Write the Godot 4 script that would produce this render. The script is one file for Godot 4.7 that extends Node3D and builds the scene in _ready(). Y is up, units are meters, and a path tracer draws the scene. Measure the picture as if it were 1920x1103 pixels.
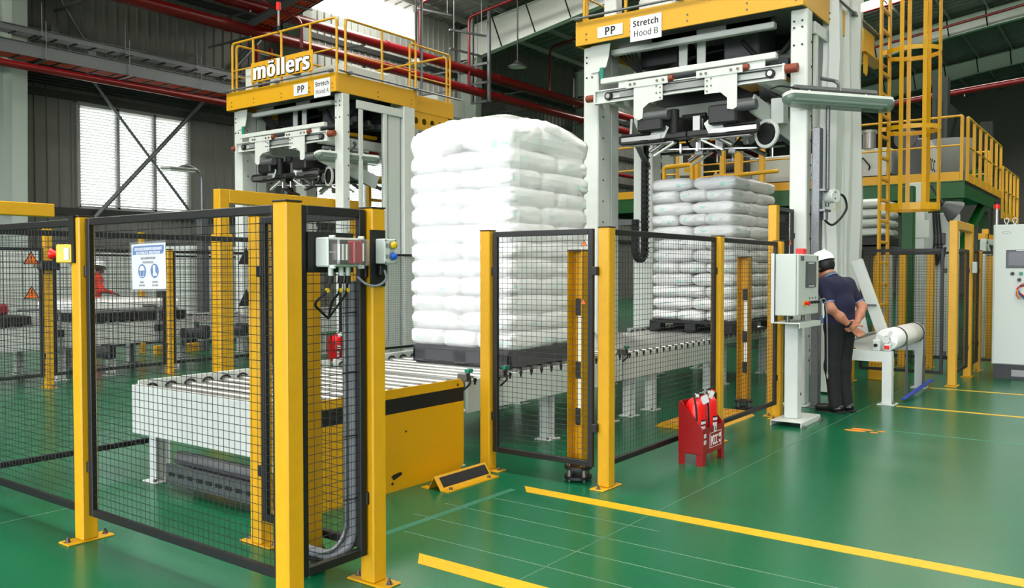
extends Node3D
# An industrial packing hall: roller conveyors, wire-mesh guards, two stretch hood machines, pallet loads.
# X runs along the conveyors, +Z towards the aisle, y up, metres.

var cur: Node3D
var org := Vector3.ZERO
var V := PackedVector3Array()
var N := PackedVector3Array()
var UV := PackedVector2Array()
var names := {}
var M := {}
var wire_cache := {}
var rng := RandomNumberGenerator.new()

# ---------- naming and committing ----------
func numbered(s: String) -> String:
	if not names.has(s):
		names[s] = 0
		return s
	names[s] += 1
	return "%s_%03d" % [s, names[s]]

func tag(o: Node, label: String, cat: String, group := "") -> void:
	o.set_meta("label", label)
	o.set_meta("category", cat)
	if group != "":
		o.set_meta("group", group)

func at(p: Vector3) -> void:
	org = p
	V.clear(); N.clear(); UV.clear()

# a thing with parts: a Node3D at its base; shapes are given in world metres
func T(called: String, label: String, cat: String, base: Vector3, group := "") -> Node3D:
	var o := Node3D.new()
	o.name = numbered(called)
	add_child(o)
	o.position = base
	tag(o, label, cat, group)
	cur = o
	at(base)
	return o

func flush(m: Material) -> ArrayMesh:
	var a := []
	a.resize(Mesh.ARRAY_MAX)
	a[Mesh.ARRAY_VERTEX] = V
	a[Mesh.ARRAY_NORMAL] = N
	a[Mesh.ARRAY_TEX_UV] = UV
	var am := ArrayMesh.new()
	am.add_surface_from_arrays(Mesh.PRIMITIVE_TRIANGLES, a)
	am.surface_set_material(0, m)
	V = PackedVector3Array(); N = PackedVector3Array(); UV = PackedVector2Array()
	return am

func part(called: String, m: Material, parent: Node = null, stuff := false) -> MeshInstance3D:
	var mi := MeshInstance3D.new()
	mi.mesh = flush(m)
	mi.name = called
	(parent if parent else cur).add_child(mi, true)
	if stuff:
		mi.set_meta("kind", "stuff")
	return mi

func inst(called: String, mesh: Mesh, xf: Transform3D, parent: Node = null) -> MeshInstance3D:
	var mi := MeshInstance3D.new()
	mi.mesh = mesh
	mi.name = called
	var pr_: Node = parent if parent else cur
	pr_.add_child(mi, true)
	mi.transform = Transform3D(xf.basis, xf.origin - org)
	return mi

# a thing that is one mesh
func solo(called: String, label: String, cat: String, m: Material, group := "") -> MeshInstance3D:
	var mi := MeshInstance3D.new()
	mi.mesh = flush(m)
	mi.name = numbered(called)
	add_child(mi)
	mi.position = org
	tag(mi, label, cat, group)
	return mi

func struct(called: String, m: Material) -> MeshInstance3D:
	var mi := MeshInstance3D.new()
	mi.mesh = flush(m)
	mi.name = called
	add_child(mi)
	mi.position = org
	mi.set_meta("kind", "structure")
	cur = mi
	return mi

func dup(o: Node3D, shift: Vector3, label: String, group := "") -> Node3D:
	var c: Node3D = o.duplicate()
	var base := String(o.name)
	if base.length() > 4 and base.substr(base.length() - 4, 1) == "_" and base.substr(base.length() - 3).is_valid_int():
		base = base.substr(0, base.length() - 4)
	c.name = numbered(base)
	add_child(c)
	c.position = o.position + shift
	c.set_meta("label", label)
	if group != "":
		c.set_meta("group", group)
	return c

# ---------- shapes ----------
func tri(a: Vector3, b: Vector3, c: Vector3, na: Vector3, nb: Vector3, nc: Vector3) -> void:
	if (b - a).cross(c - a).dot(na + nb + nc) > 0.0:
		V.append(a - org); V.append(c - org); V.append(b - org)
		N.append(na); N.append(nc); N.append(nb)
	else:
		V.append(a - org); V.append(b - org); V.append(c - org)
		N.append(na); N.append(nb); N.append(nc)
	UV.append(Vector2.ZERO); UV.append(Vector2.ZERO); UV.append(Vector2.ZERO)

func quad(a: Vector3, b: Vector3, c: Vector3, d: Vector3, n: Vector3) -> void:
	tri(a, b, c, n, n, n)
	tri(a, c, d, n, n, n)

# textured quad: top-left, top-right, bottom-right, bottom-left as the viewer sees it
func pic(a: Vector3, b: Vector3, c: Vector3, d: Vector3) -> void:
	var n := (b - a).cross(c - a).normalized() * -1.0
	for k in [a, b, c, a, c, d]:
		V.append(k - org); N.append(n)
	for k in [Vector2(0, 0), Vector2(1, 0), Vector2(1, 1), Vector2(0, 0), Vector2(1, 1), Vector2(0, 1)]:
		UV.append(k)

func bo(c: Vector3, s: Vector3, b := Basis.IDENTITY, ch := 0.0) -> void:
	var h := s * 0.5
	ch = minf(ch, minf(h.x, minf(h.y, h.z)) * 0.6)
	var ax := [b.x, b.y, b.z]
	for i in 3:
		var j := (i + 1) % 3
		var k := (i + 2) % 3
		for sg in [-1.0, 1.0]:
			var n: Vector3 = ax[i] * sg
			var o: Vector3 = c + n * h[i]
			var u: Vector3 = ax[j] * (h[j] - ch)
			var v: Vector3 = ax[k] * (h[k] - ch)
			quad(o - u - v, o + u - v, o + u + v, o - u + v, n)
	if ch <= 0.0:
		return
	for i in 3:
		var j := (i + 1) % 3
		var k := (i + 2) % 3
		for si in [-1.0, 1.0]:
			for sj in [-1.0, 1.0]:
				var n: Vector3 = (ax[i] * si + ax[j] * sj).normalized()
				var p1: Vector3 = c + ax[i] * (si * h[i]) + ax[j] * (sj * (h[j] - ch))
				var p2: Vector3 = c + ax[i] * (si * (h[i] - ch)) + ax[j] * (sj * h[j])
				var w: Vector3 = ax[k] * (h[k] - ch)
				quad(p1 - w, p1 + w, p2 + w, p2 - w, n)
	for si in [-1.0, 1.0]:
		for sj in [-1.0, 1.0]:
			for sk in [-1.0, 1.0]:
				var e := Vector3(si, sj, sk)
				var n: Vector3 = (ax[0] * si + ax[1] * sj + ax[2] * sk).normalized()
				var ps := []
				for i in 3:
					var q := c
					for j in 3:
						q += ax[j] * (e[j] * (h[j] if i == j else h[j] - ch))
					ps.append(q)
				tri(ps[0], ps[1], ps[2], n, n, n)

func bx(x0: float, x1: float, y0: float, y1: float, z0: float, z1: float, ch := 0.0) -> void:
	bo(Vector3((x0 + x1) * 0.5, (y0 + y1) * 0.5, (z0 + z1) * 0.5), Vector3(absf(x1 - x0), absf(y1 - y0), absf(z1 - z0)), Basis.IDENTITY, ch)

func frame(d: Vector3, up := Vector3.UP) -> Basis:   # z along d
	var z := d.normalized()
	if absf(z.dot(up)) > 0.99:
		up = Vector3(1, 0, 0) if absf(z.x) < 0.9 else Vector3(0, 0, 1)
	var x := up.cross(z).normalized()
	return Basis(x, z.cross(x), z)

func bar(p: Vector3, q: Vector3, w: float, h: float, ch := 0.0, up := Vector3.UP) -> void:
	bo((p + q) * 0.5, Vector3(w, h, p.distance_to(q)), frame(q - p, up), ch)

func cy(p: Vector3, q: Vector3, r: float, seg := 12, r1 := -1.0, caps := true) -> void:
	if r1 < 0.0:
		r1 = r
	var b := frame(q - p)
	var sl := (r - r1) / maxf(p.distance_to(q), 1e-5)
	for i in seg:
		var a0 := TAU * i / seg
		var a1 := TAU * (i + 1) / seg
		var d0 := b.x * cos(a0) + b.y * sin(a0)
		var d1 := b.x * cos(a1) + b.y * sin(a1)
		var n0 := (d0 + b.z * sl).normalized()
		var n1 := (d1 + b.z * sl).normalized()
		tri(p + d0 * r, p + d1 * r, q + d1 * r1, n0, n1, n1)
		tri(p + d0 * r, q + d1 * r1, q + d0 * r1, n0, n1, n0)
		if caps:
			tri(p, p + d0 * r, p + d1 * r, -b.z, -b.z, -b.z)
			tri(q, q + d0 * r1, q + d1 * r1, b.z, b.z, b.z)

# tube swept along points
func tb(pts: Array, r: float, seg := 8, caps := true) -> void:
	var n := pts.size()
	var rings := []
	var dirs := []
	var px := Vector3.ZERO
	for i in n:
		var d := Vector3.ZERO
		if i > 0:
			d += (pts[i] - pts[i - 1]).normalized()
		if i < n - 1:
			d += (pts[i + 1] - pts[i]).normalized()
		d = d.normalized()
		if i == 0:
			px = frame(d).x
		else:
			px = (px - d * px.dot(d)).normalized()
		var py := d.cross(px)
		var k := 1.0
		if i > 0 and i < n - 1:
			k = 1.0 / maxf(0.6, d.dot((pts[i + 1] - pts[i]).normalized()))
		var ring := []
		var rd := []
		for s in seg:
			var a := TAU * s / seg
			var v := px * cos(a) + py * sin(a)
			ring.append(pts[i] + v * r * k)
			rd.append(v)
		rings.append(ring)
		dirs.append(rd)
	for i in n - 1:
		for s in seg:
			var t := (s + 1) % seg
			tri(rings[i][s], rings[i][t], rings[i + 1][t], dirs[i][s], dirs[i][t], dirs[i + 1][t])
			tri(rings[i][s], rings[i + 1][t], rings[i + 1][s], dirs[i][s], dirs[i + 1][t], dirs[i + 1][s])
	if caps:
		for e in [0, n - 1]:
			var dn: Vector3 = (pts[0] - pts[1]).normalized() if e == 0 else (pts[n - 1] - pts[n - 2]).normalized()
			for s in seg:
				tri(pts[e], rings[e][s], rings[e][(s + 1) % seg], dn, dn, dn)

# round the inner corners of a polyline
func soft(pts: Array, r: float, k := 5) -> Array:
	var out := [pts[0]]
	for i in range(1, pts.size() - 1):
		var a: Vector3 = pts[i - 1] - pts[i]
		var c: Vector3 = pts[i + 1] - pts[i]
		var rr := minf(r, minf(a.length(), c.length()) * 0.49)
		var p0: Vector3 = pts[i] + a.normalized() * rr
		var p1: Vector3 = pts[i] + c.normalized() * rr
		for j in k + 1:
			var t := float(j) / k
			out.append(p0.lerp(pts[i], t).lerp(pts[i].lerp(p1, t), t))
	out.append(pts[-1])
	return out

# prism: polygon in the plane o + x*u + y*v, swept by w
func pr(poly: PackedVector2Array, o: Vector3, u: Vector3, v: Vector3, w: Vector3, smooth := false) -> void:
	var idx := Geometry2D.triangulate_polygon(poly)
	var wn := w.normalized()
	var P := []
	for p in poly:
		P.append(o + u * p.x + v * p.y)
	for i in range(0, idx.size(), 3):
		tri(P[idx[i]], P[idx[i + 1]], P[idx[i + 2]], -wn, -wn, -wn)
		tri(P[idx[i]] + w, P[idx[i + 1]] + w, P[idx[i + 2]] + w, wn, wn, wn)
	var ccw := not Geometry2D.is_polygon_clockwise(poly)
	var n := poly.size()
	var en := []
	for i in n:
		var e: Vector2 = poly[(i + 1) % n] - poly[i]
		var nn := Vector2(e.y, -e.x) if ccw else Vector2(-e.y, e.x)
		en.append((u * nn.x + v * nn.y).normalized())
	for i in n:
		var j := (i + 1) % n
		var n0: Vector3 = (en[i] + en[(i + n - 1) % n]).normalized() if smooth else en[i]
		var n1: Vector3 = (en[i] + en[j]).normalized() if smooth else en[i]
		tri(P[i], P[j], P[j] + w, n0, n1, n1)
		tri(P[i], P[j] + w, P[i] + w, n0, n1, n0)

# lathe: profile of (radius, height) round the axis d through o
func la(prof: Array, o: Vector3, d: Vector3, seg := 20) -> void:
	var b := frame(d)
	var n := prof.size()
	var sn := []
	for i in n - 1:
		var e: Vector2 = prof[i + 1] - prof[i]
		sn.append(Vector2(e.y, -e.x).normalized())
	for i in n - 1:
		var na: Vector2 = sn[i]
		var nb: Vector2 = sn[i]
		if i > 0 and sn[i].dot(sn[i - 1]) > 0.55:
			na = (sn[i] + sn[i - 1]).normalized()
		if i < n - 2 and sn[i].dot(sn[i + 1]) > 0.55:
			nb = (sn[i] + sn[i + 1]).normalized()
		for s in seg:
			var a0 := TAU * s / seg
			var a1 := TAU * (s + 1) / seg
			var d0 := b.x * cos(a0) + b.y * sin(a0)
			var d1 := b.x * cos(a1) + b.y * sin(a1)
			var p00: Vector3 = o + d0 * prof[i].x + b.z * prof[i].y
			var p01: Vector3 = o + d1 * prof[i].x + b.z * prof[i].y
			var p10: Vector3 = o + d0 * prof[i + 1].x + b.z * prof[i + 1].y
			var p11: Vector3 = o + d1 * prof[i + 1].x + b.z * prof[i + 1].y
			var a_0 := d0 * na.x + b.z * na.y
			var a_1 := d1 * na.x + b.z * na.y
			var b_0 := d0 * nb.x + b.z * nb.y
			var b_1 := d1 * nb.x + b.z * nb.y
			if prof[i].x > 1e-5:
				tri(p00, p01, p11, a_0, a_1, b_1)
			if prof[i + 1].x > 1e-5:
				tri(p00, p11, p10, a_0, b_1, b_0)

func ball(c: Vector3, r: Vector3, su := 12, sv := 8, b := Basis.IDENTITY) -> void:
	for i in sv:
		for j in su:
			var q := []
			for k in [[i, j], [i, j + 1], [i + 1, j + 1], [i + 1, j]]:
				var th: float = PI * k[0] / sv
				var ph: float = TAU * k[1] / su
				q.append(Vector3(sin(th) * cos(ph), cos(th), sin(th) * sin(ph)))
			var nn := []
			var pp := []
			for k in q:
				nn.append((b * (k / r)).normalized())
				pp.append(c + b * (k * r))
			if i > 0:
				tri(pp[0], pp[1], pp[2], nn[0], nn[1], nn[2])
			if i < sv - 1:
				tri(pp[0], pp[2], pp[3], nn[0], nn[2], nn[3])

# raised lettering as a sub-part; n is the direction the sign faces
func words(s: String, m: Material, p: Vector3, right: Vector3, height: float, parent: Node, weight := 400, depth := 0.002, upv := Vector3.UP, squeeze := 1.0, face := "Droid Sans") -> MeshInstance3D:
	var t := TextMesh.new()
	var f := SystemFont.new()
	f.font_names = PackedStringArray([face])
	f.font_weight = weight
	t.font = f
	t.text = s
	t.font_size = 64
	t.pixel_size = height / 46.0
	t.depth = depth
	t.curve_step = 2.0
	t.material = m
	var mi := MeshInstance3D.new()
	mi.mesh = t
	mi.name = "lettering"
	parent.add_child(mi, true)
	mi.transform = Transform3D(Basis(right * squeeze, upv, right.cross(upv)), p + upv * height * 0.36 - org)
	return mi

# ---------- materials ----------
func mat(called: String, c: Color, rough := 0.5, metal := 0.0) -> StandardMaterial3D:
	var m := StandardMaterial3D.new()
	m.resource_name = called
	m.albedo_color = c
	m.roughness = rough
	m.metallic = metal
	M[called] = m
	return m

var soft_cache := {}

# smooth grey noise kept as floats, mirrored so that it tiles
func soft_noise(freq: float, sd: int, lo: float, hi: float, size := 256) -> ImageTexture:
	var key := "%s %s %s %s" % [freq, sd, lo, hi]
	if soft_cache.has(key):
		return soft_cache[key]
	var f := FastNoiseLite.new()
	f.noise_type = FastNoiseLite.TYPE_SIMPLEX_SMOOTH
	f.seed = sd
	f.frequency = freq
	f.fractal_octaves = 4
	var im := Image.create(size, size, false, Image.FORMAT_RGBF)
	for i in size:
		for j in size:
			var x := i if i < size / 2 else size - 1 - i
			var y := j if j < size / 2 else size - 1 - j
			var v := lerpf(lo, hi, f.get_noise_2d(x, y) * 0.5 + 0.5)
			im.set_pixel(i, j, Color(v, v, v))
	var t := ImageTexture.create_from_image(im)
	soft_cache[key] = t
	return t

func mottle(m: StandardMaterial3D, amount: float, freq: float, scale: float, seed_: int) -> void:
	m.albedo_texture = soft_noise(freq * 2.0, seed_, 1.0 - amount * 2.0, 1.0)
	m.uv1_triplanar = true
	m.uv1_world_triplanar = true
	m.uv1_scale = Vector3.ONE * scale

func relief(m: StandardMaterial3D, freq: float, scale: float, strength: float, seed_: int) -> void:
	var f := FastNoiseLite.new()
	f.seed = seed_
	f.frequency = freq
	var t := NoiseTexture2D.new()
	t.noise = f
	t.seamless = true
	t.as_normal_map = true
	t.bump_strength = strength
	t.width = 256
	t.height = 256
	m.normal_enabled = true
	m.normal_texture = t
	m.normal_scale = 0.4
	m.uv1_triplanar = true
	m.uv1_world_triplanar = true
	m.uv1_scale = Vector3.ONE * scale

func make_materials() -> void:
	var y := mat("yellow paint", Color(0.79, 0.585, 0.005), 0.45)
	mottle(y, 0.07, 0.02, 0.7, 3)
	mat("machine yellow", Color(0.79, 0.58, 0.004), 0.42)
	mat("black frame", Color(0.028, 0.028, 0.030), 0.5)
	mat("black wire", Color(0.025, 0.025, 0.027), 0.55)
	mat("black plastic", Color(0.05, 0.05, 0.055), 0.5)
	mat("dark rubber", Color(0.035, 0.035, 0.04), 0.7)
	mat("dark machine", Color(0.13, 0.13, 0.135), 0.45, 0.3)
	mat("motor grey", Color(0.28, 0.29, 0.30), 0.5)
	var w := mat("machine white", Color(0.77, 0.785, 0.765), 0.42)
	mottle(w, 0.05, 0.015, 0.6, 5)
	mat("panel grey", Color(0.72, 0.745, 0.72), 0.45)
	mat("panel dark", Color(0.52, 0.53, 0.52), 0.5)
	mat("steel", Color(0.62, 0.62, 0.61), 0.32, 0.9)
	var g := mat("galvanised", Color(0.50, 0.51, 0.52), 0.42, 0.7)
	mottle(g, 0.25, 0.05, 1.5, 9)
	mat("roller steel", Color(0.66, 0.66, 0.65), 0.34, 0.8)
	mat("bolt", Color(0.42, 0.40, 0.38), 0.4, 0.8)
	mat("orange rubber", Color(0.48, 0.20, 0.10), 0.6)
	mat("red paint", Color(0.52, 0.015, 0.03), 0.3)
	mat("pipe red", Color(0.43, 0.012, 0.04), 0.3)
	mat("bright red", Color(0.85, 0.04, 0.03), 0.35)
	mat("white plain", Color(0.88, 0.88, 0.87), 0.5)
	mat("paper", Color(0.80, 0.80, 0.81), 0.4)
	mat("ink", Color(0.02, 0.02, 0.025), 0.6)
	mat("grey ink", Color(0.45, 0.45, 0.47), 0.6)
	mat("sign blue", Color(0.0, 0.32, 0.58), 0.45)
	mat("hazard orange", Color(0.92, 0.42, 0.05), 0.45)
	mat("teal", Color(0.0, 0.45, 0.36), 0.4)
	mat("button yellow", Color(0.78, 0.65, 0.07), 0.4)
	mat("button blue", Color(0.02, 0.30, 0.72), 0.3)
	mat("green beam", Color(0.012, 0.30, 0.09), 0.4)
	mat("dark green", Color(0.01, 0.10, 0.05), 0.5)
	mat("strap blue", Color(0.08, 0.22, 0.62), 0.6)
	mat("screen", Color(0.12, 0.13, 0.145), 0.25)
	mat("orange cable", Color(0.75, 0.22, 0.05), 0.5)
	mat("cable grey", Color(0.45, 0.46, 0.48), 0.5)
	mat("chain red", Color(0.85, 0.18, 0.06), 0.5)
	var tape := mat("floor tape yellow", Color(0.84, 0.65, 0.0), 0.5)
	mottle(tape, 0.10, 0.03, 1.3, 15)
	mat("tape orange", Color(0.80, 0.48, 0.03), 0.5)
	mat("joint", Color(0.34, 0.42, 0.36), 0.6)
	mat("scuff", Color(0.16, 0.42, 0.33), 0.5)
	var fl := mat("floor epoxy", Color(0.022, 0.36, 0.225), 0.22)
	fl.albedo_texture = soft_noise(0.03, 21, 0.86, 1.06)
	fl.uv1_triplanar = true
	fl.uv1_world_triplanar = true
	fl.uv1_scale = Vector3.ONE * 0.13
	fl.roughness = 0.26
	fl.metallic_specular = 0.4
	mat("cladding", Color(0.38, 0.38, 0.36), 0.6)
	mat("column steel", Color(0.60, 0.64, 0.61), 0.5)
	mat("cladding light", Color(0.62, 0.63, 0.61), 0.5)  # pale walls; on part of the left wall it stands for skylight
	mat("girt", Color(0.12, 0.12, 0.115), 0.6)
	mat("frame steel", Color(0.84, 0.86, 0.84), 0.5)
	mat("roof sheet", Color(0.52, 0.52, 0.51), 0.4, 0.3)
	mat("purlin", Color(0.62, 0.62, 0.60), 0.5)
	var lv := mat("louvre", Color(0.88, 0.88, 0.86), 0.5)
	lv.backlight_enabled = true
	lv.backlight = Color(0.6, 0.6, 0.58)
	var sk := mat("skylight sheet", Color(0.9, 0.9, 0.9), 0.6)
	sk.emission_enabled = true
	sk.emission = Color(1.0, 0.99, 0.95)
	sk.emission_energy_multiplier = 5.0
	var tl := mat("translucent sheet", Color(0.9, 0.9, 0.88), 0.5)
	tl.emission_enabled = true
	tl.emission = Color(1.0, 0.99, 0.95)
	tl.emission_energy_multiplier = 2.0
	var film := mat("stretch film", Color(0.97, 0.97, 0.97, 0.30), 0.3)
	film.transparency = BaseMaterial3D.TRANSPARENCY_ALPHA
	var skirt := mat("film skirt", Color(0.9, 0.9, 0.92, 0.07), 0.26)
	skirt.transparency = BaseMaterial3D.TRANSPARENCY_ALPHA
	var web := mat("film web", Color(0.80, 0.81, 0.80, 0.90), 0.28)
	web.transparency = BaseMaterial3D.TRANSPARENCY_ALPHA
	var clear := mat("clear cover", Color(0.95, 0.96, 0.97, 0.06), 0.1)
	clear.transparency = BaseMaterial3D.TRANSPARENCY_ALPHA
	var lens := mat("lamp lens", Color(0.42, 0.50, 0.46, 0.55), 0.2)
	lens.transparency = BaseMaterial3D.TRANSPARENCY_ALPHA
	mat("tube white", Color(0.85, 0.87, 0.85), 0.3)
	mat("skin", Color(0.66, 0.43, 0.33), 0.55)
	mat("skin dark", Color(0.40, 0.26, 0.19), 0.55)
	mat("navy cloth", Color(0.035, 0.042, 0.18), 0.85)
	mat("black cloth", Color(0.022, 0.022, 0.026), 0.85)
	mat("orange cloth", Color(0.90, 0.19, 0.03), 0.8)
	mat("hair", Color(0.018, 0.016, 0.016), 0.6)
	mat("helmet white", Color(0.9, 0.9, 0.89), 0.25)
	mat("shoe", Color(0.02, 0.02, 0.022), 0.35)
	mat("light blue", Color(0.35, 0.50, 0.70), 0.7)
	mat("pallet grey", Color(0.10, 0.105, 0.12), 0.5)

func _ready() -> void:
	rng.seed = 7
	# camera
	var cam := Camera3D.new()
	cam.name = "camera"
	add_child(cam)
	var th := deg_to_rad(36.55)
	var ph := deg_to_rad(1.60)
	var f0 := Vector3(cos(th), 0, -sin(th))
	var fw := f0 * cos(ph) + Vector3.DOWN * sin(ph)
	cam.look_at_from_position(Vector3(0, 1.5, 0), Vector3(0, 1.5, 0) + fw, Vector3.UP)
	cam.fov = rad_to_deg(2.0 * atan(551.5 / 1592.0))
	cam.near = 0.05
	cam.far = 300.0
	cam.current = true
	# sky, daylight through roof lights and the opened back end of the hall
	var we := WorldEnvironment.new()
	we.name = "environment"
	var env := Environment.new()
	env.background_mode = Environment.BG_SKY
	var sky := Sky.new()
	var sm := ProceduralSkyMaterial.new()
	sm.sky_top_color = Color(0.86, 0.90, 0.96)
	sm.sky_horizon_color = Color(0.97, 0.98, 1.0)
	sm.ground_bottom_color = Color(0.42, 0.42, 0.40)
	sm.ground_horizon_color = Color(0.6, 0.6, 0.58)
	sm.sky_energy_multiplier = 1.0
	sky.sky_material = sm
	env.sky = sky
	env.background_energy_multiplier = 6.5
	env.tonemap_mode = Environment.TONE_MAPPER_LINEAR
	env.tonemap_exposure = EXPOSURE
	env.sdfgi_enabled = true
	env.ssao_enabled = true
	env.ssil_enabled = true
	we.environment = env
	add_child(we)
	make_materials()
	skylights()
	shell()
	floor_marks()
	fences()
	conveyors()
	loads()
	machines()
	near_details()
	right_side()
	left_line()
	overhead()
	people()

const EXPOSURE := 1.85
const SKY_X := [3.1, 20.5, 37.9, -12.0]   # bays with a strip of translucent roof sheets

func roof_y(z: float) -> float:      # underside of the roof sheets
	return 11.15 + 0.135 * (z + 22.0)

func skylights() -> void:
	for x in SKY_X:
		for r in [[-21.0, -13.5], [-11.0, -3.5], [-1.0, 6.5], [9.0, 16.5]]:
			var zc: float = (r[0] + r[1]) * 0.5
			var ln: float = (r[1] - r[0])
			var sl := atan(0.135)
			var L := AreaLight3D.new()
			L.name = "daylight"
			add_child(L, true)
			L.area_size = Vector2(2.4, ln)
			L.light_color = Color(1.0, 0.99, 0.95)
			L.light_energy = 2.2
			L.area_normalize_energy = false
			L.shadow_enabled = true
			L.area_range = 80.0
			L.area_attenuation = 2.0
			# faces down, long side along the slope
			var zv := Vector3(0, sin(sl), cos(sl))
			L.transform = Transform3D(Basis(Vector3(1, 0, 0), -zv, Vector3(1, 0, 0).cross(-zv)), Vector3(x, roof_y(zc) - 0.12, zc))

# ---------- the hall ----------
const X0 := -14.0
const X1 := 62.0
const ZW := -22.0
const ZF := 18.0
const WINDOWS := [[10.95, 14.10, 3.12, 5.78], [18.7, 22.2, 3.12, 5.40]]

func cladding_sheet(y0: float, y1: float, w := 0.9) -> ArrayMesh:
	# three trapezoidal ribs standing towards the room (+z)
	at(Vector3.ZERO)
	var prof := [Vector2(0, 0)]
	for i in 3:
		var c := w * (i + 0.5) / 3.0
		prof.append_array([Vector2(c - 0.035, 0), Vector2(c - 0.020, 0.045), Vector2(c + 0.020, 0.045), Vector2(c + 0.035, 0)])
	prof.append(Vector2(w, 0))
	prof.append(Vector2(w, -0.012))
	prof.append(Vector2(0, -0.012))
	pr(PackedVector2Array(prof), Vector3(0, y0, 0), Vector3(1, 0, 0), Vector3(0, 0, 1), Vector3(0, y1 - y0, 0))
	return flush(M["cladding"])

func shell() -> void:
	at(Vector3.ZERO)
	bx(X0, X1, -0.25, 0.0, ZW, ZF)
	var fl := struct("floor", M["floor epoxy"])
	# left wall with two louvred window openings
	at(Vector3.ZERO)
	var lo := ZW - 0.2
	bx(X0, X1, 0, 3.12, lo, ZW - 0.05)
	bx(X0, X1, 5.78, 11.3, lo, ZW - 0.05)
	bx(X0, 10.95, 3.12, 5.78, lo, ZW - 0.05)
	bx(14.10, 18.7, 3.12, 5.78, lo, ZW - 0.05)
	bx(18.7, 22.2, 5.40, 5.78, lo, ZW - 0.05)
	bx(22.2, X1, 3.12, 5.78, lo, ZW - 0.05)
	var wl := struct("wall_left", M["cladding"])
	var low := cladding_sheet(0, 3.12)
	var mid := cladding_sheet(3.12, 5.78)
	var high := cladding_sheet(5.78, 11.2)
	var high_lit_tint := cladding_sheet(5.78, 10.1)
	high_lit_tint.surface_set_material(0, M["cladding light"])
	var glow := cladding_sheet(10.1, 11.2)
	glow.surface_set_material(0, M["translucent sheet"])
	var top_lit_tint := cladding_sheet(10.1, 11.2)
	top_lit_tint.surface_set_material(0, M["cladding light"])
	var mid_lit_tint := cladding_sheet(3.12, 5.78)
	mid_lit_tint.surface_set_material(0, M["cladding light"])
	at(Vector3.ZERO)
	var x := 0.15
	while x < X1 - 1.0:
		inst("cladding_sheet", low, Transform3D(Basis.IDENTITY, Vector3(x, 0, ZW)), wl)
		var pale := x > 17.5 and x < 25.4  # same cladding as its neighbours, skylight on it painted in as a paler tint
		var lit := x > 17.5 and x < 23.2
		inst("cladding_sheet", high_lit_tint if pale else high, Transform3D(Basis.IDENTITY, Vector3(x, 0, ZW)), wl)
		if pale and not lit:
			inst("cladding_sheet", top_lit_tint, Transform3D(Basis.IDENTITY, Vector3(x, 0, ZW)), wl)
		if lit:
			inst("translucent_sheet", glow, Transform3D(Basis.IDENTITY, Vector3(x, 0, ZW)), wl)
		var free := true
		for w in WINDOWS:
			if x + 0.9 > w[0] + 0.02 and x < w[1] - 0.02:
				free = false
		if free:
			inst("cladding_sheet", mid_lit_tint if pale else mid, Transform3D(Basis.IDENTITY, Vector3(x, 0, ZW)), wl)
		x += 0.9
	# narrow strips of cladding beside the windows
	at(Vector3.ZERO)
	for g in [[10.05, 10.95], [14.1, 14.55], [18.15, 18.7], [22.2, 22.65]]:
		bx(g[0], g[1], 3.12, 5.78, ZW - 0.02, ZW + 0.001)
	bx(18.7, 22.2, 5.40, 5.78, ZW - 0.02, ZW + 0.001)
	part("cladding_strip", M["cladding"], wl)
	for g in [3.0, 5.92, 7.35, 9.2]:
		bx(X0, X1, g - 0.09, g + 0.09, ZW + 0.035, ZW + 0.11)
		part("girt", M["girt"], wl)
	# dark ventilation slats between the pipes
	for k in 12:
		var yv := 6.12 + k * 0.072
		bo(Vector3(12.9, yv, ZW + 0.12), Vector3(8.1, 0.012, 0.07), Basis(Vector3(1, 0, 0), 0.7))
		part("vent_slat", M["girt"], wl)
	for i in WINDOWS.size():
		window(i + 1, WINDOWS[i])
	# the other walls; the unseen back one is opened to let daylight in
	at(Vector3.ZERO)
	bx(X0 - 0.2, X0, 0, 18, ZW, -14)
	bx(X0 - 0.2, X0, 7.5, 18, -14, 14)
	bx(X0 - 0.2, X0, 0, 18, 14, ZF)
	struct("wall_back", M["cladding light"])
	at(Vector3.ZERO)
	bx(X1, X1 + 0.2, 0, 18, ZW, ZF)
	struct("wall_far", M["cladding"])
	at(Vector3.ZERO)
	bx(X0, X1, 0, 17, ZF, ZF + 0.2)
	struct("wall_right", M["cladding light"])
	roof()

func window(n: int, w: Array) -> void:
	at(Vector3(w[0], w[2], ZW))
	var xs := [w[0], w[0] + (w[1] - w[0]) / 3.0, w[0] + (w[1] - w[0]) * 2.0 / 3.0, w[1]]
	for v in 4:
		bx(xs[v] - 0.04, xs[v] + 0.04, w[2], w[3], ZW - 0.1, ZW + 0.06)
	bx(w[0], w[1], w[2] - 0.05, w[2] + 0.05, ZW - 0.1, ZW + 0.06)
	bx(w[0], w[1], w[3] - 0.05, w[3] + 0.05, ZW - 0.1, ZW + 0.06)
	var f := struct("window_%d" % n, M["panel dark"])
	at(Vector3.ZERO)
	bo(Vector3.ZERO, Vector3(xs[1] - xs[0] - 0.08, 0.006, 0.075), Basis(Vector3(1, 0, 0), -0.75))
	var sl := flush(M["louvre"])
	org = Vector3(w[0], w[2], ZW)
	for p in 3:
		var y: float = w[2] + 0.09
		while y < w[3] - 0.06:
			inst("louvre_slat", sl, Transform3D(Basis.IDENTITY, Vector3((xs[p] + xs[p + 1]) * 0.5, y, ZW - 0.02)), f)
			y += 0.075

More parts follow.
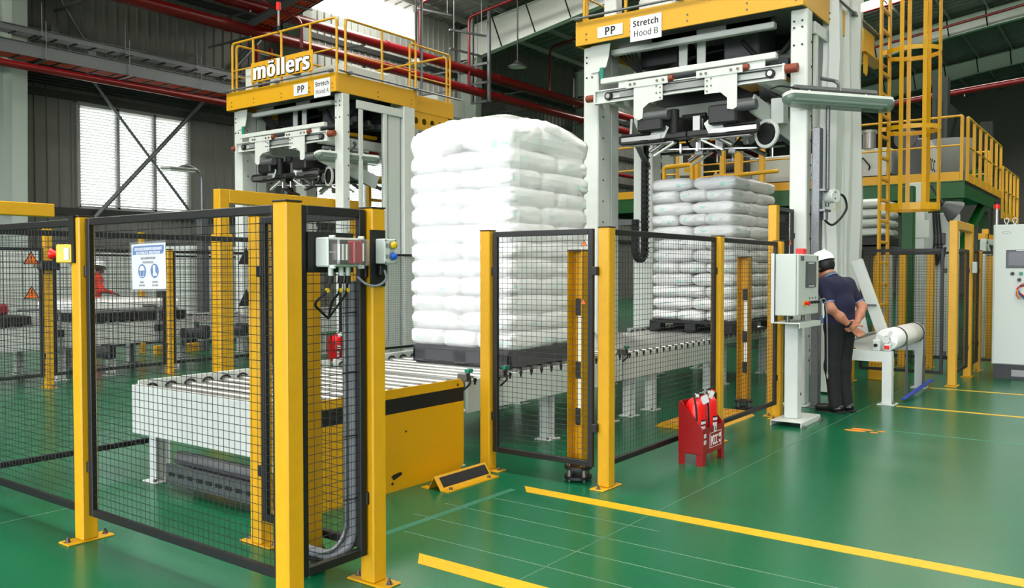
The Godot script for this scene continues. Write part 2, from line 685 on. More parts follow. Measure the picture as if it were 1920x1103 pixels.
func slope_box(x0: float, x1: float, z0: float, z1: float, off: float, thick: float) -> void:
	var a := Vector3((x0 + x1) * 0.5, roof_y(z0) + off + thick * 0.5, z0)
	var b := Vector3((x0 + x1) * 0.5, roof_y(z1) + off + thick * 0.5, z1)
	bo((a + b) * 0.5, Vector3(x1 - x0, thick, a.distance_to(b)), frame(b - a))

func roof() -> void:
	at(Vector3.ZERO)
	var xs: Array = SKY_X.duplicate()
	xs.sort()
	var prev := X0 - 0.2
	for x in xs:
		if x - 1.2 > prev:
			slope_box(prev, x - 1.2, ZW - 0.2, ZF + 0.2, 0.0, 0.12)
		for r in [[ZW - 0.2, -21.0], [-13.5, -11.0], [-3.5, -1.0], [6.5, 9.0], [16.5, ZF + 0.2]]:
			slope_box(x - 1.2, x + 1.2, r[0], r[1], 0.0, 0.12)
		prev = x + 1.2
	slope_box(prev, X1 + 0.2, ZW - 0.2, ZF + 0.2, 0.0, 0.12)
	var ce := struct("ceiling", M["roof sheet"])
	at(Vector3.ZERO)
	for x in xs:
		for r in [[-21.0, -13.5], [-11.0, -3.5], [-1.0, 6.5], [9.0, 16.5]]:
			slope_box(x - 1.2, x + 1.2, r[0], r[1], 0.02, 0.06)
			part("skylight_sheet", M["skylight sheet"], ce)
	# ribs of the roof sheets seen from below, every metre, in the part the photograph shows
	var rx := 18.0
	at(Vector3.ZERO)
	slope_box(-0.03, 0.03, ZW, 4.0, -0.035, 0.03)
	var rib := flush(M["roof sheet"])
	while rx < 60.0:
		var under := false
		for s in SKY_X:
			if absf(rx - s) < 1.25:
				under = true
		if not under:
			inst("roof_rib", rib, Transform3D(Basis.IDENTITY, Vector3(rx, 0, 0)), ce)
		rx += 0.5
	var z := -21.2
	while z < ZF:
		var yy := roof_y(z) - 0.14
		bx(X0, X1, yy - 0.1, yy + 0.1, z - 0.012, z + 0.012)
		bx(X0, X1, yy - 0.1, yy - 0.085, z - 0.012, z + 0.06)
		part("purlin", M["purlin"], ce)
		z += 1.55
	# portal frames
	for x in [-8.3, 0.4, 9.12, 17.5, 26.0, 34.7, 43.4, 52.1]:
		portal_frame(x)

func portal_frame(x: float) -> void:
	at(Vector3(x, 0, -21.4))
	# tapered column: web in the plane of the frame, flanges across it
	pr(PackedVector2Array([Vector2(-21.8, 0), Vector2(-21.15, 0), Vector2(-20.85, 9.8), Vector2(-21.8, 9.8)]), Vector3(x - 0.008, 0, 0), Vector3(0, 0, 1), Vector3(0, 1, 0), Vector3(0.016, 0, 0))
	bar(Vector3(x, 0, -21.15), Vector3(x, 9.9, -20.85), 0.34, 0.025, 0.0, Vector3(0, 0, 1))
	bar(Vector3(x, 0, -21.81), Vector3(x, 10.9, -21.81), 0.34, 0.025, 0.0, Vector3(0, 0, 1))
	bx(x - 0.25, x + 0.25, 0, 0.03, -21.95, -20.95)
	for y in [3.0, 6.3, 9.3]:
		bx(x - 0.165, x + 0.165, y, y + 0.02, -21.8, -21.0)
	var col := struct("trim_column_%d" % int(round(x)), M["column steel"])
	at(Vector3(x, 0, -21.4))
	var top := []
	var bot := []
	for z in [-21.9, -18.0, -14.0, -7.4, 0.0, 10.0, 17.9]:
		var d: float = clampf(remap(z, -21.5, -7.4, 1.28, 0.72), 0.72, 1.3)
		top.append(Vector2(z, roof_y(z) - 0.25))
		bot.append(Vector2(z, roof_y(z) - 0.25 - d))
	var poly := top.duplicate()
	bot.reverse()
	poly.append_array(bot)
	bot.reverse()
	pr(PackedVector2Array(poly), Vector3(x - 0.008, 0, 0), Vector3(0, 0, 1), Vector3(0, 1, 0), Vector3(0.016, 0, 0))
	for l in [top, bot]:
		for i in l.size() - 1:
			bar(Vector3(x, l[i].y, l[i].x), Vector3(x, l[i + 1].y, l[i + 1].x), 0.3, 0.025)
	var rf := part("rafter", M["frame steel"], col)
	var k := 0
	var z := -19.65
	while z < 6.0:
		var d: float = clampf(remap(z, -21.5, -7.4, 1.28, 0.72), 0.72, 1.3)
		cy(Vector3(x - 0.15, roof_y(z) - 0.25 - d, z), Vector3(x - 0.95, roof_y(z) - 0.2, z), 0.03, 6)
		part("fly_brace", M["girt"], rf)  # dark colour paints in the shade on these steel braces
		z += 1.55

func floor_marks() -> void:
	var fl := get_node("floor")
	# saw-cut joints and scratched lines
	var lines := [
		[3.0, 30.0, -2.40, -2.394, "joint"], [-2.0, 9.0, -5.415, -5.408, "joint"],
	]
	at(Vector3.ZERO)
	for l in lines:
		bx(l[0], l[1], 0.0, 0.0012, l[2], l[3])
		part("floor_joint", M["joint"], fl)
	for l in [[4.39, -3.40, -2.2], [4.10, -3.57, -0.6], [3.81, -3.58, -0.4], [3.52, -3.38, -0.9]]:
		bx(l[0] - 0.004, l[0] + 0.004, 0.0, 0.0012, l[1], l[2])
		part("floor_joint", M["joint"], fl)
	bx(2.9, 4.65, 0.0, 0.001, -3.46, -3.41)
	part("floor_scuff", M["scuff"], fl)
	bx(8.435, 8.455, 0.0, 0.001, -2.0, 0.5)
	part("floor_scuff", M["scuff"], fl)
	# tapes
	var tp := [
		[4.64, 4.76, -3.42, 2.5, "broad yellow floor tape in front of the fence niche, ending near the tall pallet load"],
		[3.17, 3.29, -3.05, 2.5, "broad yellow floor tape in the foreground beside the short fence corner"],
		[9.99, 10.06, -2.15, 3.0, "narrow yellow floor tape running from the front leg of the film roll stand"],
		[11.81, 11.88, -2.15, 3.0, "narrow yellow floor tape running from the rear leg of the film roll stand"],
	]
	for t in tp:
		at(Vector3(t[0], 0, t[2]))
		if t[1] - t[0] > 0.1:
			pr(PackedVector2Array([Vector2(t[0], t[2] + 0.10), Vector2(t[1], t[2]), Vector2(t[1], t[3]), Vector2(t[0], t[3])]), Vector3(0, 0.0005, 0), Vector3(1, 0, 0), Vector3(0, 0, 1), Vector3(0, 0.0012, 0))
		else:
			bx(t[0], t[1], 0.0005, 0.0017, t[2], t[3])
		solo("floor_tape", t[4], "floor tape", M["floor tape yellow"])
	# footprints
	at(Vector3(8.3, 0, -2.15))
	for s in [[8.26, -2.13], [8.36, -2.09]]:
		for piece in [[-0.10, 0.10, 0.045], [0.13, 0.21, 0.033]]:
			var pts := PackedVector2Array()
			for i in 14:
				var a := TAU * i / 14.0
				pts.append(Vector2(s[0] + cos(a) * piece[2], s[1] + (piece[0] + piece[1]) * 0.5 + sin(a) * (piece[1] - piece[0]) * 0.5))
			pr(pts, Vector3(0, 0.0005, 0), Vector3(1, 0, 0), Vector3(0, 0, 1), Vector3(0, 0.001, 0))
	solo("footprint_marking", "pair of orange shoe prints painted on the green floor in front of the control pedestal", "floor marking", M["tape orange"])

# ---------- guard fences ----------
var post_mesh := {}

func post(x: float, z: float, plate: String, label: String, h := 1.8, w := 0.09, group := "") -> Node3D:
	var o := T("fence_post", label, "fence post", Vector3(x, 0, z), group)
	bx(x - w / 2, x + w / 2, 0.008, h - 0.008, z - w / 2, z + w / 2, 0.007)
	part("shaft", M["yellow paint"])
	bx(x - w / 2 - 0.001, x + w / 2 + 0.001, h - 0.008, h, z - w / 2 - 0.001, z + w / 2 + 0.001, 0.002)
	part("cap", M["black plastic"])
	var dx := 0.13 if plate == "x" else 0.055
	var dz := 0.055 if plate == "x" else 0.13
	bx(x - dx, x + dx, 0.0, 0.009, z - dz, z + dz, 0.003)
	var pl := part("base_plate", M["yellow paint"])
	for s in [-1, 1]:
		var bp := Vector3(x + (dx - 0.025) * s if plate == "x" else x, 0.009, z if plate == "x" else z + (dz - 0.025) * s)
		cy(bp, bp + Vector3(0, 0.004, 0), 0.017, 10)
		cy(bp, bp + Vector3(0, 0.017, 0), 0.011, 6)
		cy(bp, bp + Vector3(0, 0.03, 0), 0.006, 6)
		part("anchor_bolt", M["bolt"], pl)
	return o

func wires(p: Vector3, q: Vector3, y0: float, y1: float) -> void:
	# p, q: lower corners of the opening
	var d := q - p
	var ln := d.length()
	var nx := int(round(ln / 0.0425))
	var ny := int(round((y1 - y0) / 0.0385))
	var u := d / ln
	var n := u.cross(Vector3.UP)
	for i in range(1, nx):
		var a := p + u * (ln * i / nx)
		a.y = y0
		tripod(a, a + Vector3(0, y1 - y0, 0), u, n, 0.0016)
	for j in range(1, ny):
		var a := p + n * 0.0035
		a.y = y0 + (y1 - y0) * j / ny
		tripod(a, a + d, Vector3.UP, n, 0.0016)

func tripod(p: Vector3, q: Vector3, u: Vector3, n: Vector3, r: float) -> void:  # a thin wire of four faces
	var c := [u * r, n * r, -u * r, -n * r]
	for i in 4:
		var a: Vector3 = c[i]
		var b: Vector3 = c[(i + 1) % 4]
		var m := (a + b).normalized()
		tri(p + a, p + b, q + b, m, m, m)
		tri(p + a, q + b, q + a, m, m, m)

func panel(xa: float, za: float, xb: float, zb: float, label: String, y0 := 0.145, y1 := 1.785, group := "", clips := true) -> Node3D:
	var a := Vector3(xa, 0, za)
	var b := Vector3(xb, 0, zb)
	var o := T("mesh_fence", label, "fence panel", Vector3(xa, 0, za), group)
	var u := (b - a).normalized()
	var w := 0.04
	var t := 0.03
	var up := Vector3.UP
	bar(a + u * w / 2 + up * y0, a + u * w / 2 + up * y1, t, w, 0.003, u)
	part("stile", M["black frame"])
	bar(b - u * w / 2 + up * y0, b - u * w / 2 + up * y1, t, w, 0.003, u)
	part("stile", M["black frame"])
	bar(a + u * w + up * (y1 - w / 2), b - u * w + up * (y1 - w / 2), t, w, 0.003)
	part("rail", M["black frame"])
	bar(a + u * w + up * (y0 + w / 2), b - u * w + up * (y0 + w / 2), t, w, 0.003)
	part("rail", M["black frame"])
	wires(a + u * w, b - u * w, y0 + w, y1 - w)
	part("wire_mesh", M["black wire"], null, true)
	if clips:
		for e in [a - u * 0.012, b + u * 0.012]:
			for y in [y0 + 0.27, y1 - 0.29]:
				bo(e + up * y, Vector3(0.04, 0.06, 0.04), frame(u), 0.004)
				part("clip", M["black plastic"])
	return o

func fences() -> void:
	# near enclosure
	post(2.36, -4.70, "x", "yellow fence post at left carrying the red emergency stop button")
	post(2.36, -2.95, "z", "large yellow corner post nearest the camera")
	post(2.86, -2.95, "z", "yellow fence post carrying the grey box with yellow and blue buttons")
	post(2.90, -3.86, "z", "yellow fence post seen through the mesh just left of the nearest corner post")
	panel(2.36, -4.645, 2.36, -3.0, "black mesh fence panel in left foreground hung with the blue and white notice")
	panel(2.36, -6.45, 2.36, -4.755, "black mesh fence panel cut by the left picture edge, left of the emergency stop post")
	panel(2.415, -2.95, 2.805, -2.95, "narrow black mesh fence panel in front, carrying the clear-lidded junction box")
	panel(2.87, -3.80, 2.87, -3.01, "black mesh fence panel standing behind the narrow panel and its grey conduit")
	panel(0.2, -6.25, 2.30, -6.25, "black mesh fence panel behind the left foreground panel, running out of the picture")
	panel(2.42, -6.25, 4.9, -6.25, "long black mesh fence panel standing behind the end of the roller conveyor")
	# niche with the fire extinguishers
	post(5.0, -3.93, "z", "yellow fence post in front of the tall white pallet load")
	post(5.07, -2.95, "x", "yellow corner post in the middle, left of the fire extinguishers")
	post(6.97, -2.95, "x", "yellow fence post right behind the fire extinguishers")
	post(8.50, -2.95, "x", "yellow fence post close to the left of the control pedestal", 1.8)
	panel(5.0, -3.875, 5.0, -3.01, "square black mesh fence panel in front of the tall pallet load")
	panel(5.125, -2.95, 6.91, -2.95, "black mesh fence panel left of and behind the fire extinguishers")
	panel(7.03, -2.95, 8.44, -2.95, "black mesh fence panel right of the fire extinguishers, in front of the black pallet")

# ---------- conveyors and loads ----------
func conveyor(label: String, x0: float, x1: float, zn: float, zf: float, top: float, legs: Array, nside := 0.26, bare := false) -> Node3D:
	var o := T("roller_conveyor", label, "conveyor", Vector3(x0, 0, (zn + zf) / 2))
	var r := 0.0445
	# near and far side plates with scallops where the roller ends lie
	for s in [[zn, 1.0], [zf, -1.0]]:
		var z: float = s[0]
		var hi := top - 0.025 if s[1] > 0 else top + 0.045
		bx(x0, x1, top - nside - 0.02, hi, z - 0.012, z + 0.012, 0.003)
		bx(x0, x1, top - nside - 0.02, top - nside, z - 0.06 if s[1] > 0 else z, z if s[1] > 0 else z + 0.06, 0.003)
		part("side_plate", M["machine white"])
	at(Vector3.ZERO)
	cy(Vector3(0, 0, zf + 0.02), Vector3(0, 0, zn - 0.02), r, 16)
	cy(Vector3(0, 0, zf - 0.0), Vector3(0, 0, zn + 0.01), 0.016, 8)
	var rm := flush(M["roller steel"])
	at(Vector3.ZERO)
	bo(Vector3(0, -0.012, 0), Vector3(0.022, 0.034, 0.010), Basis.IDENTITY, 0.005)
	cy(Vector3(0, 0.006, -0.005), Vector3(0, 0.006, 0.005), 0.019, 12)
	var cm := flush(M["dark rubber"])
	at(Vector3.ZERO)
	var arc := []
	for i in 9:
		var a := PI * (0.12 + 0.76 * i / 8.0)
		arc.append(Vector3(cos(a) * 0.048, sin(a) * 0.044, 0))
	tb(arc, 0.008, 6)
	var am := flush(M["dark rubber"])
	org = o.position
	var x := x0 + 0.09
	while x < x1 - 0.05:
		inst("roller", rm, Transform3D(Basis.IDENTITY, Vector3(x, top - r, 0)))
		if not bare:
			inst("roller_bearing", cm, Transform3D(Basis.IDENTITY, Vector3(x, top - 0.04, zn + 0.013)))
		inst("roller_bearing", am, Transform3D(Basis.IDENTITY, Vector3(x, top - 0.03, zf + 0.014)))
		x += 0.152
	for l in legs:
		for z in [zn - 0.06, zf + 0.06]:
			bx(l - 0.055, l + 0.055, 0.012, top - nside - 0.02, z - 0.045, z - 0.037)
			bx(l - 0.055, l - 0.047, 0.012, top - nside - 0.02, z - 0.037, z + 0.04)
			bx(l + 0.047, l + 0.055, 0.012, top - nside - 0.02, z - 0.037, z + 0.04)
			var leg := part("leg", M["machine white"])
			bx(l - 0.09, l + 0.09, 0.0, 0.012, z - 0.08, z + 0.08, 0.003)
			part("foot_plate", M["machine white"], leg)
			cy(Vector3(l - 0.07, 0.012, z + 0.05), Vector3(l - 0.07, 0.03, z + 0.05), 0.012, 6)
			cy(Vector3(l + 0.07, 0.012, z + 0.05), Vector3(l + 0.07, 0.03, z + 0.05), 0.012, 6)
			part("anchor_bolt", M["bolt"], leg)
		bx(l - 0.02, l + 0.02, top - nside - 0.06, top - nside - 0.02, zf + 0.06, zn - 0.06)
		part("cross_member", M["machine white"])
	return o

func conveyors() -> void:
	var c1 := conveyor("white roller conveyor at its discharge end, behind the yellow guard plate", 3.22, 4.97, -4.16, -5.66, 0.68, [3.34, 4.9])
	bx(3.18, 3.22, 0.36, 0.70, -5.68, -4.14, 0.004)
	part("end_plate", M["machine white"])
	# slotted beam under the end
	bx(3.22, 3.40, 0.10, 0.13, -5.3, -4.1, 0.004)
	bx(3.20, 3.22, 0.06, 0.19, -5.3, -4.1, 0.004)
	bx(3.40, 3.42, 0.06, 0.19, -5.3, -4.1, 0.004)
	cy(Vector3(3.31, 0.21, -5.3), Vector3(3.31, 0.21, -4.1), 0.05, 12)
	var sb := part("slotted_beam", M["galvanised"])
	for k in 11:
		bx(3.194, 3.201, 0.115, 0.14, -5.25 + k * 0.105, -5.19 + k * 0.105)
		part("slot", M["dark machine"], sb)
	conveyor("white roller conveyor carrying the tall wrapped pallet load", 5.02, 7.45, -4.16, -5.66, 0.68, [6.22, 7.3])
	conveyor("white roller conveyor between the two pallet loads, in front of the hood machine", 7.5, 9.95, -4.16, -5.66, 0.68, [7.72, 8.2, 9.7])
	conveyor("white roller conveyor carrying the second pallet load inside the hood machine", 10.02, 12.4, -4.36, -5.50, 0.68, [10.6, 12.1], 0.12)
	# yellow guard plate with the black stripe
	T("guard_plate", "yellow steel guard plate with a black stripe beside the conveyor end", "guard plate", Vector3(4.0, 0, -4.05))
	pr(PackedVector2Array([Vector2(3.24, 0.0), Vector2(4.80, 0.0), Vector2(4.85, 0.07), Vector2(4.85, 0.655), Vector2(4.815, 0.695), Vector2(3.24, 0.695)]), Vector3(0, 0, -4.056), Vector3(1, 0, 0), Vector3(0, 1, 0), Vector3(0, 0, 0.012))
	var gp := part("plate", M["machine yellow"])
	bx(3.24, 4.85, 0.53, 0.632, -4.0445, -4.0435)
	part("stripe", M["ink"], gp)
	for b in [[4.78, 0.655], [3.4, 0.655]]:
		cy(Vector3(b[0], b[1], -4.045), Vector3(b[0], b[1], -4.038), 0.012, 8)
		part("screw", M["bolt"], gp)
	for b in [[4.14, 0.10, 0.055, 0.018], [4.10, 0.055, 0.012, 0.010], [4.23, 0.392, 0.012, 0.007]]:
		var pts := PackedVector2Array()
		for i in 12:
			var a := TAU * i / 12.0
			var k := 0.7 + 0.6 * rng.randf()
			pts.append(Vector2(b[0] + cos(a) * b[2] * k, b[1] + sin(a) * b[3] * k + cos(a) * b[2] * 0.12))
		pr(pts, Vector3(0, 0, -4.0445), Vector3(1, 0, 0), Vector3(0, 1, 0), Vector3(0, 0, 0.0008))
		part("scraped_patch", M["dark machine"], gp)
	for sx in [3.5, 4.6]:
		bx(sx - 0.03, sx + 0.03, 0.0, 0.6, -4.10, -4.056)
		part("stay", M["machine yellow"])
	# wheel stop on the floor in front of the plate
	T("wheel_stop", "yellow and black bent steel wheel stop bolted to the floor by the guard plate", "wheel stop", Vector3(4.5, 0, -3.88))
	var y0 := 0.0
	for s in [[-3.965, -3.90, 0.0, 0.0], [-3.90, -3.85, 0.0, 0.085], [-3.85, -3.79, 0.085, 0.0], [-3.79, -3.72, 0.0, 0.0]]:
		pr(PackedVector2Array([Vector2(s[0], s[2]), Vector2(s[1], s[3]), Vector2(s[1], s[3] + 0.008), Vector2(s[0], s[2] + 0.008)]), Vector3(4.30, 0, 0), Vector3(0, 0, 1), Vector3(0, 1, 0), Vector3(0.56, 0, 0))
	var ws := part("stop_body", M["machine yellow"])
	pr(PackedVector2Array([Vector2(-3.838, 0.0785), Vector2(-3.796, 0.0185), Vector2(-3.796, 0.0205), Vector2(-3.838, 0.0805)]), Vector3(4.34, 0, 0), Vector3(0, 0, 1), Vector3(0, 1, 0), Vector3(0.50, 0, 0))
	part("stripe", M["ink"], ws)
	for b in [[4.36, -3.75], [4.78, -3.75], [4.36, -3.94], [4.78, -3.94]]:
		cy(Vector3(b[0], 0.008, b[1]), Vector3(b[0], 0.022, b[1]), 0.014, 6)
		part("bolt", M["bolt"], ws)
	# second flat ramp plate behind the fence
	T("floor_ramp", "yellow cable ramp plate on the floor behind the mesh, right of the fire extinguishers", "cable ramp", Vector3(8.0, 0, -3.35))
	pr(PackedVector2Array([Vector2(-3.74, 0.0), Vector2(-3.18, 0.0), Vector2(-3.25, 0.045), Vector2(-3.67, 0.045)]), Vector3(7.35, 0, 0), Vector3(0, 0, 1), Vector3(0, 1, 0), Vector3(1.15, 0, 0))
	var rp := part("plate", M["machine yellow"])
	for k in 6:
		bx(7.4 + k * 0.19, 7.46 + k * 0.19, 0.0452, 0.0462, -3.66, -3.26)
		part("stripe", M["tape orange"], rp)

# ---------- sacks ----------
var sack_fill := 4.4

func sack_pos(d: Vector3, s: Vector3, nz: FastNoiseLite) -> Vector3:
	var hr := pow(pow(absf(d.x), 9.0) + pow(absf(d.z), 9.0), 1.0 / 9.0)
	var r := pow(pow(hr, sack_fill) + pow(absf(d.y), sack_fill), 1.0 / sack_fill)
	var p := d / r
	var k := nz.get_noise_3d(p.x * 60.0, p.y * 60.0, p.z * 60.0)
	var k2 := nz.get_noise_3d(p.x * 190.0 + 50.0, p.y * 90.0, p.z * 190.0)
	# the ends sag a little and the middle bulges
	var flat := 1.0 - 0.10 * pow(maxf(absf(p.x), absf(p.z)), 6.0)
	return Vector3(p.x * s.x * 0.5 * (1.0 + 0.02 * k), p.y * s.y * 0.5 * flat * (1.0 + 0.10 * k) + 0.004 * k2, p.z * s.z * 0.5 * (1.0 + 0.02 * k)) + p * 0.0045 * k2

func sack_mesh(s: Vector3, sd: int, m: Material, n := 8) -> ArrayMesh:
	at(Vector3.ZERO)
	var nz := FastNoiseLite.new()
	nz.seed = sd
	nz.frequency = 0.02
	nz.fractal_octaves = 2
	var faces := [Basis(Vector3(1, 0, 0), Vector3(0, 1, 0), Vector3(0, 0, 1)), Basis(Vector3(-1, 0, 0), Vector3(0, 1, 0), Vector3(0, 0, -1)), Basis(Vector3(0, 0, -1), Vector3(0, 1, 0), Vector3(1, 0, 0)), Basis(Vector3(0, 0, 1), Vector3(0, 1, 0), Vector3(-1, 0, 0)), Basis(Vector3(1, 0, 0), Vector3(0, 0, -1), Vector3(0, 1, 0)), Basis(Vector3(1, 0, 0), Vector3(0, 0, 1), Vector3(0, -1, 0))]
	for f in 6:
		var b: Basis = faces[f]
		var P := []
		var Q := []
		for i in n + 1:
			for j in n + 1:
				var a := Vector2(i * 2.0 / n - 1.0, j * 2.0 / n - 1.0)
				var d := b.x * a.x + b.y * a.y + b.z
				var p := sack_pos(d, s, nz)
				var p1 := sack_pos(d + b.x * 0.04, s, nz)
				var p2 := sack_pos(d + b.y * 0.04, s, nz)
				var nn := (p1 - p).cross(p2 - p).normalized()
				P.append(p)
				Q.append(nn if nn.dot(d) > 0 else -nn)
		for i in n:
			for j in n:
				var id := [i * (n + 1) + j, (i + 1) * (n + 1) + j, (i + 1) * (n + 1) + j + 1, i * (n + 1) + j + 1]
				for t in [[0, 1, 2], [0, 2, 3]]:
					tri(P[id[t[0]]], P[id[t[1]]], P[id[t[2]]], Q[id[t[0]]], Q[id[t[1]]], Q[id[t[2]]])
					for k in 3:
						var pp: Vector3 = V[V.size() - 3 + k]
						var uv := Vector2(0.01, 0.01)
						if f < 2:
							uv = Vector2(0.5 + b.x.x * pp.x / s.x, 0.5 - pp.y / s.y)
						elif f < 4:
							uv = Vector2(0.5 + b.x.z * pp.z / s.z, 0.5 - pp.y / s.y)
						UV[UV.size() - 3 + k] = uv
	return flush(m)

func sack_print(sd: int, kind: int) -> StandardMaterial3D:
	var r := RandomNumberGenerator.new()
	r.seed = sd
	var im := Image.create(256, 96, false, Image.FORMAT_RGB8)
	im.fill(Color(0.89, 0.89, 0.885))
	var teal := Color(0.50, 0.84, 0.78)
	var blue := Color(0.76, 0.77, 0.86)
	var grey := Color(0.72, 0.73, 0.76)
	# blocks of print as on the photographed bags: teal emblem and rows of small type
	var rows := []
	if kind == 0:
		rows = [[30, 34, 60, 3, blue], [30, 42, 52, 3, blue], [30, 50, 66, 4, teal], [30, 58, 40, 2, grey], [96, 36, 12, 14, grey]]
	elif kind == 1:
		rows = [[40, 26, 70, 2, grey], [150, 24, 6, 6, grey], [170, 52, 26, 8, teal], [170, 63, 26, 8, teal], [206, 54, 34, 5, teal]]
	else:
		rows = [[60, 40, 34, 4, teal], [60, 48, 28, 8, teal], [150, 44, 44, 3, blue], [150, 50, 40, 3, blue], [150, 56, 30, 3, grey]]
	for q in rows:
		var x: int = q[0]
		while x < q[0] + q[2]:
			var w := r.randi_range(2, 5)
			im.fill_rect(Rect2i(x, q[1], mini(w, q[0] + q[2] - x), q[3]), q[4])
			x += w + r.randi_range(1, 2)
	var m := mat("sack print %d" % sd, Color(1, 1, 1), 0.42)
	m.albedo_texture = ImageTexture.create_from_image(im)
	m.texture_repeat = false
	return m

func pallet(label: String, x0: float, x1: float, z0: float, z1: float, y: float) -> void:
	T("pallet", label, "pallet", Vector3((x0 + x1) / 2, y, (z0 + z1) / 2))
	bx(x0, x1, y + 0.115, y + 0.15, z0, z1, 0.006)
	part("deck", M["pallet grey"])
	for i in 3:
		for j in 3:
			var cx: float = lerpf(x0 + 0.08, x1 - 0.08, i / 2.0)
			var cz: float = lerpf(z0 + 0.08, z1 - 0.08, j / 2.0)
			bx(cx - 0.08, cx + 0.08, y + 0.022, y + 0.115, cz - 0.08, cz + 0.08, 0.006)
			part("block", M["pallet grey"])
	for j in 3:
		var cz: float = lerpf(z0 + 0.06, z1 - 0.06, j / 2.0)
		bx(x0, x1, y, y + 0.022, cz - 0.06, cz + 0.06, 0.004)
		part("runner", M["pallet grey"])

const ORD := ["bottom", "second", "third", "fourth", "fifth", "sixth", "seventh", "eighth", "ninth", "tenth", "eleventh", "twelfth"]

func stack(which: String, x0: float, x1: float, z0: float, z1: float, y: float, dy: float, layers: int, m3: Array, m2: Array, over: float) -> void:
	var lx := x1 - x0
	var lz := z1 - z0
	var l3 := lx * 0.6
	var l2 := lx - l3
	for k in layers:
		var flip := k % 2 == 1
		var spots := []
		for j in 3:
			spots.append([l3 * 0.5, lz * (j + 0.5) / 3.0, 3])
		for j in 2:
			spots.append([l3 + l2 * 0.5, lz * (j + 0.5) / 2.0, 2])
		for s in spots:
			var px: float = x0 + (lx - s[0] if flip else s[0])
			var pz: float = z0 + s[1]
			var ms: Array = m3 if s[2] == 3 else m2
			var mesh: Mesh = ms[rng.randi() % ms.size()]
			var mi := MeshInstance3D.new()
			mi.mesh = mesh
			mi.name = numbered("sack")
			add_child(mi)
			var yaw := PI if rng.randf() < 0.5 else 0.0
			mi.transform = Transform3D(Basis(Vector3.UP, yaw + rng.randf_range(-0.02, 0.02)) * Basis(Vector3(0, 0, 1), rng.randf_range(-0.012, 0.012)), Vector3(px + rng.randf_range(-over, over), y + dy * (k + 0.5) + rng.randf_range(-0.004, 0.004), pz + rng.randf_range(-over, over)))
			var near_x: bool = px < (x0 + x1) / 2
			var row := "towards the aisle" if s[1] > lz * 0.6 else ("on the far side" if s[1] < lz * 0.4 else "in the middle")
			var layer: String = ("topmost" if k == layers - 1 else ORD[k]) + " layer"
			var side := "front" if near_x else "rear"
			if k == layers - 1 and over < 0.01:
				mi.transform.basis = Basis(Vector3(0, 0, 1), -0.17 * signf(px - 6.26) if absf(px - 6.26) > 0.1 else 0.0) * Basis(Vector3(1, 0, 0), 0.24 * clampf((pz + 4.77) / 0.35, -1.0, 1.0)) * mi.transform.basis.scaled(Vector3(1.0, 1.6, 1.0))
				mi.position.y += 0.075
			tag(mi, "white sack in %s of the %s, %s half, %s" % [layer, which, side, row], "sack", "sacks of the " + which)

func loads() -> void:
	var P := [sack_print(11, 0), sack_print(12, 1), sack_print(13, 2)]
	# tall hooded load
	pallet("dark plastic pallet under the tall wrapped load, wound in clear film", 5.66, 6.86, -5.32, -4.22, 0.68)
	for s in [[5.66, 5.668, -5.31, -4.23], [6.852, 6.86, -5.31, -4.23], [5.67, 6.85, -5.32, -5.312], [5.67, 6.85, -4.228, -4.22]]:
		bx(s[0], s[1], 0.702, 0.795, s[2], s[3])
		part("side_wall", M["pallet grey"])
	var lx := 1.22
	var lz := 1.12
	var a3 := []
	var a2 := []
	for i in 3:
		a3.append(sack_mesh(Vector3(lx * 0.6 + 0.02, 0.184, lz / 3.0 + 0.02), 40 + i, P[i]))
		a2.append(sack_mesh(Vector3(lx * 0.4 + 0.02, 0.184, lz / 2.0 + 0.02), 50 + i, P[(i + 1) % 3]))
	stack("tall load", 5.64, 6.88, -5.34, -4.20, 0.83, 0.153, 12, a3, a2, 0.006)
	T("stretch_hood", "clear stretch film hood pulled over the tall white pallet load down to its pallet", "film hood", Vector3(6.26, 0.68, -4.77))
	hood(Vector3(6.26, 0, -4.77), Vector3(0.638, 0, 0.588), 0.69, 2.76)
	part("film", M["stretch film"])
	# second load
	sack_fill = 3.4
	pallet("black plastic pallet under the second load in the hood machine", 10.36, 11.95, -5.36, -4.18, 0.68)
	var b3 := []
	var b2 := []
	for i in 3:
		b3.append(sack_mesh(Vector3(1.55 * 0.6 + 0.01, 0.182, 1.16 / 3.0 + 0.012), 60 + i, P[i]))
		b2.append(sack_mesh(Vector3(1.55 * 0.4 + 0.01, 0.182, 1.16 / 2.0 + 0.012), 70 + i, P[(i + 1) % 3]))
	stack("second load", 10.37, 11.93, -5.35, -4.19, 0.825, 0.158, 12, b3, b2, 0.018)

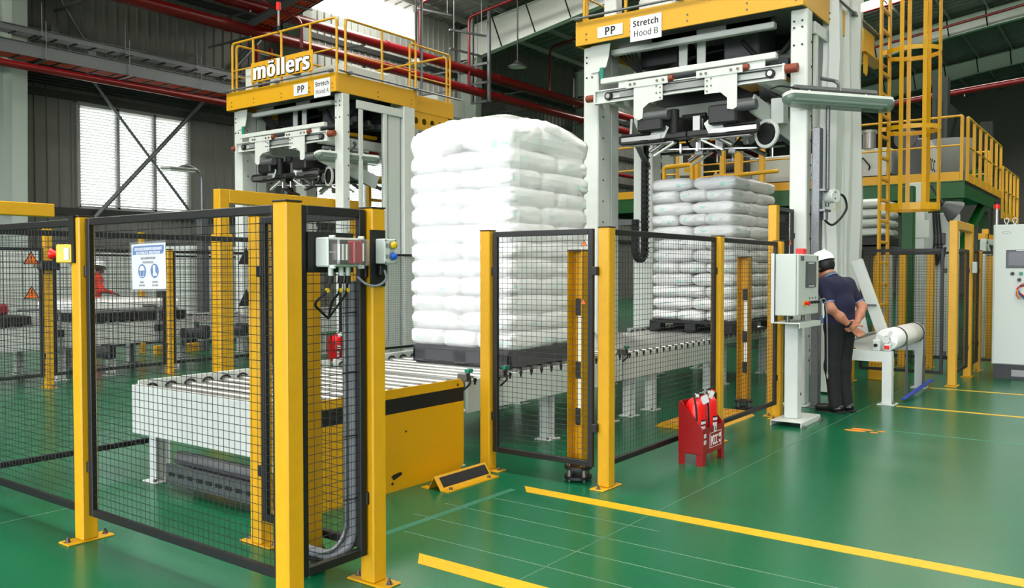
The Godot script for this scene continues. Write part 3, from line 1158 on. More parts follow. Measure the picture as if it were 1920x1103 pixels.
func hood(c: Vector3, h: Vector3, y0: float, y1: float) -> void:
	# a thin bag: rounded-square rings from the pallet up, closed by a domed top
	var nz := FastNoiseLite.new()
	nz.seed = 5
	nz.frequency = 0.9
	var rings := []
	var seg := 56
	var ny := 34
	for i in ny + 9:
		var t := minf(1.0, float(i) / ny)
		var y := lerpf(y0, y1 - 0.12, t)
		var k := 1.0
		if i > ny:
			var a := float(i - ny) / 8.0 * PI / 2
			k = pow(cos(a), 0.8) * 0.99 + 0.001
			y = y1 - 0.12 + sin(a) * 0.25
			if i == ny + 8:
				k = 0.001
		var ring := []
		for s in seg:
			var a := TAU * s / seg
			var d := Vector2(cos(a), sin(a))
			var r := 1.0 / pow(pow(absf(d.x), 9.0) + pow(absf(d.y), 9.0), 1.0 / 9.0)
			var wav := 0.005 * sin((y - 0.83) / 0.153 * TAU - PI / 2) if y > 0.9 else 0.0
			wav += 0.012 * nz.get_noise_3d(d.x * 3.0, y * 3.0, d.y * 3.0)
			ring.append(Vector3(c.x + d.x * r * (h.x + wav) * k, y, c.z + d.y * r * (h.z + wav) * k))
		rings.append(ring)
	for i in rings.size() - 1:
		if i == 3:
			part("skirt", M["film skirt"])
		for s in seg:
			var t := (s + 1) % seg
			var out: Vector3 = rings[i][s] - Vector3(c.x, rings[i][s].y - (0.3 if i > ny else 0.0), c.z)
			var n: Vector3 = (rings[i][t] - rings[i][s]).cross(rings[i + 1][s] - rings[i][s]).normalized()
			if n.dot(out) < 0:
				n = -n
			tri(rings[i][s], rings[i][t], rings[i + 1][t], n, n, n)
			tri(rings[i][s], rings[i + 1][t], rings[i + 1][s], n, n, n)

# ---------- stretch hood machines ----------
func rail_loop(pts: Array, r := 0.021) -> void:
	tb(soft(pts, 0.08, 4), r, 8)

func machine(oz: float, letter: String) -> void:
	var near := letter == "B"
	var lab := "large stretch hood machine with white columns and yellow deck over the second pallet load" if near else "farther stretch hood machine with yellow railed deck, left of the tall pallet load"
	var o := T("stretch_hood_machine", lab, "packing machine", Vector3(10.4, 0, -4.4 + oz))
	var v := func(x: float, y: float, z: float) -> Vector3: return Vector3(x, y, z + oz)
	# columns
	for c in [[9.40, 9.72, -5.82, -5.60], [9.40, 9.56, -3.15, -2.96], [10.82, 11.10, -5.86, -5.55], [10.82, 11.10, -3.26, -2.96]]:
		bx(c[0], c[1], 0.02, 4.36, c[2] + oz, c[3] + oz, 0.012)
		var col := part("column", M["machine white"])
		bx(c[0] - 0.05, c[1] + 0.05, 0, 0.02, c[2] - 0.05 + oz, c[3] + 0.05 + oz, 0.004)
		part("foot_plate", M["machine white"], col)
	for c in [[9.74, 9.93, -5.72, -5.60], [10.5, 10.78, -3.20, -3.02]]:
		bx(c[0], c[1], 0.02, 4.3, c[2] + oz, c[3] + oz, 0.006)
		part("guide_column", M["panel grey"])
	# slots up the rear column and bolt heads on the front ones
	for k in 26:
		bx(11.1, 11.103, 0.4 + k * 0.15, 0.49 + k * 0.15, -5.66 + oz, -5.63 + oz)
		bx(11.06, 11.085, 0.4 + k * 0.15, 0.49 + k * 0.15, -5.549 + oz, -5.546 + oz)
	part("slots", M["dark machine"], null, true)
	for k in 14:
		for zz in [-5.598, -2.957]:
			cy(v.call(9.52, 0.5 + k * 0.27, zz), v.call(9.52, 0.5 + k * 0.27, zz + 0.008), 0.012, 6)
	for yy in [4.23, 4.16, 3.97]:
		for zz in [-5.77, -5.69, -3.11, -3.02]:
			cy(v.call(9.40, yy, zz), v.call(9.39, yy, zz), 0.012, 6)
	part("bolt_heads", M["dark machine"], null, true)
	# gusset plate at the head of the left column
	pr(PackedVector2Array([Vector2(-5.70, 4.36), Vector2(-5.42, 4.36), Vector2(-5.44, 4.2), Vector2(-5.48, 4.07), Vector2(-5.56, 4.04), Vector2(-5.6, 4.02), Vector2(-5.70, 4.02)]), v.call(9.385, 0, 0), Vector3(0, 0, 1), Vector3(0, 1, 0), Vector3(0.012, 0, 0))
	part("gusset", M["machine white"])
	# deck with yellow fascia plates
	bx(9.30, 11.12, 4.50, 4.56, -5.83 + oz, -3.0 + oz)
	part("deck", M["panel dark"])
	bx(11.12, 12.33, 4.50, 4.56, -5.83 + oz, -3.17 + oz)
	part("deck", M["panel dark"])
	bx(9.27, 9.295, 4.36, 4.665, -5.86 + oz, -2.97 + oz, 0.004)
	var fa := part("fascia", M["machine yellow"])
	bx(9.295, 11.12, 4.36, 4.665, -2.99 + oz, -2.965 + oz, 0.004)
	part("fascia", M["machine yellow"])
	bx(9.295, 12.35, 4.36, 4.665, -5.865 + oz, -5.84 + oz, 0.004)
	part("fascia", M["machine yellow"])
	bx(11.14, 12.35, 4.36, 4.66, -3.16 + oz, -3.135 + oz, 0.004)
	part("fascia", M["machine yellow"])
	bx(12.33, 12.355, 4.30, 4.665, -5.84 + oz, -3.16 + oz, 0.004)
	part("fascia", M["machine yellow"])
	for b in [-5.70, -5.07, -4.32, -3.60, -3.05]:
		for yy in [4.42, 4.49]:
			cy(v.call(9.27, yy, b), v.call(9.262, yy, b), 0.012, 6)
	for b in [10.2, 11.0]:
		for yy in [4.42, 4.49]:
			cy(v.call(b, yy, -2.965), v.call(b, yy, -2.957), 0.012, 6)
	part("bolt_heads", M["bolt"], fa, true)
	# bracket plate with round holes under the rear of the deck
	var up := PackedVector2Array([Vector2(11.14, 4.20), Vector2(11.14, 4.36), Vector2(12.2, 4.36), Vector2(12.2, 4.20)])
	var dn := PackedVector2Array([Vector2(12.2, 4.20), Vector2(12.1, 4.06), Vector2(11.14, 4.04), Vector2(11.14, 4.20)])
	var hu := PackedVector2Array([up[0], up[1], up[2], up[3]])
	var hd := PackedVector2Array([dn[0], dn[1], dn[2], dn[3]])
	for k in 4:
		var cx := 11.98 - k * 0.22
		for i in 9:
			var a := PI * i / 8.0
			hu.append(Vector2(cx + cos(a) * 0.06, 4.20 + sin(a) * 0.06))
	for k in 4:
		var cx := 11.32 + k * 0.22
		for i in 9:
			var a := PI + PI * i / 8.0
			hd.append(Vector2(cx + cos(a) * 0.06, 4.20 + sin(a) * 0.06))
	pr(hu, v.call(0, 0, -3.155), Vector3(1, 0, 0), Vector3(0, 1, 0), Vector3(0, 0, 0.012))
	pr(hd, v.call(0, 0, -3.155), Vector3(1, 0, 0), Vector3(0, 1, 0), Vector3(0, 0, 0.012))
	part("bracket_plate", M["machine yellow"])
	# side frame between the columns
	bx(9.74, 11.12, 4.16, 4.30, -3.02 + oz, -2.985 + oz, 0.006)
	part("side_beam", M["machine white"])
	bx(10.36, 10.44, 0.3, 4.16, -3.03 + oz, -2.99 + oz, 0.006)
	part("side_post", M["machine white"])
	bx(9.80, 9.88, 0.3, 4.16, -3.03 + oz, -2.99 + oz, 0.006)
	part("side_post", M["machine white"])
	# cross beam below the fascia with two dark slots, and hanging brackets
	bo(v.call(9.58, 4.28, -4.44), Vector3(0.10, 0.07, 2.12), Basis.IDENTITY, 0.01)
	var cb := part("cross_beam", M["machine white"])
	bo(v.call(9.62, 4.34, -4.44), Vector3(0.04, 0.10, 2.0))
	part("backing_plate", M["panel dark"], cb)
	for z in [[-4.95, -4.35], [-3.98, -3.4]]:
		bx(9.60, 9.62, 4.325, 4.39, z[0] + oz, z[1] + oz)
		part("dark_slot", M["dark machine"], cb)
	for z in [-4.62, -4.38]:
		pr(PackedVector2Array([Vector2(z - 0.055, 4.3), Vector2(z - 0.055, 4.05), Vector2(z - 0.03, 4.0), Vector2(z + 0.03, 4.0), Vector2(z + 0.055, 4.04), Vector2(z + 0.055, 4.3)]), v.call(9.8, 0, 0), Vector3(0, 0, 1), Vector3(0, 1, 0), Vector3(0.02, 0, 0))
		part("hanger", M["machine white"])
	# film opener under the deck: dark boxes between grey beams, cable bundles
	bx(9.95, 10.45, 4.12, 4.46, -5.3 + oz, -4.75 + oz, 0.02)
	part("film_opener", M["dark machine"])
	bx(10.05, 10.65, 3.98, 4.46, -4.2 + oz, -3.75 + oz, 0.02)
	part("film_opener", M["motor grey"])
	bx(10.8, 10.84, 3.6, 4.5, -5.5 + oz, -3.3 + oz)
	part("rear_panel", M["dark machine"])
	for k in 3:
		bar(v.call(10.0 + k * 0.28, 4.03 - k * 0.03, -5.5), v.call(10.0 + k * 0.28, 4.05 - k * 0.03, -3.25), 0.07, 0.09, 0.008)
		part("cross_strut", M["motor grey"])
	for k in 5:
		tb(soft([v.call(9.75, 4.3, -5.5 + k * 0.06), v.call(9.8 + k * 0.03, 3.98 - k * 0.015, -5.2), v.call(9.95, 4.08 + k * 0.02, -4.7), v.call(10.1, 4.25, -4.5 + k * 0.1)], 0.15), 0.014, 6)
		part("cable", M["dark rubber"])
	tb(soft([v.call(9.9, 4.25, -3.9), v.call(9.85, 4.02, -3.7), v.call(9.9, 4.0, -3.45), v.call(9.95, 4.2, -3.3)], 0.1), 0.03, 8)
	part("black_hose", M["dark rubber"])
	for k in 4:
		cy(v.call(9.8 + k * 0.25, 3.92 + 0.06 * (k % 2), -5.4), v.call(9.9 + k * 0.25, 3.98, -3.3), 0.045, 10)
		part("pipe", M["motor grey"])
	bar(v.call(9.7, 3.88, -5.3), v.call(10.6, 4.1, -4.2), 0.12, 0.10)
	part("strut", M["motor grey"])
	bar(v.call(9.75, 3.9, -3.35), v.call(10.6, 4.05, -4.1), 0.12, 0.10)
	part("strut", M["motor grey"])
	# drive gear seen through the side opening
	bx(9.75, 10.8, 3.30, 3.52, -3.95 + oz, -3.85 + oz, 0.01)
	part("drive_beam", M["machine white"])
	bx(9.9, 10.7, 3.80, 3.86, -4.1 + oz, -3.5 + oz, 0.006)
	part("yellow_plate", M["machine yellow"])
	cy(v.call(10.2, 3.68, -3.75), v.call(10.2, 3.68, -3.55), 0.13, 18)
	part("gear_drum", M["motor grey"])
	bx(10.25, 10.75, 3.54, 3.60, -3.7 + oz, -3.5 + oz, 0.006)
	part("red_bracket", M["red paint"])
	bx(9.78, 9.95, 3.2, 3.5, -3.5 + oz, -3.35 + oz, 0.008)
	part("chain_carrier", M["machine white"])
	# moving carriage: white channel with belt, cover bar, two hook plates
	bx(9.30, 9.315, 3.59, 3.755, -5.575 + oz, -3.175 + oz, 0.003)
	var ca := part("carriage_beam", M["machine white"])
	bx(9.26, 9.30, 3.742, 3.755, -5.575 + oz, -3.175 + oz)
	part("beam_flange", M["machine white"], ca)
	bx(9.26, 9.30, 3.59, 3.603, -5.575 + oz, -3.175 + oz)
	part("beam_flange", M["machine white"], ca)
	bx(9.255, 9.32, 3.585, 3.76, -3.19 + oz, -3.165 + oz)
	part("beam_end", M["machine white"], ca)
	bx(9.255, 9.32, 3.585, 3.76, -5.585 + oz, -5.56 + oz)
	part("beam_end", M["machine white"], ca)
	for z in [-5.38, -3.33]:
		cy(v.call(9.30, 3.672, z), v.call(9.265, 3.672, z), 0.052, 16)
		var pu := part("belt_pulley", M["dark rubber"], ca)
		cy(v.call(9.265, 3.672, z), v.call(9.255, 3.672, z), 0.03, 10)
		part("hub", M["steel"], ca)
	for y in [3.63, 3.712]:
		bx(9.27, 9.295, y, y + 0.009, -5.38 + oz, -3.33 + oz)
		part("belt", M["dark rubber"], ca)
	bx(9.275, 9.297, 3.63, 3.72, -5.22 + oz, -4.95 + oz)
	part("slide_block", M["panel dark"], ca)
	bx(9.275, 9.297, 3.63, 3.72, -4.6 + oz, -4.1 + oz)
	part("slide_block", M["panel dark"], ca)
	bx(9.28, 9.36, 3.835, 3.905, -5.5 + oz, -3.27 + oz, 0.008)
	part("cover_bar", M["machine white"])
	bx(9.30, 9.33, 3.755, 3.84, -5.25 + oz, -5.12 + oz)
	part("cover_stay", M["machine white"])
	bx(9.30, 9.33, 3.755, 3.84, -3.6 + oz, -3.4 + oz)
	part("cover_stay", M["machine white"])
	for k in [[-5.105, -4.545, -5.003, -4.617, -4.885], [-4.183, -3.626, -4.084, -3.694, -3.811]]:
		pr(PackedVector2Array([Vector2(k[0], 3.722), Vector2(k[1], 3.722), Vector2(k[1], 3.805), Vector2(k[0], 3.805)]), v.call(9.225, 0, 0), Vector3(0, 0, 1), Vector3(0, 1, 0), Vector3(0.012, 0, 0))
		var hp := part("hook_bar", M["machine white"])
		var fl: bool = k[0] > -4.5
		var poly := PackedVector2Array()
		if not fl:
			poly = PackedVector2Array([Vector2(k[2], 3.75), Vector2(k[3], 3.75), Vector2(k[3], 3.535), Vector2(k[3] - 0.18, 3.515), Vector2(k[4] + 0.01, 3.46), Vector2(k[4], 3.34), Vector2(k[4] - 0.05, 3.32), Vector2(k[2], 3.365)])
		else:
			poly = PackedVector2Array([Vector2(k[2], 3.75), Vector2(k[3], 3.75), Vector2(k[3], 3.345), Vector2(k[4] + 0.07, 3.32), Vector2(k[4], 3.335), Vector2(k[4], 3.46), Vector2(k[4] - 0.08, 3.53), Vector2(k[2], 3.53)])
		pr(poly, v.call(9.235, 0, 0), Vector3(0, 0, 1), Vector3(0, 1, 0), Vector3(0.012, 0, 0))
		part("hook_plate", M["machine white"], hp)
		for q in [0.06, 0.12, 0.42, 0.5]:
			cy(v.call(9.225, 3.765, k[0] + q), v.call(9.212, 3.765, k[0] + q), 0.016, 6)
		for q in [[0.03, 3.68], [0.08, 3.70], [0.03, 3.62], [0.08, 3.62], [0.03, 3.56]]:
			var zq: float = k[3] - q[0] if not fl else k[2] + q[0]
			cy(v.call(9.235, q[1], zq), v.call(9.225, q[1], zq), 0.011, 6)
		part("bolt_heads", M["bolt"], hp, true)
		cy(v.call(9.25, 3.775, k[1] + 0.0), v.call(9.25, 3.775, k[1] + 0.06), 0.035, 14)
		part("bumper", M["orange rubber"], hp)
		# gripper hanging behind the hook plate
		bx(9.26, 10.2, 3.18, 3.40, k[2] + 0.03 + oz, k[3] - 0.02 + oz, 0.02)
		part("gripper_body", M["dark machine"])
		cy(v.call(9.3, 3.36, k[4]), v.call(9.3, 3.36, k[4] + 0.32), 0.06, 14)
		part("gripper_motor", M["motor grey"])
	cy(v.call(9.29, 3.672, -5.585), v.call(9.29, 3.672, -5.70), 0.045, 14)
	part("bumper", M["orange rubber"])
	cy(v.call(9.29, 3.70, -3.165), v.call(9.29, 3.70, -3.03), 0.05, 14)
	part("bumper", M["orange rubber"])
	# rear carriage and side rails of the moving frame
	for z in [-5.35, -3.45]:
		bar(v.call(9.32, 3.66, z), v.call(10.75, 3.66, z), 0.09, 0.16, 0.01)
		part("frame_rail", M["panel grey"])
	bar(v.call(10.75, 3.66, -5.5), v.call(10.75, 3.66, -3.2), 0.08, 0.16, 0.01)
	part("frame_rail", M["panel grey"])
	# clamp arms: silver jaws, black cables, white brackets
	for s in [[-5.0, 1.0], [-3.75, -1.0]]:
		for xx in [9.45, 10.55]:
			var c: Vector3 = v.call(xx, 3.12, s[0])
			bar(c, c + Vector3(0, 0, 0.62 * s[1]), 0.14, 0.07, 0.01)
			var arm := part("clamp_arm", M["dark machine"])
			bar(c + Vector3(0, -0.07, -0.15 * s[1]), c + Vector3(0, -0.07, 0.45 * s[1]), 0.1, 0.012)
			part("arm_plate", M["steel"], arm)
			pr(PackedVector2Array([Vector2(0, 0), Vector2(0.22, 0.02), Vector2(0.28, 0.14), Vector2(0.2, 0.2), Vector2(0.06, 0.12)]), c + Vector3(-0.08, -0.04, 0.12 * s[1]), Vector3(0, 0, s[1]), Vector3(0, 1, 0), Vector3(0.012, 0, 0))
			part("arm_bracket", M["machine white"], arm)
			tb(soft([c + Vector3(-0.08, 0.05, 0.15 * s[1]), c + Vector3(-0.08, 0.05, -0.26 * s[1]), c + Vector3(-0.08, -0.05, -0.26 * s[1]), c + Vector3(-0.08, -0.05, 0.35 * s[1])], 0.05), 0.02, 6)
			part("energy_loop", M["dark rubber"], arm)
			bar(c + Vector3(-0.09, 0.0, -0.24 * s[1]), c + Vector3(-0.09, 0.0, 0.30 * s[1]), 0.012, 0.05)
			part("tray_plate", M["steel"], arm)
			bar(c + Vector3(0.02, 0.06, 0.1 * s[1]), c + Vector3(0.25, 0.22, 0.30 * s[1]), 0.09, 0.06, 0.01)
			part("link_arm", M["motor grey"], arm)
			bo(c + Vector3(0.0, -0.16, 0.52 * s[1]), Vector3(0.14, 0.10, 0.02), Basis(Vector3.UP, 0.4))
			part("jaw_plate", M["steel"], arm)
			bar(c + Vector3(-0.02, -0.08, 0.45 * s[1]), c + Vector3(-0.02, -0.22, 0.18 * s[1]), 0.05, 0.02)
			part("finger", M["machine white"], arm)
			cy(c + Vector3(0.05, -0.16, 0.1 * s[1]), c + Vector3(0.05, -0.02, 0.35 * s[1]), 0.03, 10)
			part("cylinder", M["steel"], arm)
	for q in [[10.0, -4.55, 0.11], [10.1, -4.15, 0.10], [9.7, -4.38, 0.05]]:
		bx(q[0], q[0] + 0.03, 2.95, 3.42, q[1] + oz, q[1] + q[2] + oz, 0.004)
		part("guide_bar", M["steel"])
	cy(v.call(9.75, 3.0, -4.72), v.call(9.75, 3.5, -4.72), 0.07, 14)
	part("vacuum_pot", M["dark rubber"])
	cy(v.call(9.55, 3.35, -4.5), v.call(9.55, 3.35, -4.2), 0.035, 12)
	part("cylinder", M["dark rubber"])
	for k in 3:
		tb(soft([v.call(10.3, 3.5, -4.9 + k * 0.3), v.call(10.2, 3.0 - k * 0.03, -4.7 + k * 0.3), v.call(10.0, 3.05, -4.2 + k * 0.25), v.call(9.9, 3.4, -4.0 + k * 0.2)], 0.25), 0.016, 6)
		part("hose", M["dark rubber"])
	# side arm plates, rings and vertical guides of the gripper frame
	for q in [[-3.62, -3.30, 0.0], [-5.18, -5.50, 0.12]]:
		bar(v.call(9.5, 3.42 - q[2], q[0]), v.call(10.5, 3.02, q[1]), 0.03, 0.22, 0.004)
		part("side_arm", M["panel grey"])
		bar(v.call(9.6, 3.22 - q[2], q[0] + 0.02), v.call(10.6, 2.92, q[1]), 0.05, 0.06, 0.006)
		part("side_arm", M["motor grey"])
	la([Vector2(0.13, -0.015), Vector2(0.165, -0.015), Vector2(0.165, 0.015), Vector2(0.13, 0.015)], v.call(9.55, 3.06, -3.46), Vector3(-1, 0, -0.35), 24)
	part("ring", M["machine white"])
	la([Vector2(0.0, -0.05), Vector2(0.125, -0.05), Vector2(0.125, 0.04), Vector2(0.0, 0.04)], v.call(9.60, 3.06, -3.48), Vector3(-1, 0, -0.35), 20)
	part("drum", M["dark rubber"])
	for q in [[9.45, -4.28, 3.12, 3.34], [9.5, -3.98, 3.10, 3.38], [9.7, -4.1, 2.95, 3.2]]:
		bx(q[0], q[0] + 0.06, q[2], q[3], q[1] - 0.05 + oz, q[1] + 0.05 + oz, 0.006)
		part("guide_plate", M["steel"])
	cy(v.call(9.42, 3.14, -4.55), v.call(9.42, 3.42, -4.55), 0.055, 14)
	part("buffer", M["dark rubber"])
	bar(v.call(9.5, 2.98, -4.75), v.call(9.9, 2.96, -3.7), 0.015, 0.015)
	part("thin_rod", M["steel"])
	bar(v.call(9.9, 2.98, -4.2), v.call(9.5, 2.86, -4.0), 0.04, 0.03)
	part("finger", M["motor grey"])
	# teal sensor
	bx(9.375, 9.395, 3.925, 4.07, -5.57 + oz, -5.51 + oz, 0.004)
	part("sensor", M["teal"])
	# cable chain hanging in a loop beside the rear column
	var links := []
	var cz := -5.42 + oz
	var x1 := 10.33
	var bottom := 1.78 if near else 1.9
	var yy := 3.45
	while yy > bottom:
		links.append([Vector3(x1, yy, cz), Vector3(0, -1, 0)])
		yy -= 0.072
	for i in 8:
		var a := PI * (i + 0.5) / 8.0
		links.append([Vector3(x1 - 0.13 + cos(a) * 0.13, bottom - sin(a) * 0.13, cz), Vector3(-sin(a), -cos(a), 0)])
	for i in 6:
		links.append([Vector3(x1 - 0.26, bottom + i * 0.072, cz), Vector3(0, 1, 0)])
	var ch := T_child(o, "cable_chain")
	for l in links:
		bar(l[0] - l[1] * 0.0355, l[0] + l[1] * 0.0355, 0.09, 0.075, 0.006, Vector3(0, 0, 1))
		part("link", M["dark rubber"], ch)
		bar(l[0] - l[1] * 0.010 + Vector3(0, 0, 0.0385), l[0] + l[1] * 0.010 + Vector3(0, 0, 0.0385), 0.07, 0.008)
		part("link_bar", M["motor grey"] if near else M["chain red"], ch)
	# railings
	var rl := []
	for z in [-5.78, -5.18, -4.41, -3.67, -3.03]:
		rl.append(z)
	rail_loop([v.call(9.35, 4.45, rl[0]), v.call(9.35, 5.56, rl[0]), v.call(9.35, 5.56, rl[4]), v.call(9.35, 4.45, rl[4])])
	var rg := part("railing", M["machine yellow"])
	for i in [1, 2, 3]:
		cy(v.call(9.35, 4.45, rl[i]), v.call(9.35, 5.56, rl[i]), 0.021, 8)
		part("railing_post", M["machine yellow"], rg)
	cy(v.call(9.35, 5.07, rl[0]), v.call(9.35, 5.07, rl[4]), 0.013, 8)
	part("mid_rail", M["machine yellow"], rg)
	rail_loop([v.call(9.50, 4.45, -2.99), v.call(9.50, 5.56, -2.99), v.call(11.15, 5.56, -2.99), v.call(11.15, 4.45, -2.99)])
	var r2 := part("railing", M["machine yellow"])
	cy(v.call(10.32, 4.45, -2.99), v.call(10.32, 5.56, -2.99), 0.021, 8)
	part("railing_post", M["machine yellow"], r2)
	cy(v.call(9.5, 5.0, -2.99), v.call(11.15, 5.0, -2.99), 0.013, 8)
	part("mid_rail", M["machine yellow"], r2)
	for z in [-3.18, -5.80]:
		rail_loop([v.call(11.2 if z > -4 else 9.45, 4.45, z), v.call(11.2 if z > -4 else 9.45, 5.56, z), v.call(12.3, 5.56, z), v.call(12.3, 4.45, z)])
		var r3 := part("railing", M["machine yellow"])
		cy(v.call(9.45 if z < -4 else 11.2, 5.0, z), v.call(12.3, 5.0, z), 0.013, 8)
		part("mid_rail", M["machine yellow"], r3)
	rail_loop([v.call(12.34, 4.45, -5.7), v.call(12.34, 5.56, -5.7), v.call(12.34, 5.56, -3.3), v.call(12.34, 4.45, -3.3)])
	part("railing", M["machine yellow"])
	for s in [[9.22, 9.22, -5.9, -3.0], [9.3, 12.3, -2.92, -2.92]]:
		cy(v.call(s[0], 4.69, s[2]), v.call(s[1], 4.69, s[3]), 0.016, 8)
		part("conduit_pipe", M["galvanised"])
	for p in [[9.24, -5.8], [9.24, -4.4], [9.24, -3.05], [9.55, -2.94], [11.1, -2.94]]:
		bo(v.call(p[0], 4.69, p[1]), Vector3(0.06, 0.05, 0.09), Basis.IDENTITY, 0.008)
		part("pipe_clamp", M["galvanised"])
	# film magazine on the deck
	bx(9.9, 11.0, 4.56, 5.02, -4.6 + oz, -3.5 + oz, 0.03)
	part("film_magazine", M["machine white"])
	bx(9.7, 10.2, 4.56, 4.95, -5.2 + oz, -4.7 + oz, 0.03)
	part("film_magazine", M["machine white"])
	bx(9.45, 9.6, 4.5, 5.1, -5.55 + oz, -5.37 + oz, 0.01)
	part("film_guide", M["machine white"])
	# signs
	if near:
		placard(v.call(9.262, 4.475, -5.352), 0.36, 0.135, [["PP", 0.098, 0.0, 700]], "white sign reading PP")
		placard(v.call(9.260, 4.43, -4.855), 0.42, 0.29, [["Stretch", 0.072, 0.066, 600], ["Hood B", 0.072, -0.056, 500]], "white sign with the machine name")
	else:
		placard(v.call(9.262, 4.49, -3.81), 0.36, 0.19, [["PP", 0.115, 0.0, 700]], "white sign reading PP")
		placard(v.call(9.260, 4.45, -3.28), 0.39, 0.29, [["Stretch", 0.068, 0.066, 600], ["Hood A", 0.068, -0.056, 500]], "white sign with the machine name")
		# maker's board on the railing
		bx(9.312, 9.326, 4.78, 5.12, -5.20 + oz, -3.57 + oz, 0.004)
		var bd := part("name_board", M["machine yellow"])
		for a in 8:
			words("möllers", M["ink"], v.call(9.3085 - 0.0003 * a, 4.852 + 0.017 * sin(a * PI / 4), -4.385 + 0.020 * cos(a * PI / 4)), Vector3(0, 0, 1), 0.265, bd, 700, 0.003, Vector3.UP, 1.13)
		for a in 3:
			words("möllers", M["white plain"], v.call(9.301 - 0.0012 * a, 4.852, -4.395 + 0.010 * a), Vector3(0, 0, 1), 0.265, bd, 700, 0.004, Vector3.UP, 1.13)
		cy(v.call(9.35, 5.56, -4.48), v.call(9.35, 5.66, -4.48), 0.03, 10)
		var bc := part("beacon_stem", M["dark rubber"])
		cy(v.call(9.35, 5.66, -4.48), v.call(9.35, 5.93, -4.48), 0.022, 10)
		part("beacon_pole", M["steel"], bc)
		cy(v.call(9.35, 5.93, -4.48), v.call(9.35, 6.06, -4.48), 0.04, 12)
		part("beacon", M["bright red"], bc)

func T_child(o: Node3D, called: String) -> Node3D:
	var c := Node3D.new()
	c.name = called
	o.add_child(c, true)
	return c

func placard(c: Vector3, w: float, h: float, lines: Array, lab: String) -> void:
	bo(c, Vector3(0.004, h, w), Basis.IDENTITY, 0.0)
	var s := part("sign", M["paper"])
	s.set_meta("label", lab)
	for l in lines:
		words(l[0], M["ink"], c + Vector3(-0.003, l[2] - l[1] * 0.36, 0), Vector3(0, 0, 1), l[1], s, l[3], 0.001)

func machines() -> void:
	machine(0.0, "B")
	machine(-7.4, "A")

# ---------- small things on the near fences ----------
func disc(c: Vector3, u: Vector3, v: Vector3, ru: float, rv: float, w: Vector3, n := 20) -> void:
	var p := PackedVector2Array()
	for i in n:
		p.append(Vector2(cos(TAU * i / n) * ru, sin(TAU * i / n) * rv))
	pr(p, c, u, v, w, true)

func warning_triangle(c: Vector3, size: float, facing: Vector3, label: String, back := false) -> void:
	var u := Vector3.UP.cross(facing)
	T("warning_triangle", label, "warning sign", c)
	var h := size * 0.87
	pr(PackedVector2Array([Vector2(-size / 2, -h / 3), Vector2(size / 2, -h / 3), Vector2(0, h * 2 / 3)]), c, u, Vector3.UP, facing * 0.003)
	var p := part("plate", M["ink"])
	if back:
		return
	var k := 0.78
	pr(PackedVector2Array([Vector2(-size / 2 * k, -h / 3 * k), Vector2(size / 2 * k, -h / 3 * k), Vector2(0, h * 2 / 3 * k)]), c + facing * 0.003, u, Vector3.UP, facing * 0.001)
	part("orange_field", M["hazard orange"], p)
	var f := c + facing * 0.004
	bar(f + Vector3.UP * size * 0.03, f + Vector3.UP * size * 0.27, size * 0.07, 0.0015, 0.0, facing)
	disc(f - Vector3.UP * size * 0.08, u, Vector3.UP, size * 0.045, size * 0.045, facing * 0.001, 8)
	part("symbol", M["ink"], p)

func light_curtain(x: float, z: float, label: String) -> Node3D:
	var o := T("light_curtain_post", label, "light curtain", Vector3(x, 0, z))
	for s in [[-0.06, -0.055], [0.055, 0.06]]:
		bx(x - 0.055, x + 0.055, 0.11, 1.64, z + s[0], z + s[1])
		part("flange", M["machine yellow"])
	bx(x + 0.05, x + 0.056, 0.11, 1.64, z - 0.055, z + 0.055)
	part("back_plate", M["machine yellow"])
	bx(x - 0.056, x + 0.058, 1.64, 1.646, z - 0.062, z + 0.062)
	part("cap", M["black plastic"])
	bx(x - 0.02, x + 0.02, 0.45, 1.27, z + 0.005, z + 0.045, 0.004)
	var b := part("light_bar", M["tube white"])
	for y in [0.46, 0.79, 1.24]:
		bx(x - 0.035, x + 0.03, y - 0.06, y + 0.06, z - 0.005, z + 0.052, 0.005)
		part("bar_bracket", M["black plastic"], b)
	for y in [0.015, 0.085]:
		cy(Vector3(x, y, z), Vector3(x, y + 0.02, z), 0.10, 18)
		part("spring_plate", M["black plastic"])
	for a in 4:
		var p := Vector3(x + cos(a * PI / 2 + 0.4) * 0.075, 0, z + sin(a * PI / 2 + 0.4) * 0.075)
		cy(p, p + Vector3(0, 0.125, 0), 0.010, 8)
		cy(p + Vector3(0, 0.035, 0), p + Vector3(0, 0.085, 0), 0.02, 8)
		part("spring_bolt", M["bolt"])
	return o

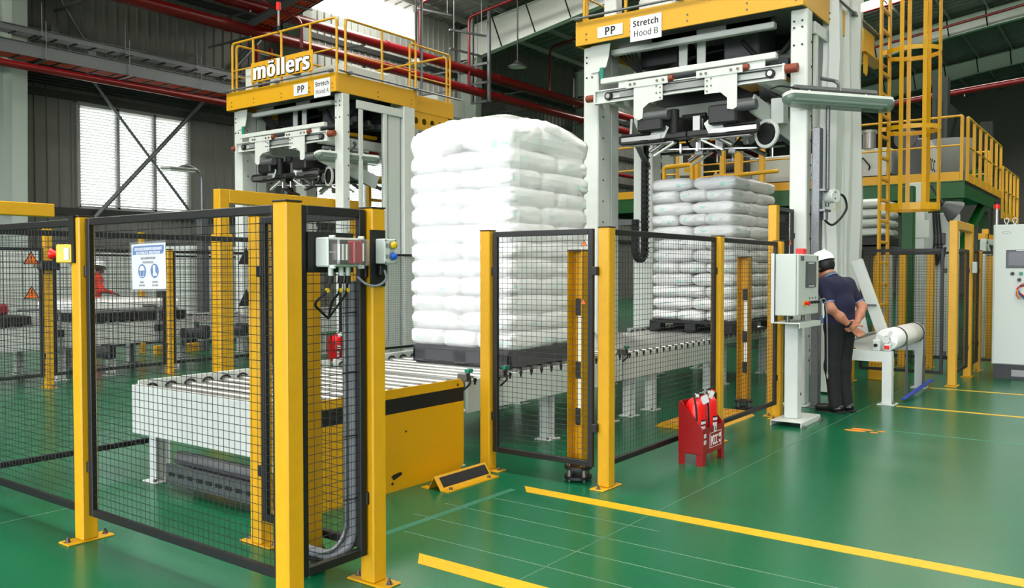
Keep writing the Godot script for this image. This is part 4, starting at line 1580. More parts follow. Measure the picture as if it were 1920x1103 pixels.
func near_details() -> void:
	# emergency stop box
	var es := T("emergency_stop_box", "yellow emergency stop box with red mushroom button on the left fence post", "emergency stop", Vector3(2.30, 1.55, -4.77))
	bx(2.29, 2.306, 1.54, 1.80, -4.755, -4.70)
	var mp := part("mounting_plate", M["black frame"])
	bx(2.262, 2.36, 1.54, 1.642, -4.825, -4.735, 0.006)
	var eb := part("box", M["button yellow"])
	bx(2.258, 2.263, 1.558, 1.622, -4.778, -4.752)
	part("label_plate", M["panel grey"], eb)
	cy(Vector3(2.318, 1.59, -4.825), Vector3(2.318, 1.59, -4.845), 0.014, 12)
	part("collar", M["black plastic"], eb)
	la([Vector2(0.014, 0.0), Vector2(0.018, 0.012), Vector2(0.03, 0.03), Vector2(0.03, 0.038), Vector2(0.0, 0.044)], Vector3(2.318, 1.59, -4.842), Vector3(0, 0, -1), 18)
	part("mushroom_button", M["bright red"], eb)
	tb(soft([Vector3(2.31, 1.55, -4.765), Vector3(2.30, 1.50, -4.76), Vector3(2.30, 1.46, -4.72), Vector3(2.325, 1.445, -4.68)], 0.04), 0.008, 8)
	cy(Vector3(2.31, 1.55, -4.765), Vector3(2.31, 1.515, -4.765), 0.014, 10)
	part("cable", M["cable grey"])
	es.rotation.y = deg_to_rad(38)
	mp.rotation.y = deg_to_rad(-38)
	es.position += Vector3(0.013, 0, 0.012)
	# notice in a plastic sleeve
	T("safety_notice", "white notice with blue header and two round blue pictograms hung on the left mesh fence", "notice", Vector3(2.335, 1.41, -3.99))
	var X := Vector3(-1, 0, 0)
	var rt := Vector3(0, 0.018, 1).normalized()
	var upv := Vector3(0, 1, -0.018).normalized()
	var c := Vector3(2.334, 1.52, -3.995)
	bo(c, Vector3(0.003, 0.228, 0.306), Basis(Vector3(1, 0, 0), upv, rt), 0.0)
	var sheet := part("sheet", M["paper"])
	var on := func(a: float, b: float) -> Vector3: return c + rt * a + upv * b + X * 0.0018
	pr(PackedVector2Array([Vector2(-0.142, 0.060), Vector2(0.128, 0.060), Vector2(0.142, 0.074), Vector2(0.142, 0.104), Vector2(-0.130, 0.104), Vector2(-0.142, 0.092)]), on.call(0.0, 0.0), rt, upv, X * 0.0008)
	part("header", M["sign blue"], sheet)
	for l in [["CAUTION AREA MINIMUM PPE REQUIREMENTS", 0.086, 0.0145, "white plain", 0.0], ["MUST BE WORN AT ALL TIMES IN THIS AREA", 0.067, 0.0135, "white plain", 0.0], ["MUST BE WORN IN THIS AREA", 0.040, 0.012, "grey ink", 0.0], ["DO NOT ENTER THE CELL", 0.020, 0.011, "grey ink", 0.0], ["HARD HAT", -0.079, 0.010, "grey ink", -0.06], ["SAFETY SHOES", -0.079, 0.010, "grey ink", 0.06], ["MUST BE WORN", -0.095, 0.009, "grey ink", -0.06], ["MUST BE WORN", -0.095, 0.009, "grey ink", 0.06]]:
		words(l[0], M[l[3]], on.call(l[4], l[1] - 0.004) + X * 0.001, rt, l[2], sheet, 600, 0.0004, upv, 0.56)
	for s in [-0.058, 0.056]:
		disc(on.call(s, -0.024), rt, upv, 0.036, 0.036, X * 0.0008, 24)
		part("pictogram_disc", M["sign blue"], sheet)
	# helmeted head
	pr(PackedVector2Array([Vector2(-0.024, 0.004), Vector2(-0.02, 0.018), Vector2(-0.008, 0.027), Vector2(0.008, 0.027), Vector2(0.02, 0.018), Vector2(0.024, 0.004)]), on.call(-0.058, -0.024) + X * 0.0008, rt, upv, X * 0.0004)
	part("helmet_symbol", M["white plain"], sheet)
	for e in [[-0.017, -0.001, -0.017, -0.016], [-0.017, -0.016, -0.010, -0.028], [-0.010, -0.028, 0.010, -0.028], [0.010, -0.028, 0.017, -0.016], [0.017, -0.016, 0.017, -0.001]]:
		bar(on.call(-0.058 + e[0], -0.024 + e[1]) + X * 0.001, on.call(-0.058 + e[2], -0.024 + e[3]) + X * 0.001, 0.003, 0.0006, 0.0, X)
	part("face_symbol", M["white plain"], sheet)
	# boot
	pr(PackedVector2Array([Vector2(-0.013, 0.028), Vector2(0.006, 0.028), Vector2(0.006, -0.004), Vector2(0.022, -0.016), Vector2(0.022, -0.024), Vector2(-0.015, -0.024), Vector2(-0.011, -0.006)]), on.call(0.056, -0.024) + X * 0.0008, rt, upv, X * 0.0004)
	part("boot_symbol", M["white plain"], sheet)
	bo(on.call(0.0, 0.0) + X * 0.003, Vector3(0.0004, 0.25, 0.325), Basis(Vector3(1, 0, 0), upv, rt))
	part("clear_sleeve", M["clear cover"])
	# junction box with clear lid
	T("junction_box", "grey junction box with a clear lid and red relay on the narrow front fence", "junction box", Vector3(2.67, 1.5, -2.9)).position.x -= 0.085
	bx(2.535, 2.80, 1.49, 1.67, -2.934, -2.926)
	part("mounting_plate", M["black frame"])
	bx(2.575, 2.775, 1.515, 1.645, -2.926, -2.845, 0.006)
	var jb := part("base", M["panel grey"])
	bx(2.58, 2.77, 1.52, 1.64, -2.844, -2.78, 0.008)
	part("clear_lid", M["clear cover"])
	bx(2.585, 2.765, 1.525, 1.635, -2.8448, -2.8438)
	part("inner_plate", M["black plastic"], jb)
	for k in 7:
		bx(2.60 + k * 0.011, 2.609 + k * 0.011, 1.545, 1.615, -2.844, -2.815)
		part("terminal", M["white plain"] if k % 2 else M["steel"], jb)
	bx(2.685, 2.74, 1.53, 1.63, -2.844, -2.795, 0.005)
	var rel := part("relay", M["red paint"], jb)
	bx(2.735, 2.752, 1.54, 1.62, -2.844, -2.80, 0.003)
	part("terminal_block", M["white plain"], jb)
	bx(2.585, 2.765, 1.575, 1.583, -2.844, -2.835)
	part("mounting_rail", M["steel"], jb)
	for p in [[2.59, 1.645], [2.76, 1.645], [2.59, 1.515], [2.76, 1.515]]:
		bx(p[0] - 0.007, p[0] + 0.007, p[1] - 0.008, p[1] + 0.008, -2.846, -2.815, 0.002)
		part("lid_catch", M["panel grey"], jb)
	for k in [[2.615, -0.05, -0.12], [2.675, 0.0, -0.09], [2.715, 0.01, -0.11]]:
		cy(Vector3(k[0], 1.515, -2.87), Vector3(k[0], 1.475, -2.87), 0.012, 10)
		part("cable_gland", M["panel grey"], jb)
		cy(Vector3(k[0], 1.475, -2.87), Vector3(k[0] - 0.004, 1.44, -2.87), 0.014, 10)
		part("gland_nut", M["dark rubber"], jb)
		tb(soft([Vector3(k[0] - 0.004, 1.44, -2.87), Vector3(k[0] + k[1] * 0.4, 1.40, -2.88), Vector3(k[0] + k[1], 1.40 + k[2] * 0.4, -2.93), Vector3(2.70, 1.28, -2.985)], 0.04), 0.006, 6)
		part("cable", M["dark rubber"], jb)
		bo(Vector3(k[0] + k[1] * 0.3, 1.412, -2.875), Vector3(0.012, 0.018, 0.014), Basis(Vector3(0, 0, 1), 0.5))
		part("cable_tag", M["button yellow"], jb)
	# push button box
	T("push_button_box", "grey box with yellow and blue push buttons on a black plate", "push buttons", Vector3(2.88, 1.43, -2.9)).position.x -= 0.045
	bx(2.845, 2.94, 1.425, 1.69, -2.905, -2.897)
	part("mounting_plate", M["black frame"])
	bx(2.872, 2.952, 1.53, 1.648, -2.897, -2.835, 0.005)
	var pb := part("box", M["panel grey"])
	for k in [[1.618, "button yellow"], [1.566, "button blue"]]:
		cy(Vector3(2.92, k[0], -2.835), Vector3(2.92, k[0], -2.826), 0.02, 16)
		part("button_collar", M["steel"], pb)
		la([Vector2(0.017, 0.0), Vector2(0.017, 0.01), Vector2(0.013, 0.016), Vector2(0.0, 0.018)], Vector3(2.92, k[0], -2.826), Vector3(0, 0, 1), 16)
		part("button", M[k[1]], pb)
		bx(2.88, 2.896, k[0] - 0.012, k[0] + 0.008, -2.836, -2.834)
		part("legend_plate", M["cable grey"], pb)
	for p in [[2.879, 1.64], [2.945, 1.64], [2.879, 1.537], [2.945, 1.537]]:
		cy(Vector3(p[0], p[1], -2.836), Vector3(p[0], p[1], -2.833), 0.004, 6)
		part("screw", M["bolt"], pb)
	bx(2.885, 2.935, 1.475, 1.525, -2.897, -2.875, 0.004)
	part("connector", M["black plastic"])
	tb(soft([Vector3(2.91, 1.50, -2.875), Vector3(2.915, 1.46, -2.86), Vector3(2.87, 1.425, -2.87), Vector3(2.81, 1.43, -2.89), Vector3(2.79, 1.47, -2.93)], 0.04), 0.006, 6)
	part("cable", M["cable grey"])
	# conduit down the narrow fence
	T("cable_conduit", "grey ribbed cable conduit running down the narrow front fence", "conduit", Vector3(2.75, 0.1, -2.99))
	tb(soft([Vector3(2.765, 1.45, -2.995), Vector3(2.765, 0.21, -2.995), Vector3(2.70, 0.14, -3.04), Vector3(2.58, 0.20, -3.25)], 0.08, 5), 0.024, 10)
	part("conduit", M["cable grey"])
	tb(soft([Vector3(2.725, 1.40, -2.995), Vector3(2.725, 0.25, -2.995), Vector3(2.67, 0.16, -3.05), Vector3(2.55, 0.22, -3.28)], 0.08, 5), 0.011, 8)
	part("conduit", M["galvanised"])
	tb(soft([Vector3(2.795, 1.30, -3.0), Vector3(2.795, 0.20, -3.0), Vector3(2.72, 0.12, -3.02), Vector3(2.56, 0.15, -3.2)], 0.08, 5), 0.008, 8)
	part("conduit", M["dark rubber"])
	for y in [1.3, 1.02, 0.72, 0.42]:
		tb([Vector3(2.70, y, -2.985), Vector3(2.75, y + 0.004, -2.962), Vector3(2.80, y, -2.985)], 0.003, 5)
		part("cable_tie", M["dark rubber"])
	# light curtain posts
	var lc := light_curtain(5.14, -3.22, "yellow light curtain post on spring feet behind the mesh, before the tall load")
	dup(lc, Vector3(-2.38, 0, -0.11), "yellow light curtain post behind the narrow front fence, beside the guard plate")
	dup(lc, Vector3(3.66, 0, -0.2), "yellow light curtain post behind the mesh beside the second pallet load")
	# warning signs
	warning_triangle(Vector3(4.53, 1.60, -6.22), 0.17, Vector3(0, 0, 1), "black back of a triangular sign, upper of two on the mesh behind the conveyor", true)
	warning_triangle(Vector3(4.53, 1.24, -6.22), 0.17, Vector3(0, 0, 1), "black back of a triangular sign, lower of two on the mesh behind the conveyor", true)
	warning_triangle(Vector3(4.98, 1.68, -3.075), 0.05, Vector3(-1, 0, 0), "tiny orange warning triangle, upper one on the mesh left of the middle corner post")
	warning_triangle(Vector3(4.98, 1.28, -3.08), 0.05, Vector3(-1, 0, 0), "tiny orange warning triangle, lower one on the mesh left of the middle corner post")
	# sensor heads beside the conveyor
	for s in [[4.93, 0.74, -4.06, "teal photo sensor on a bracket at the conveyor joint by the guard plate"], [7.46, 0.73, -4.11, "teal photo sensor on a bracket beside the middle of the roller conveyor"], [5.42, 0.72, -4.08, "teal photo sensor on a bracket in front of the tall load, beside the light curtain"]]:
		T("photo_sensor", s[3], "sensor", Vector3(s[0], s[1] - 0.3, s[2]))
		bx(s[0] - 0.03, s[0] + 0.03, s[1] - 0.012, s[1] + 0.018, s[2] - 0.02, s[2] + 0.02, 0.004)
		part("sensor_head", M["teal"])
		tb(soft([Vector3(s[0], s[1] - 0.012, s[2]), Vector3(s[0], s[1] - 0.09, s[2] + 0.02), Vector3(s[0] + 0.01, s[1] - 0.15, s[2] - 0.06)], 0.03), 0.008, 6)
		part("cable", M["dark rubber"])
		bo(Vector3(s[0], s[1] - 0.05, s[2] - 0.05), Vector3(0.05, 0.06, 0.09), Basis.IDENTITY, 0.004)
		part("bracket", M["bolt"])
	extinguishers()
	pedestal()

func extinguishers() -> void:
	var o := T("extinguisher_stand", "red steel extinguisher stand lettered PCCC in front of the mesh fence", "extinguisher stand", Vector3(6.245, 0, -2.77))
	var xa := 6.04
	var xb := 6.45
	var zb := -2.865
	var zf := -2.67
	for x in [xa, xb - 0.006]:
		pr(PackedVector2Array([Vector2(zb, 0), Vector2(zb + 0.05, 0), Vector2(zb + 0.05, 0.085), Vector2(zf - 0.05, 0.085), Vector2(zf - 0.05, 0), Vector2(zf, 0), Vector2(zf, 0.285), Vector2(zb + 0.02, 0.485), Vector2(zb, 0.485)]), Vector3(x, 0, 0), Vector3(0, 0, 1), Vector3(0, 1, 0), Vector3(0.006, 0, 0))
		part("side_panel", M["red paint"])
	pr(PackedVector2Array([Vector2(xa, 0), Vector2(xa + 0.055, 0), Vector2(xa + 0.055, 0.085), Vector2(xb - 0.055, 0.085), Vector2(xb - 0.055, 0), Vector2(xb, 0), Vector2(xb, 0.285), Vector2(xa, 0.285)]), Vector3(0, 0, zf), Vector3(1, 0, 0), Vector3(0, 1, 0), Vector3(0, 0, 0.006))
	var fp := part("front_panel", M["red paint"])
	bx(xa, xb, 0.085, 0.485, zb - 0.004, zb)
	part("back_panel", M["red paint"])
	bx(xa, xb, 0.085, 0.091, zb, zf)
	part("bottom", M["red paint"])
	var F := zf + 0.0065
	for s in [[6.165, 6.385, 0.235, 0.238], [6.165, 6.385, 0.122, 0.125], [6.165, 6.168, 0.122, 0.238], [6.382, 6.385, 0.122, 0.238]]:
		bx(s[0], s[1], s[2], s[3], F - 0.001, F + 0.0008)
		part("white_border", M["white plain"], fp)
	words("PCCC", M["white plain"], Vector3(6.252, 0.147, F), Vector3(1, 0, 0), 0.074, fp, 700, 0.001, Vector3.UP, 0.50)
	words("SỐ", M["white plain"], Vector3(6.354, 0.190, F), Vector3(1, 0, 0), 0.024, fp, 700, 0.001)
	words("14", M["white plain"], Vector3(6.354, 0.145, F), Vector3(1, 0, 0), 0.024, fp, 700, 0.001)
	for s in [[6.245, 6.295, 0.237, 0.288], [6.055, 6.095, 0.215, 0.245], [6.055, 6.095, 0.165, 0.195]]:
		bx(s[0], s[1], s[2], s[3], F - 0.001, F + 0.001)
		part("white_sticker", M["paper"], fp)
	words("4", M["ink"], Vector3(6.27, 0.249, F + 0.0012), Vector3(1, 0, 0), 0.034, fp, 700, 0.0005)
	for k in 3:
		bx(6.06, 6.09 - 0.008 * (k % 2), 0.222 + k * 0.007, 0.225 + k * 0.007, F, F + 0.0014)
		bx(6.06, 6.09 - 0.008 * (k % 2), 0.172 + k * 0.007, 0.175 + k * 0.007, F, F + 0.0014)
	part("sticker_print", M["grey ink"], fp, true)
	var s2 := dup(o, Vector3(2.85, 0, -7.3), "red extinguisher stand seen behind the mesh, beyond the end of the roller conveyor")
	var lab := ["left red fire extinguisher with white tag in the stand in front of the mesh", "right red fire extinguisher in the stand in front of the mesh"]
	for i in 2:
		var cx := 6.140 + i * 0.225
		var cz := -2.772
		var e := T("fire_extinguisher", lab[i], "fire extinguisher", Vector3(cx, 0.091, cz))
		la([Vector2(0.0, 0.0), Vector2(0.07, 0.0), Vector2(0.076, 0.01), Vector2(0.076, 0.345), Vector2(0.071, 0.37), Vector2(0.056, 0.395), Vector2(0.03, 0.412), Vector2(0.02, 0.416), Vector2(0.0, 0.417)], Vector3(cx, 0.091, cz), Vector3.UP, 28)
		part("cylinder", M["bright red"])
		cy(Vector3(cx, 0.50, cz), Vector3(cx, 0.545, cz), 0.014, 10)
		var vl := part("valve", M["steel"])
		bar(Vector3(cx - 0.01, 0.545, cz), Vector3(cx + 0.07, 0.565, cz + 0.03), 0.018, 0.008)
		part("handle", M["dark rubber"], vl)
		bar(Vector3(cx - 0.01, 0.53, cz), Vector3(cx + 0.075, 0.532, cz + 0.03), 0.018, 0.008)
		part("handle", M["dark rubber"], vl)
		cy(Vector3(cx - 0.01, 0.525, cz + 0.014), Vector3(cx - 0.012, 0.525, cz + 0.028), 0.013, 12)
		part("gauge", M["tube white"], vl)
		tb(soft([Vector3(cx - 0.02, 0.525, cz), Vector3(cx - 0.09, 0.53, cz + 0.03), Vector3(cx - 0.083, 0.42, cz + 0.045), Vector3(cx - 0.072, 0.14, cz + 0.046)], 0.05), 0.007, 8)
		part("hose", M["dark rubber"])
		# label band round the front of the cylinder
		for bnd in [[0.30, 0.345, "ink"], [0.255, 0.295, "paper"], [0.21, 0.25, "panel dark"], [0.18, 0.205, "ink"]]:
			for k in 5:
				var a0 := 1.30 + k * 0.17
				var a1 := a0 + 0.17
				var p0 := Vector3(cos(a0), 0, sin(a0)) * 0.0772
				var p1 := Vector3(cos(a1), 0, sin(a1)) * 0.0772
				var b := Vector3(cx, bnd[0], cz)
				var t := Vector3(cx, bnd[1], cz)
				quad(b + p0, b + p1, t + p1, t + p0, (p0 + p1).normalized())
			part("label_band", M[bnd[2]])
		for k in 6:
			var a := 1.38 + k * 0.14
			var d := Vector3(cos(a), 0, sin(a))
			bo(Vector3(cx, 0.322, cz) + d * 0.078, Vector3(0.008, 0.022, 0.0008), frame(d))
		part("label_print", M["paper"], null, true)
		# paper tags
		var tp := Vector3(cx + 0.005, 0.50, cz + 0.075) if i == 0 else Vector3(cx - 0.06, 0.52, cz + 0.06)
		var tbs := Basis(Vector3.UP, -0.5) * Basis(Vector3(0, 0, 1), 0.35 if i == 0 else -0.5)
		bo(tp, Vector3(0.065 if i == 0 else 0.04, 0.065, 0.0015), tbs)
		part("paper_tag", M["paper"])
		if i == 1:
			bo(tp + tbs.y * 0.036, Vector3(0.04, 0.012, 0.002), tbs)
			part("tag_strip", M["bright red"])
		dup(e, Vector3(2.85, 0, -7.3), ["left fire extinguisher in the far red stand beyond the roller conveyor", "right fire extinguisher in the far red stand beyond the roller conveyor"][i])

func pedestal() -> void:
	T("control_pedestal", "grey operator cabinet with screen and red beacon on a white floor pedestal", "control panel", Vector3(8.37, 0, -2.7))
	# bent base plate
	bx(8.06, 8.66, 0.045, 0.055, -2.86, -2.57, 0.003)
	var bp := part("base_plate", M["machine white"])
	for s in [[-2.575, -2.565], [-2.865, -2.855]]:
		bx(8.06, 8.66, 0.0, 0.05, s[0], s[1], 0.003)
		part("base_flange", M["machine white"], bp)
	for p in [[8.10, -2.555], [8.62, -2.555]]:
		bx(p[0] - 0.03, p[0] + 0.03, 0.0, 0.008, p[1] - 0.02, p[1] + 0.02)
		cy(Vector3(p[0], 0.008, p[1]), Vector3(p[0], 0.025, p[1]), 0.01, 6)
		part("anchor", M["bolt"], bp)
	bx(8.23, 8.36, 0.055, 1.0, -2.79, -2.66, 0.008)
	var col := part("column", M["machine white"])
	cy(Vector3(8.33, 0.29, -2.661), Vector3(8.33, 0.29, -2.658), 0.016, 12)
	part("cable_hole", M["ink"], col)
	# tray under the cabinet
	bx(7.96, 8.60, 0.995, 1.005, -2.83, -2.56, 0.002)
	var tr := part("tray", M["machine white"])
	bx(7.955, 8.60, 0.955, 1.005, -2.562, -2.556)
	part("tray_lip", M["machine white"], tr)
	bx(7.955, 7.961, 1.0, 1.66, -2.83, -2.80)
	part("tray_upright", M["machine white"], tr)
	for x in [8.05, 8.5]:
		cy(Vector3(x, 1.005, -2.7), Vector3(x, 1.07, -2.7), 0.02, 10)
		part("standoff", M["bolt"], tr)
	bx(7.98, 8.60, 1.07, 1.655, -2.80, -2.602, 0.006)
	var cab := part("cabinet", M["panel grey"])
	bx(7.985, 8.60, 1.075, 1.65, -2.600, -2.580, 0.006)
	var door := part("door", M["panel grey"], cab)
	bx(8.19, 8.50, 1.335, 1.585, -2.581, -2.572, 0.004)
	var sc := part("screen_bezel", M["motor grey"], cab)
	bx(8.225, 8.465, 1.365, 1.555, -2.5725, -2.5705)
	part("screen", M["screen"], cab)
	for s in [[8.26, 8.43, 1.563, 1.575], [8.27, 8.44, 1.343, 1.353]]:
		bx(s[0], s[1], s[2], s[3], -2.5722, -2.571)
		part("screen_label", M["paper"], cab)
	for s in [[8.05, 8.14, 1.59, 1.635], [8.54, 8.585, 1.60, 1.64]]:
		bx(s[0], s[1], s[2], s[3], -2.581, -2.578)
		part("name_plate", M["motor grey"], cab)
	cy(Vector3(8.17, 1.185, -2.58), Vector3(8.17, 1.185, -2.574), 0.033, 18)
	part("stop_collar", M["button yellow"], cab)
	la([Vector2(0.013, 0), Vector2(0.016, 0.02), Vector2(0.024, 0.032), Vector2(0.024, 0.04), Vector2(0, 0.045)], Vector3(8.17, 1.185, -2.575), Vector3(0, 0, 1), 16)
	part("stop_button", M["bright red"], cab)
	for k in 3:
		cy(Vector3(8.32 + k * 0.09, 1.19, -2.58), Vector3(8.32 + k * 0.09, 1.19, -2.545 + 0.004 * k), 0.014, 10)
		part("switch", M["black plastic"], cab)
		bx(8.305 + k * 0.09, 8.335 + k * 0.09, 1.22, 1.24, -2.5805, -2.579)
		part("switch_label", M["motor grey"], cab)
	bx(8.42, 8.50, 1.655, 1.715, -2.75, -2.67, 0.005)
	part("beacon", M["bright red"])
	# key lanyard hanging from the switch
	T("key_lanyard", "thin grey key lanyard hanging down from the switches of the control pedestal", "lanyard", Vector3(8.52, 0.4, -2.53))
	tb(soft([Vector3(8.50, 1.19, -2.545), Vector3(8.53, 1.23, -2.51), Vector3(8.60, 1.20, -2.50), Vector3(8.635, 0.85, -2.50), Vector3(8.65, 0.50, -2.50)], 0.06), 0.006, 6)
	part("cord", M["cable grey"])
	tb(soft([Vector3(8.65, 0.50, -2.50), Vector3(8.675, 0.45, -2.50), Vector3(8.65, 0.41, -2.50), Vector3(8.63, 0.45, -2.50), Vector3(8.65, 0.50, -2.50)], 0.02), 0.005, 6)
	part("ring", M["steel"])
	bo(Vector3(8.55, 1.10, -2.515), Vector3(0.03, 0.14, 0.006), Basis(Vector3(0, 0, 1), 0.1), 0.002)
	part("strap", M["white plain"])
	# tall post and mesh beside the machine, with a small warning sign
	post(8.64, -3.05, "x", "taller yellow post rising behind the control pedestal", 2.18)
	panel(8.70, -3.10, 9.38, -3.10, "mesh fence panel between the taller yellow post and the white machine column", 0.145, 2.17)
	warning_triangle(Vector3(9.20, 1.80, -3.07), 0.10, Vector3(0, 0, 1), "small orange warning triangle on the mesh above the control pedestal")
	# galvanised upright with cast junction box
	T("strut_upright", "galvanised strut upright standing at the front machine column behind the operator", "upright", Vector3(9.46, 0, -2.86))
	bx(9.40, 9.52, 0.012, 3.05, -2.90, -2.82, 0.004)
	part("strut", M["galvanised"])
	bx(9.34, 9.58, 0, 0.012, -2.93, -2.79, 0.003)
	part("foot_plate", M["galvanised"])
	for y in [2.36, 2.14]:
		bx(9.40, 9.62, y, y + 0.025, -2.82, -2.76)
		part("bracket_arm", M["galvanised"])
	cy(Vector3(9.585, 2.2, -2.79), Vector3(9.585, 3.3, -2.79), 0.022, 10)
	part("conduit_pipe", M["galvanised"])
	cy(Vector3(9.50, 2.05, -2.79), Vector3(9.50, 2.16, -2.79), 0.035, 12)
	part("sleeve", M["galvanised"])
	T("cast_junction_box", "round white cast junction box with a looped black cable above the operator", "junction box", Vector3(9.58, 2.26, -2.74))
	cy(Vector3(9.60, 2.31, -2.80), Vector3(9.56, 2.31, -2.70), 0.075, 20)
	part("body", M["machine white"])
	cy(Vector3(9.56, 2.31, -2.70), Vector3(9.554, 2.31, -2.685), 0.07, 20)
	var jl := part("lid", M["machine white"])
	for k in 4:
		var a := k * PI / 2 + 0.6
		cy(Vector3(9.556 + cos(a) * 0.05, 2.31 + sin(a) * 0.05, -2.69), Vector3(9.555 + cos(a) * 0.05, 2.31 + sin(a) * 0.05, -2.68), 0.009, 6)
		part("screw", M["bolt"], jl)
	tb(soft([Vector3(9.66, 2.36, -2.73), Vector3(9.86, 2.33, -2.68), Vector3(9.90, 2.20, -2.66), Vector3(9.72, 2.07, -2.68), Vector3(9.58, 1.98, -2.74), Vector3(9.49, 2.06, -2.80), Vector3(9.50, 2.16, -2.80)], 0.10, 6), 0.013, 8)
	part("cable", M["dark rubber"])
	tb(soft([Vector3(9.62, 2.25, -2.74), Vector3(9.70, 2.26, -2.70), Vector3(9.69, 2.19, -2.70), Vector3(9.63, 2.17, -2.74)], 0.03), 0.004, 5)
	part("earth_wire", M["button yellow"])

# ---------- lamps ----------
func strip_lamp(p: Vector3, q: Vector3, arm: Array, label: String, cable := false) -> void:
	var mid := (p + q) * 0.5
	T("strip_lamp", label, "lamp", mid)
	var d := (q - p).normalized()
	var s0 := d.cross(Vector3.UP).normalized()
	var up := (Vector3.UP * 0.92 - s0 * 0.36).normalized()   # the lamp is tilted
	var s := d.cross(up).normalized()
	var ln := p.distance_to(q)
	# rounded housing seen from above, thin rim, bulging clear lens below
	var out := PackedVector2Array()
	for i in 24:
		var a := TAU * i / 24.0
		var cxx: float = (ln / 2 - 0.10) * (1 if cos(a) > 0 else -1)
		out.append(Vector2(cxx + cos(a) * 0.10, sin(a) * 0.10))
	pr(out, mid, d, s, up * 0.035, true)
	part("housing", M["machine white"])
	var prev := out
	var lens_pts := []
	for k in 6:
		var t := k / 5.0
		var sc := sqrt(maxf(0.0, 1.0 - t * t * 0.75))
		var ring := []
		for v in out:
			ring.append(mid + d * (signf(v.x) * (absf(v.x) - 0.10 * (1 - sc))) + s * v.y * sc - up * 0.09 * t)
		lens_pts.append(ring)
	for k in 5:
		for i in 24:
			var j := (i + 1) % 24
			var a: Vector3 = lens_pts[k][i]
			var n: Vector3 = (lens_pts[k][j] - a).cross(lens_pts[k + 1][i] - a).normalized()
			if n.dot(a - mid - d * (a - mid).dot(d) * 0.9) < 0:
				n = -n
			quad(a, lens_pts[k][j], lens_pts[k + 1][j], lens_pts[k + 1][i], n)
	for i in range(1, 23):
		tri(lens_pts[5][0], lens_pts[5][i], lens_pts[5][i + 1], -up, -up, -up)
	part("lens", M["lamp lens"])
	for o in [-0.035, 0.035]:
		cy(p + d * 0.12 + s * o - up * 0.035, q - d * 0.12 + s * o - up * 0.035, 0.014, 8)
		part("tube", M["tube white"])
	bar(p + d * 0.16 + up * 0.135, q - d * 0.18 + up * 0.135, 0.05, 0.045, 0.004, up)
	part("mounting_channel", M["galvanised"])
	for t in [0.24, 0.76]:
		bar(p.lerp(q, t) + up * 0.03, p.lerp(q, t) + up * 0.10, 0.04, 0.02, 0.0, d)
		part("spacer", M["machine white"])
	tb(soft(arm, 0.12), 0.022, 8)
	part("arm_pipe", M["galvanised"])
	if cable:
		tb(soft([p - d * 0.02, p - d * 0.14 + Vector3.UP * 0.0, p - d * 0.20 + Vector3.UP * 0.06, p - d * 0.05 + Vector3.UP * 0.12, p + d * 0.2 + Vector3.UP * 0.10], 0.07), 0.010, 6)
		part("cable", M["dark rubber"])

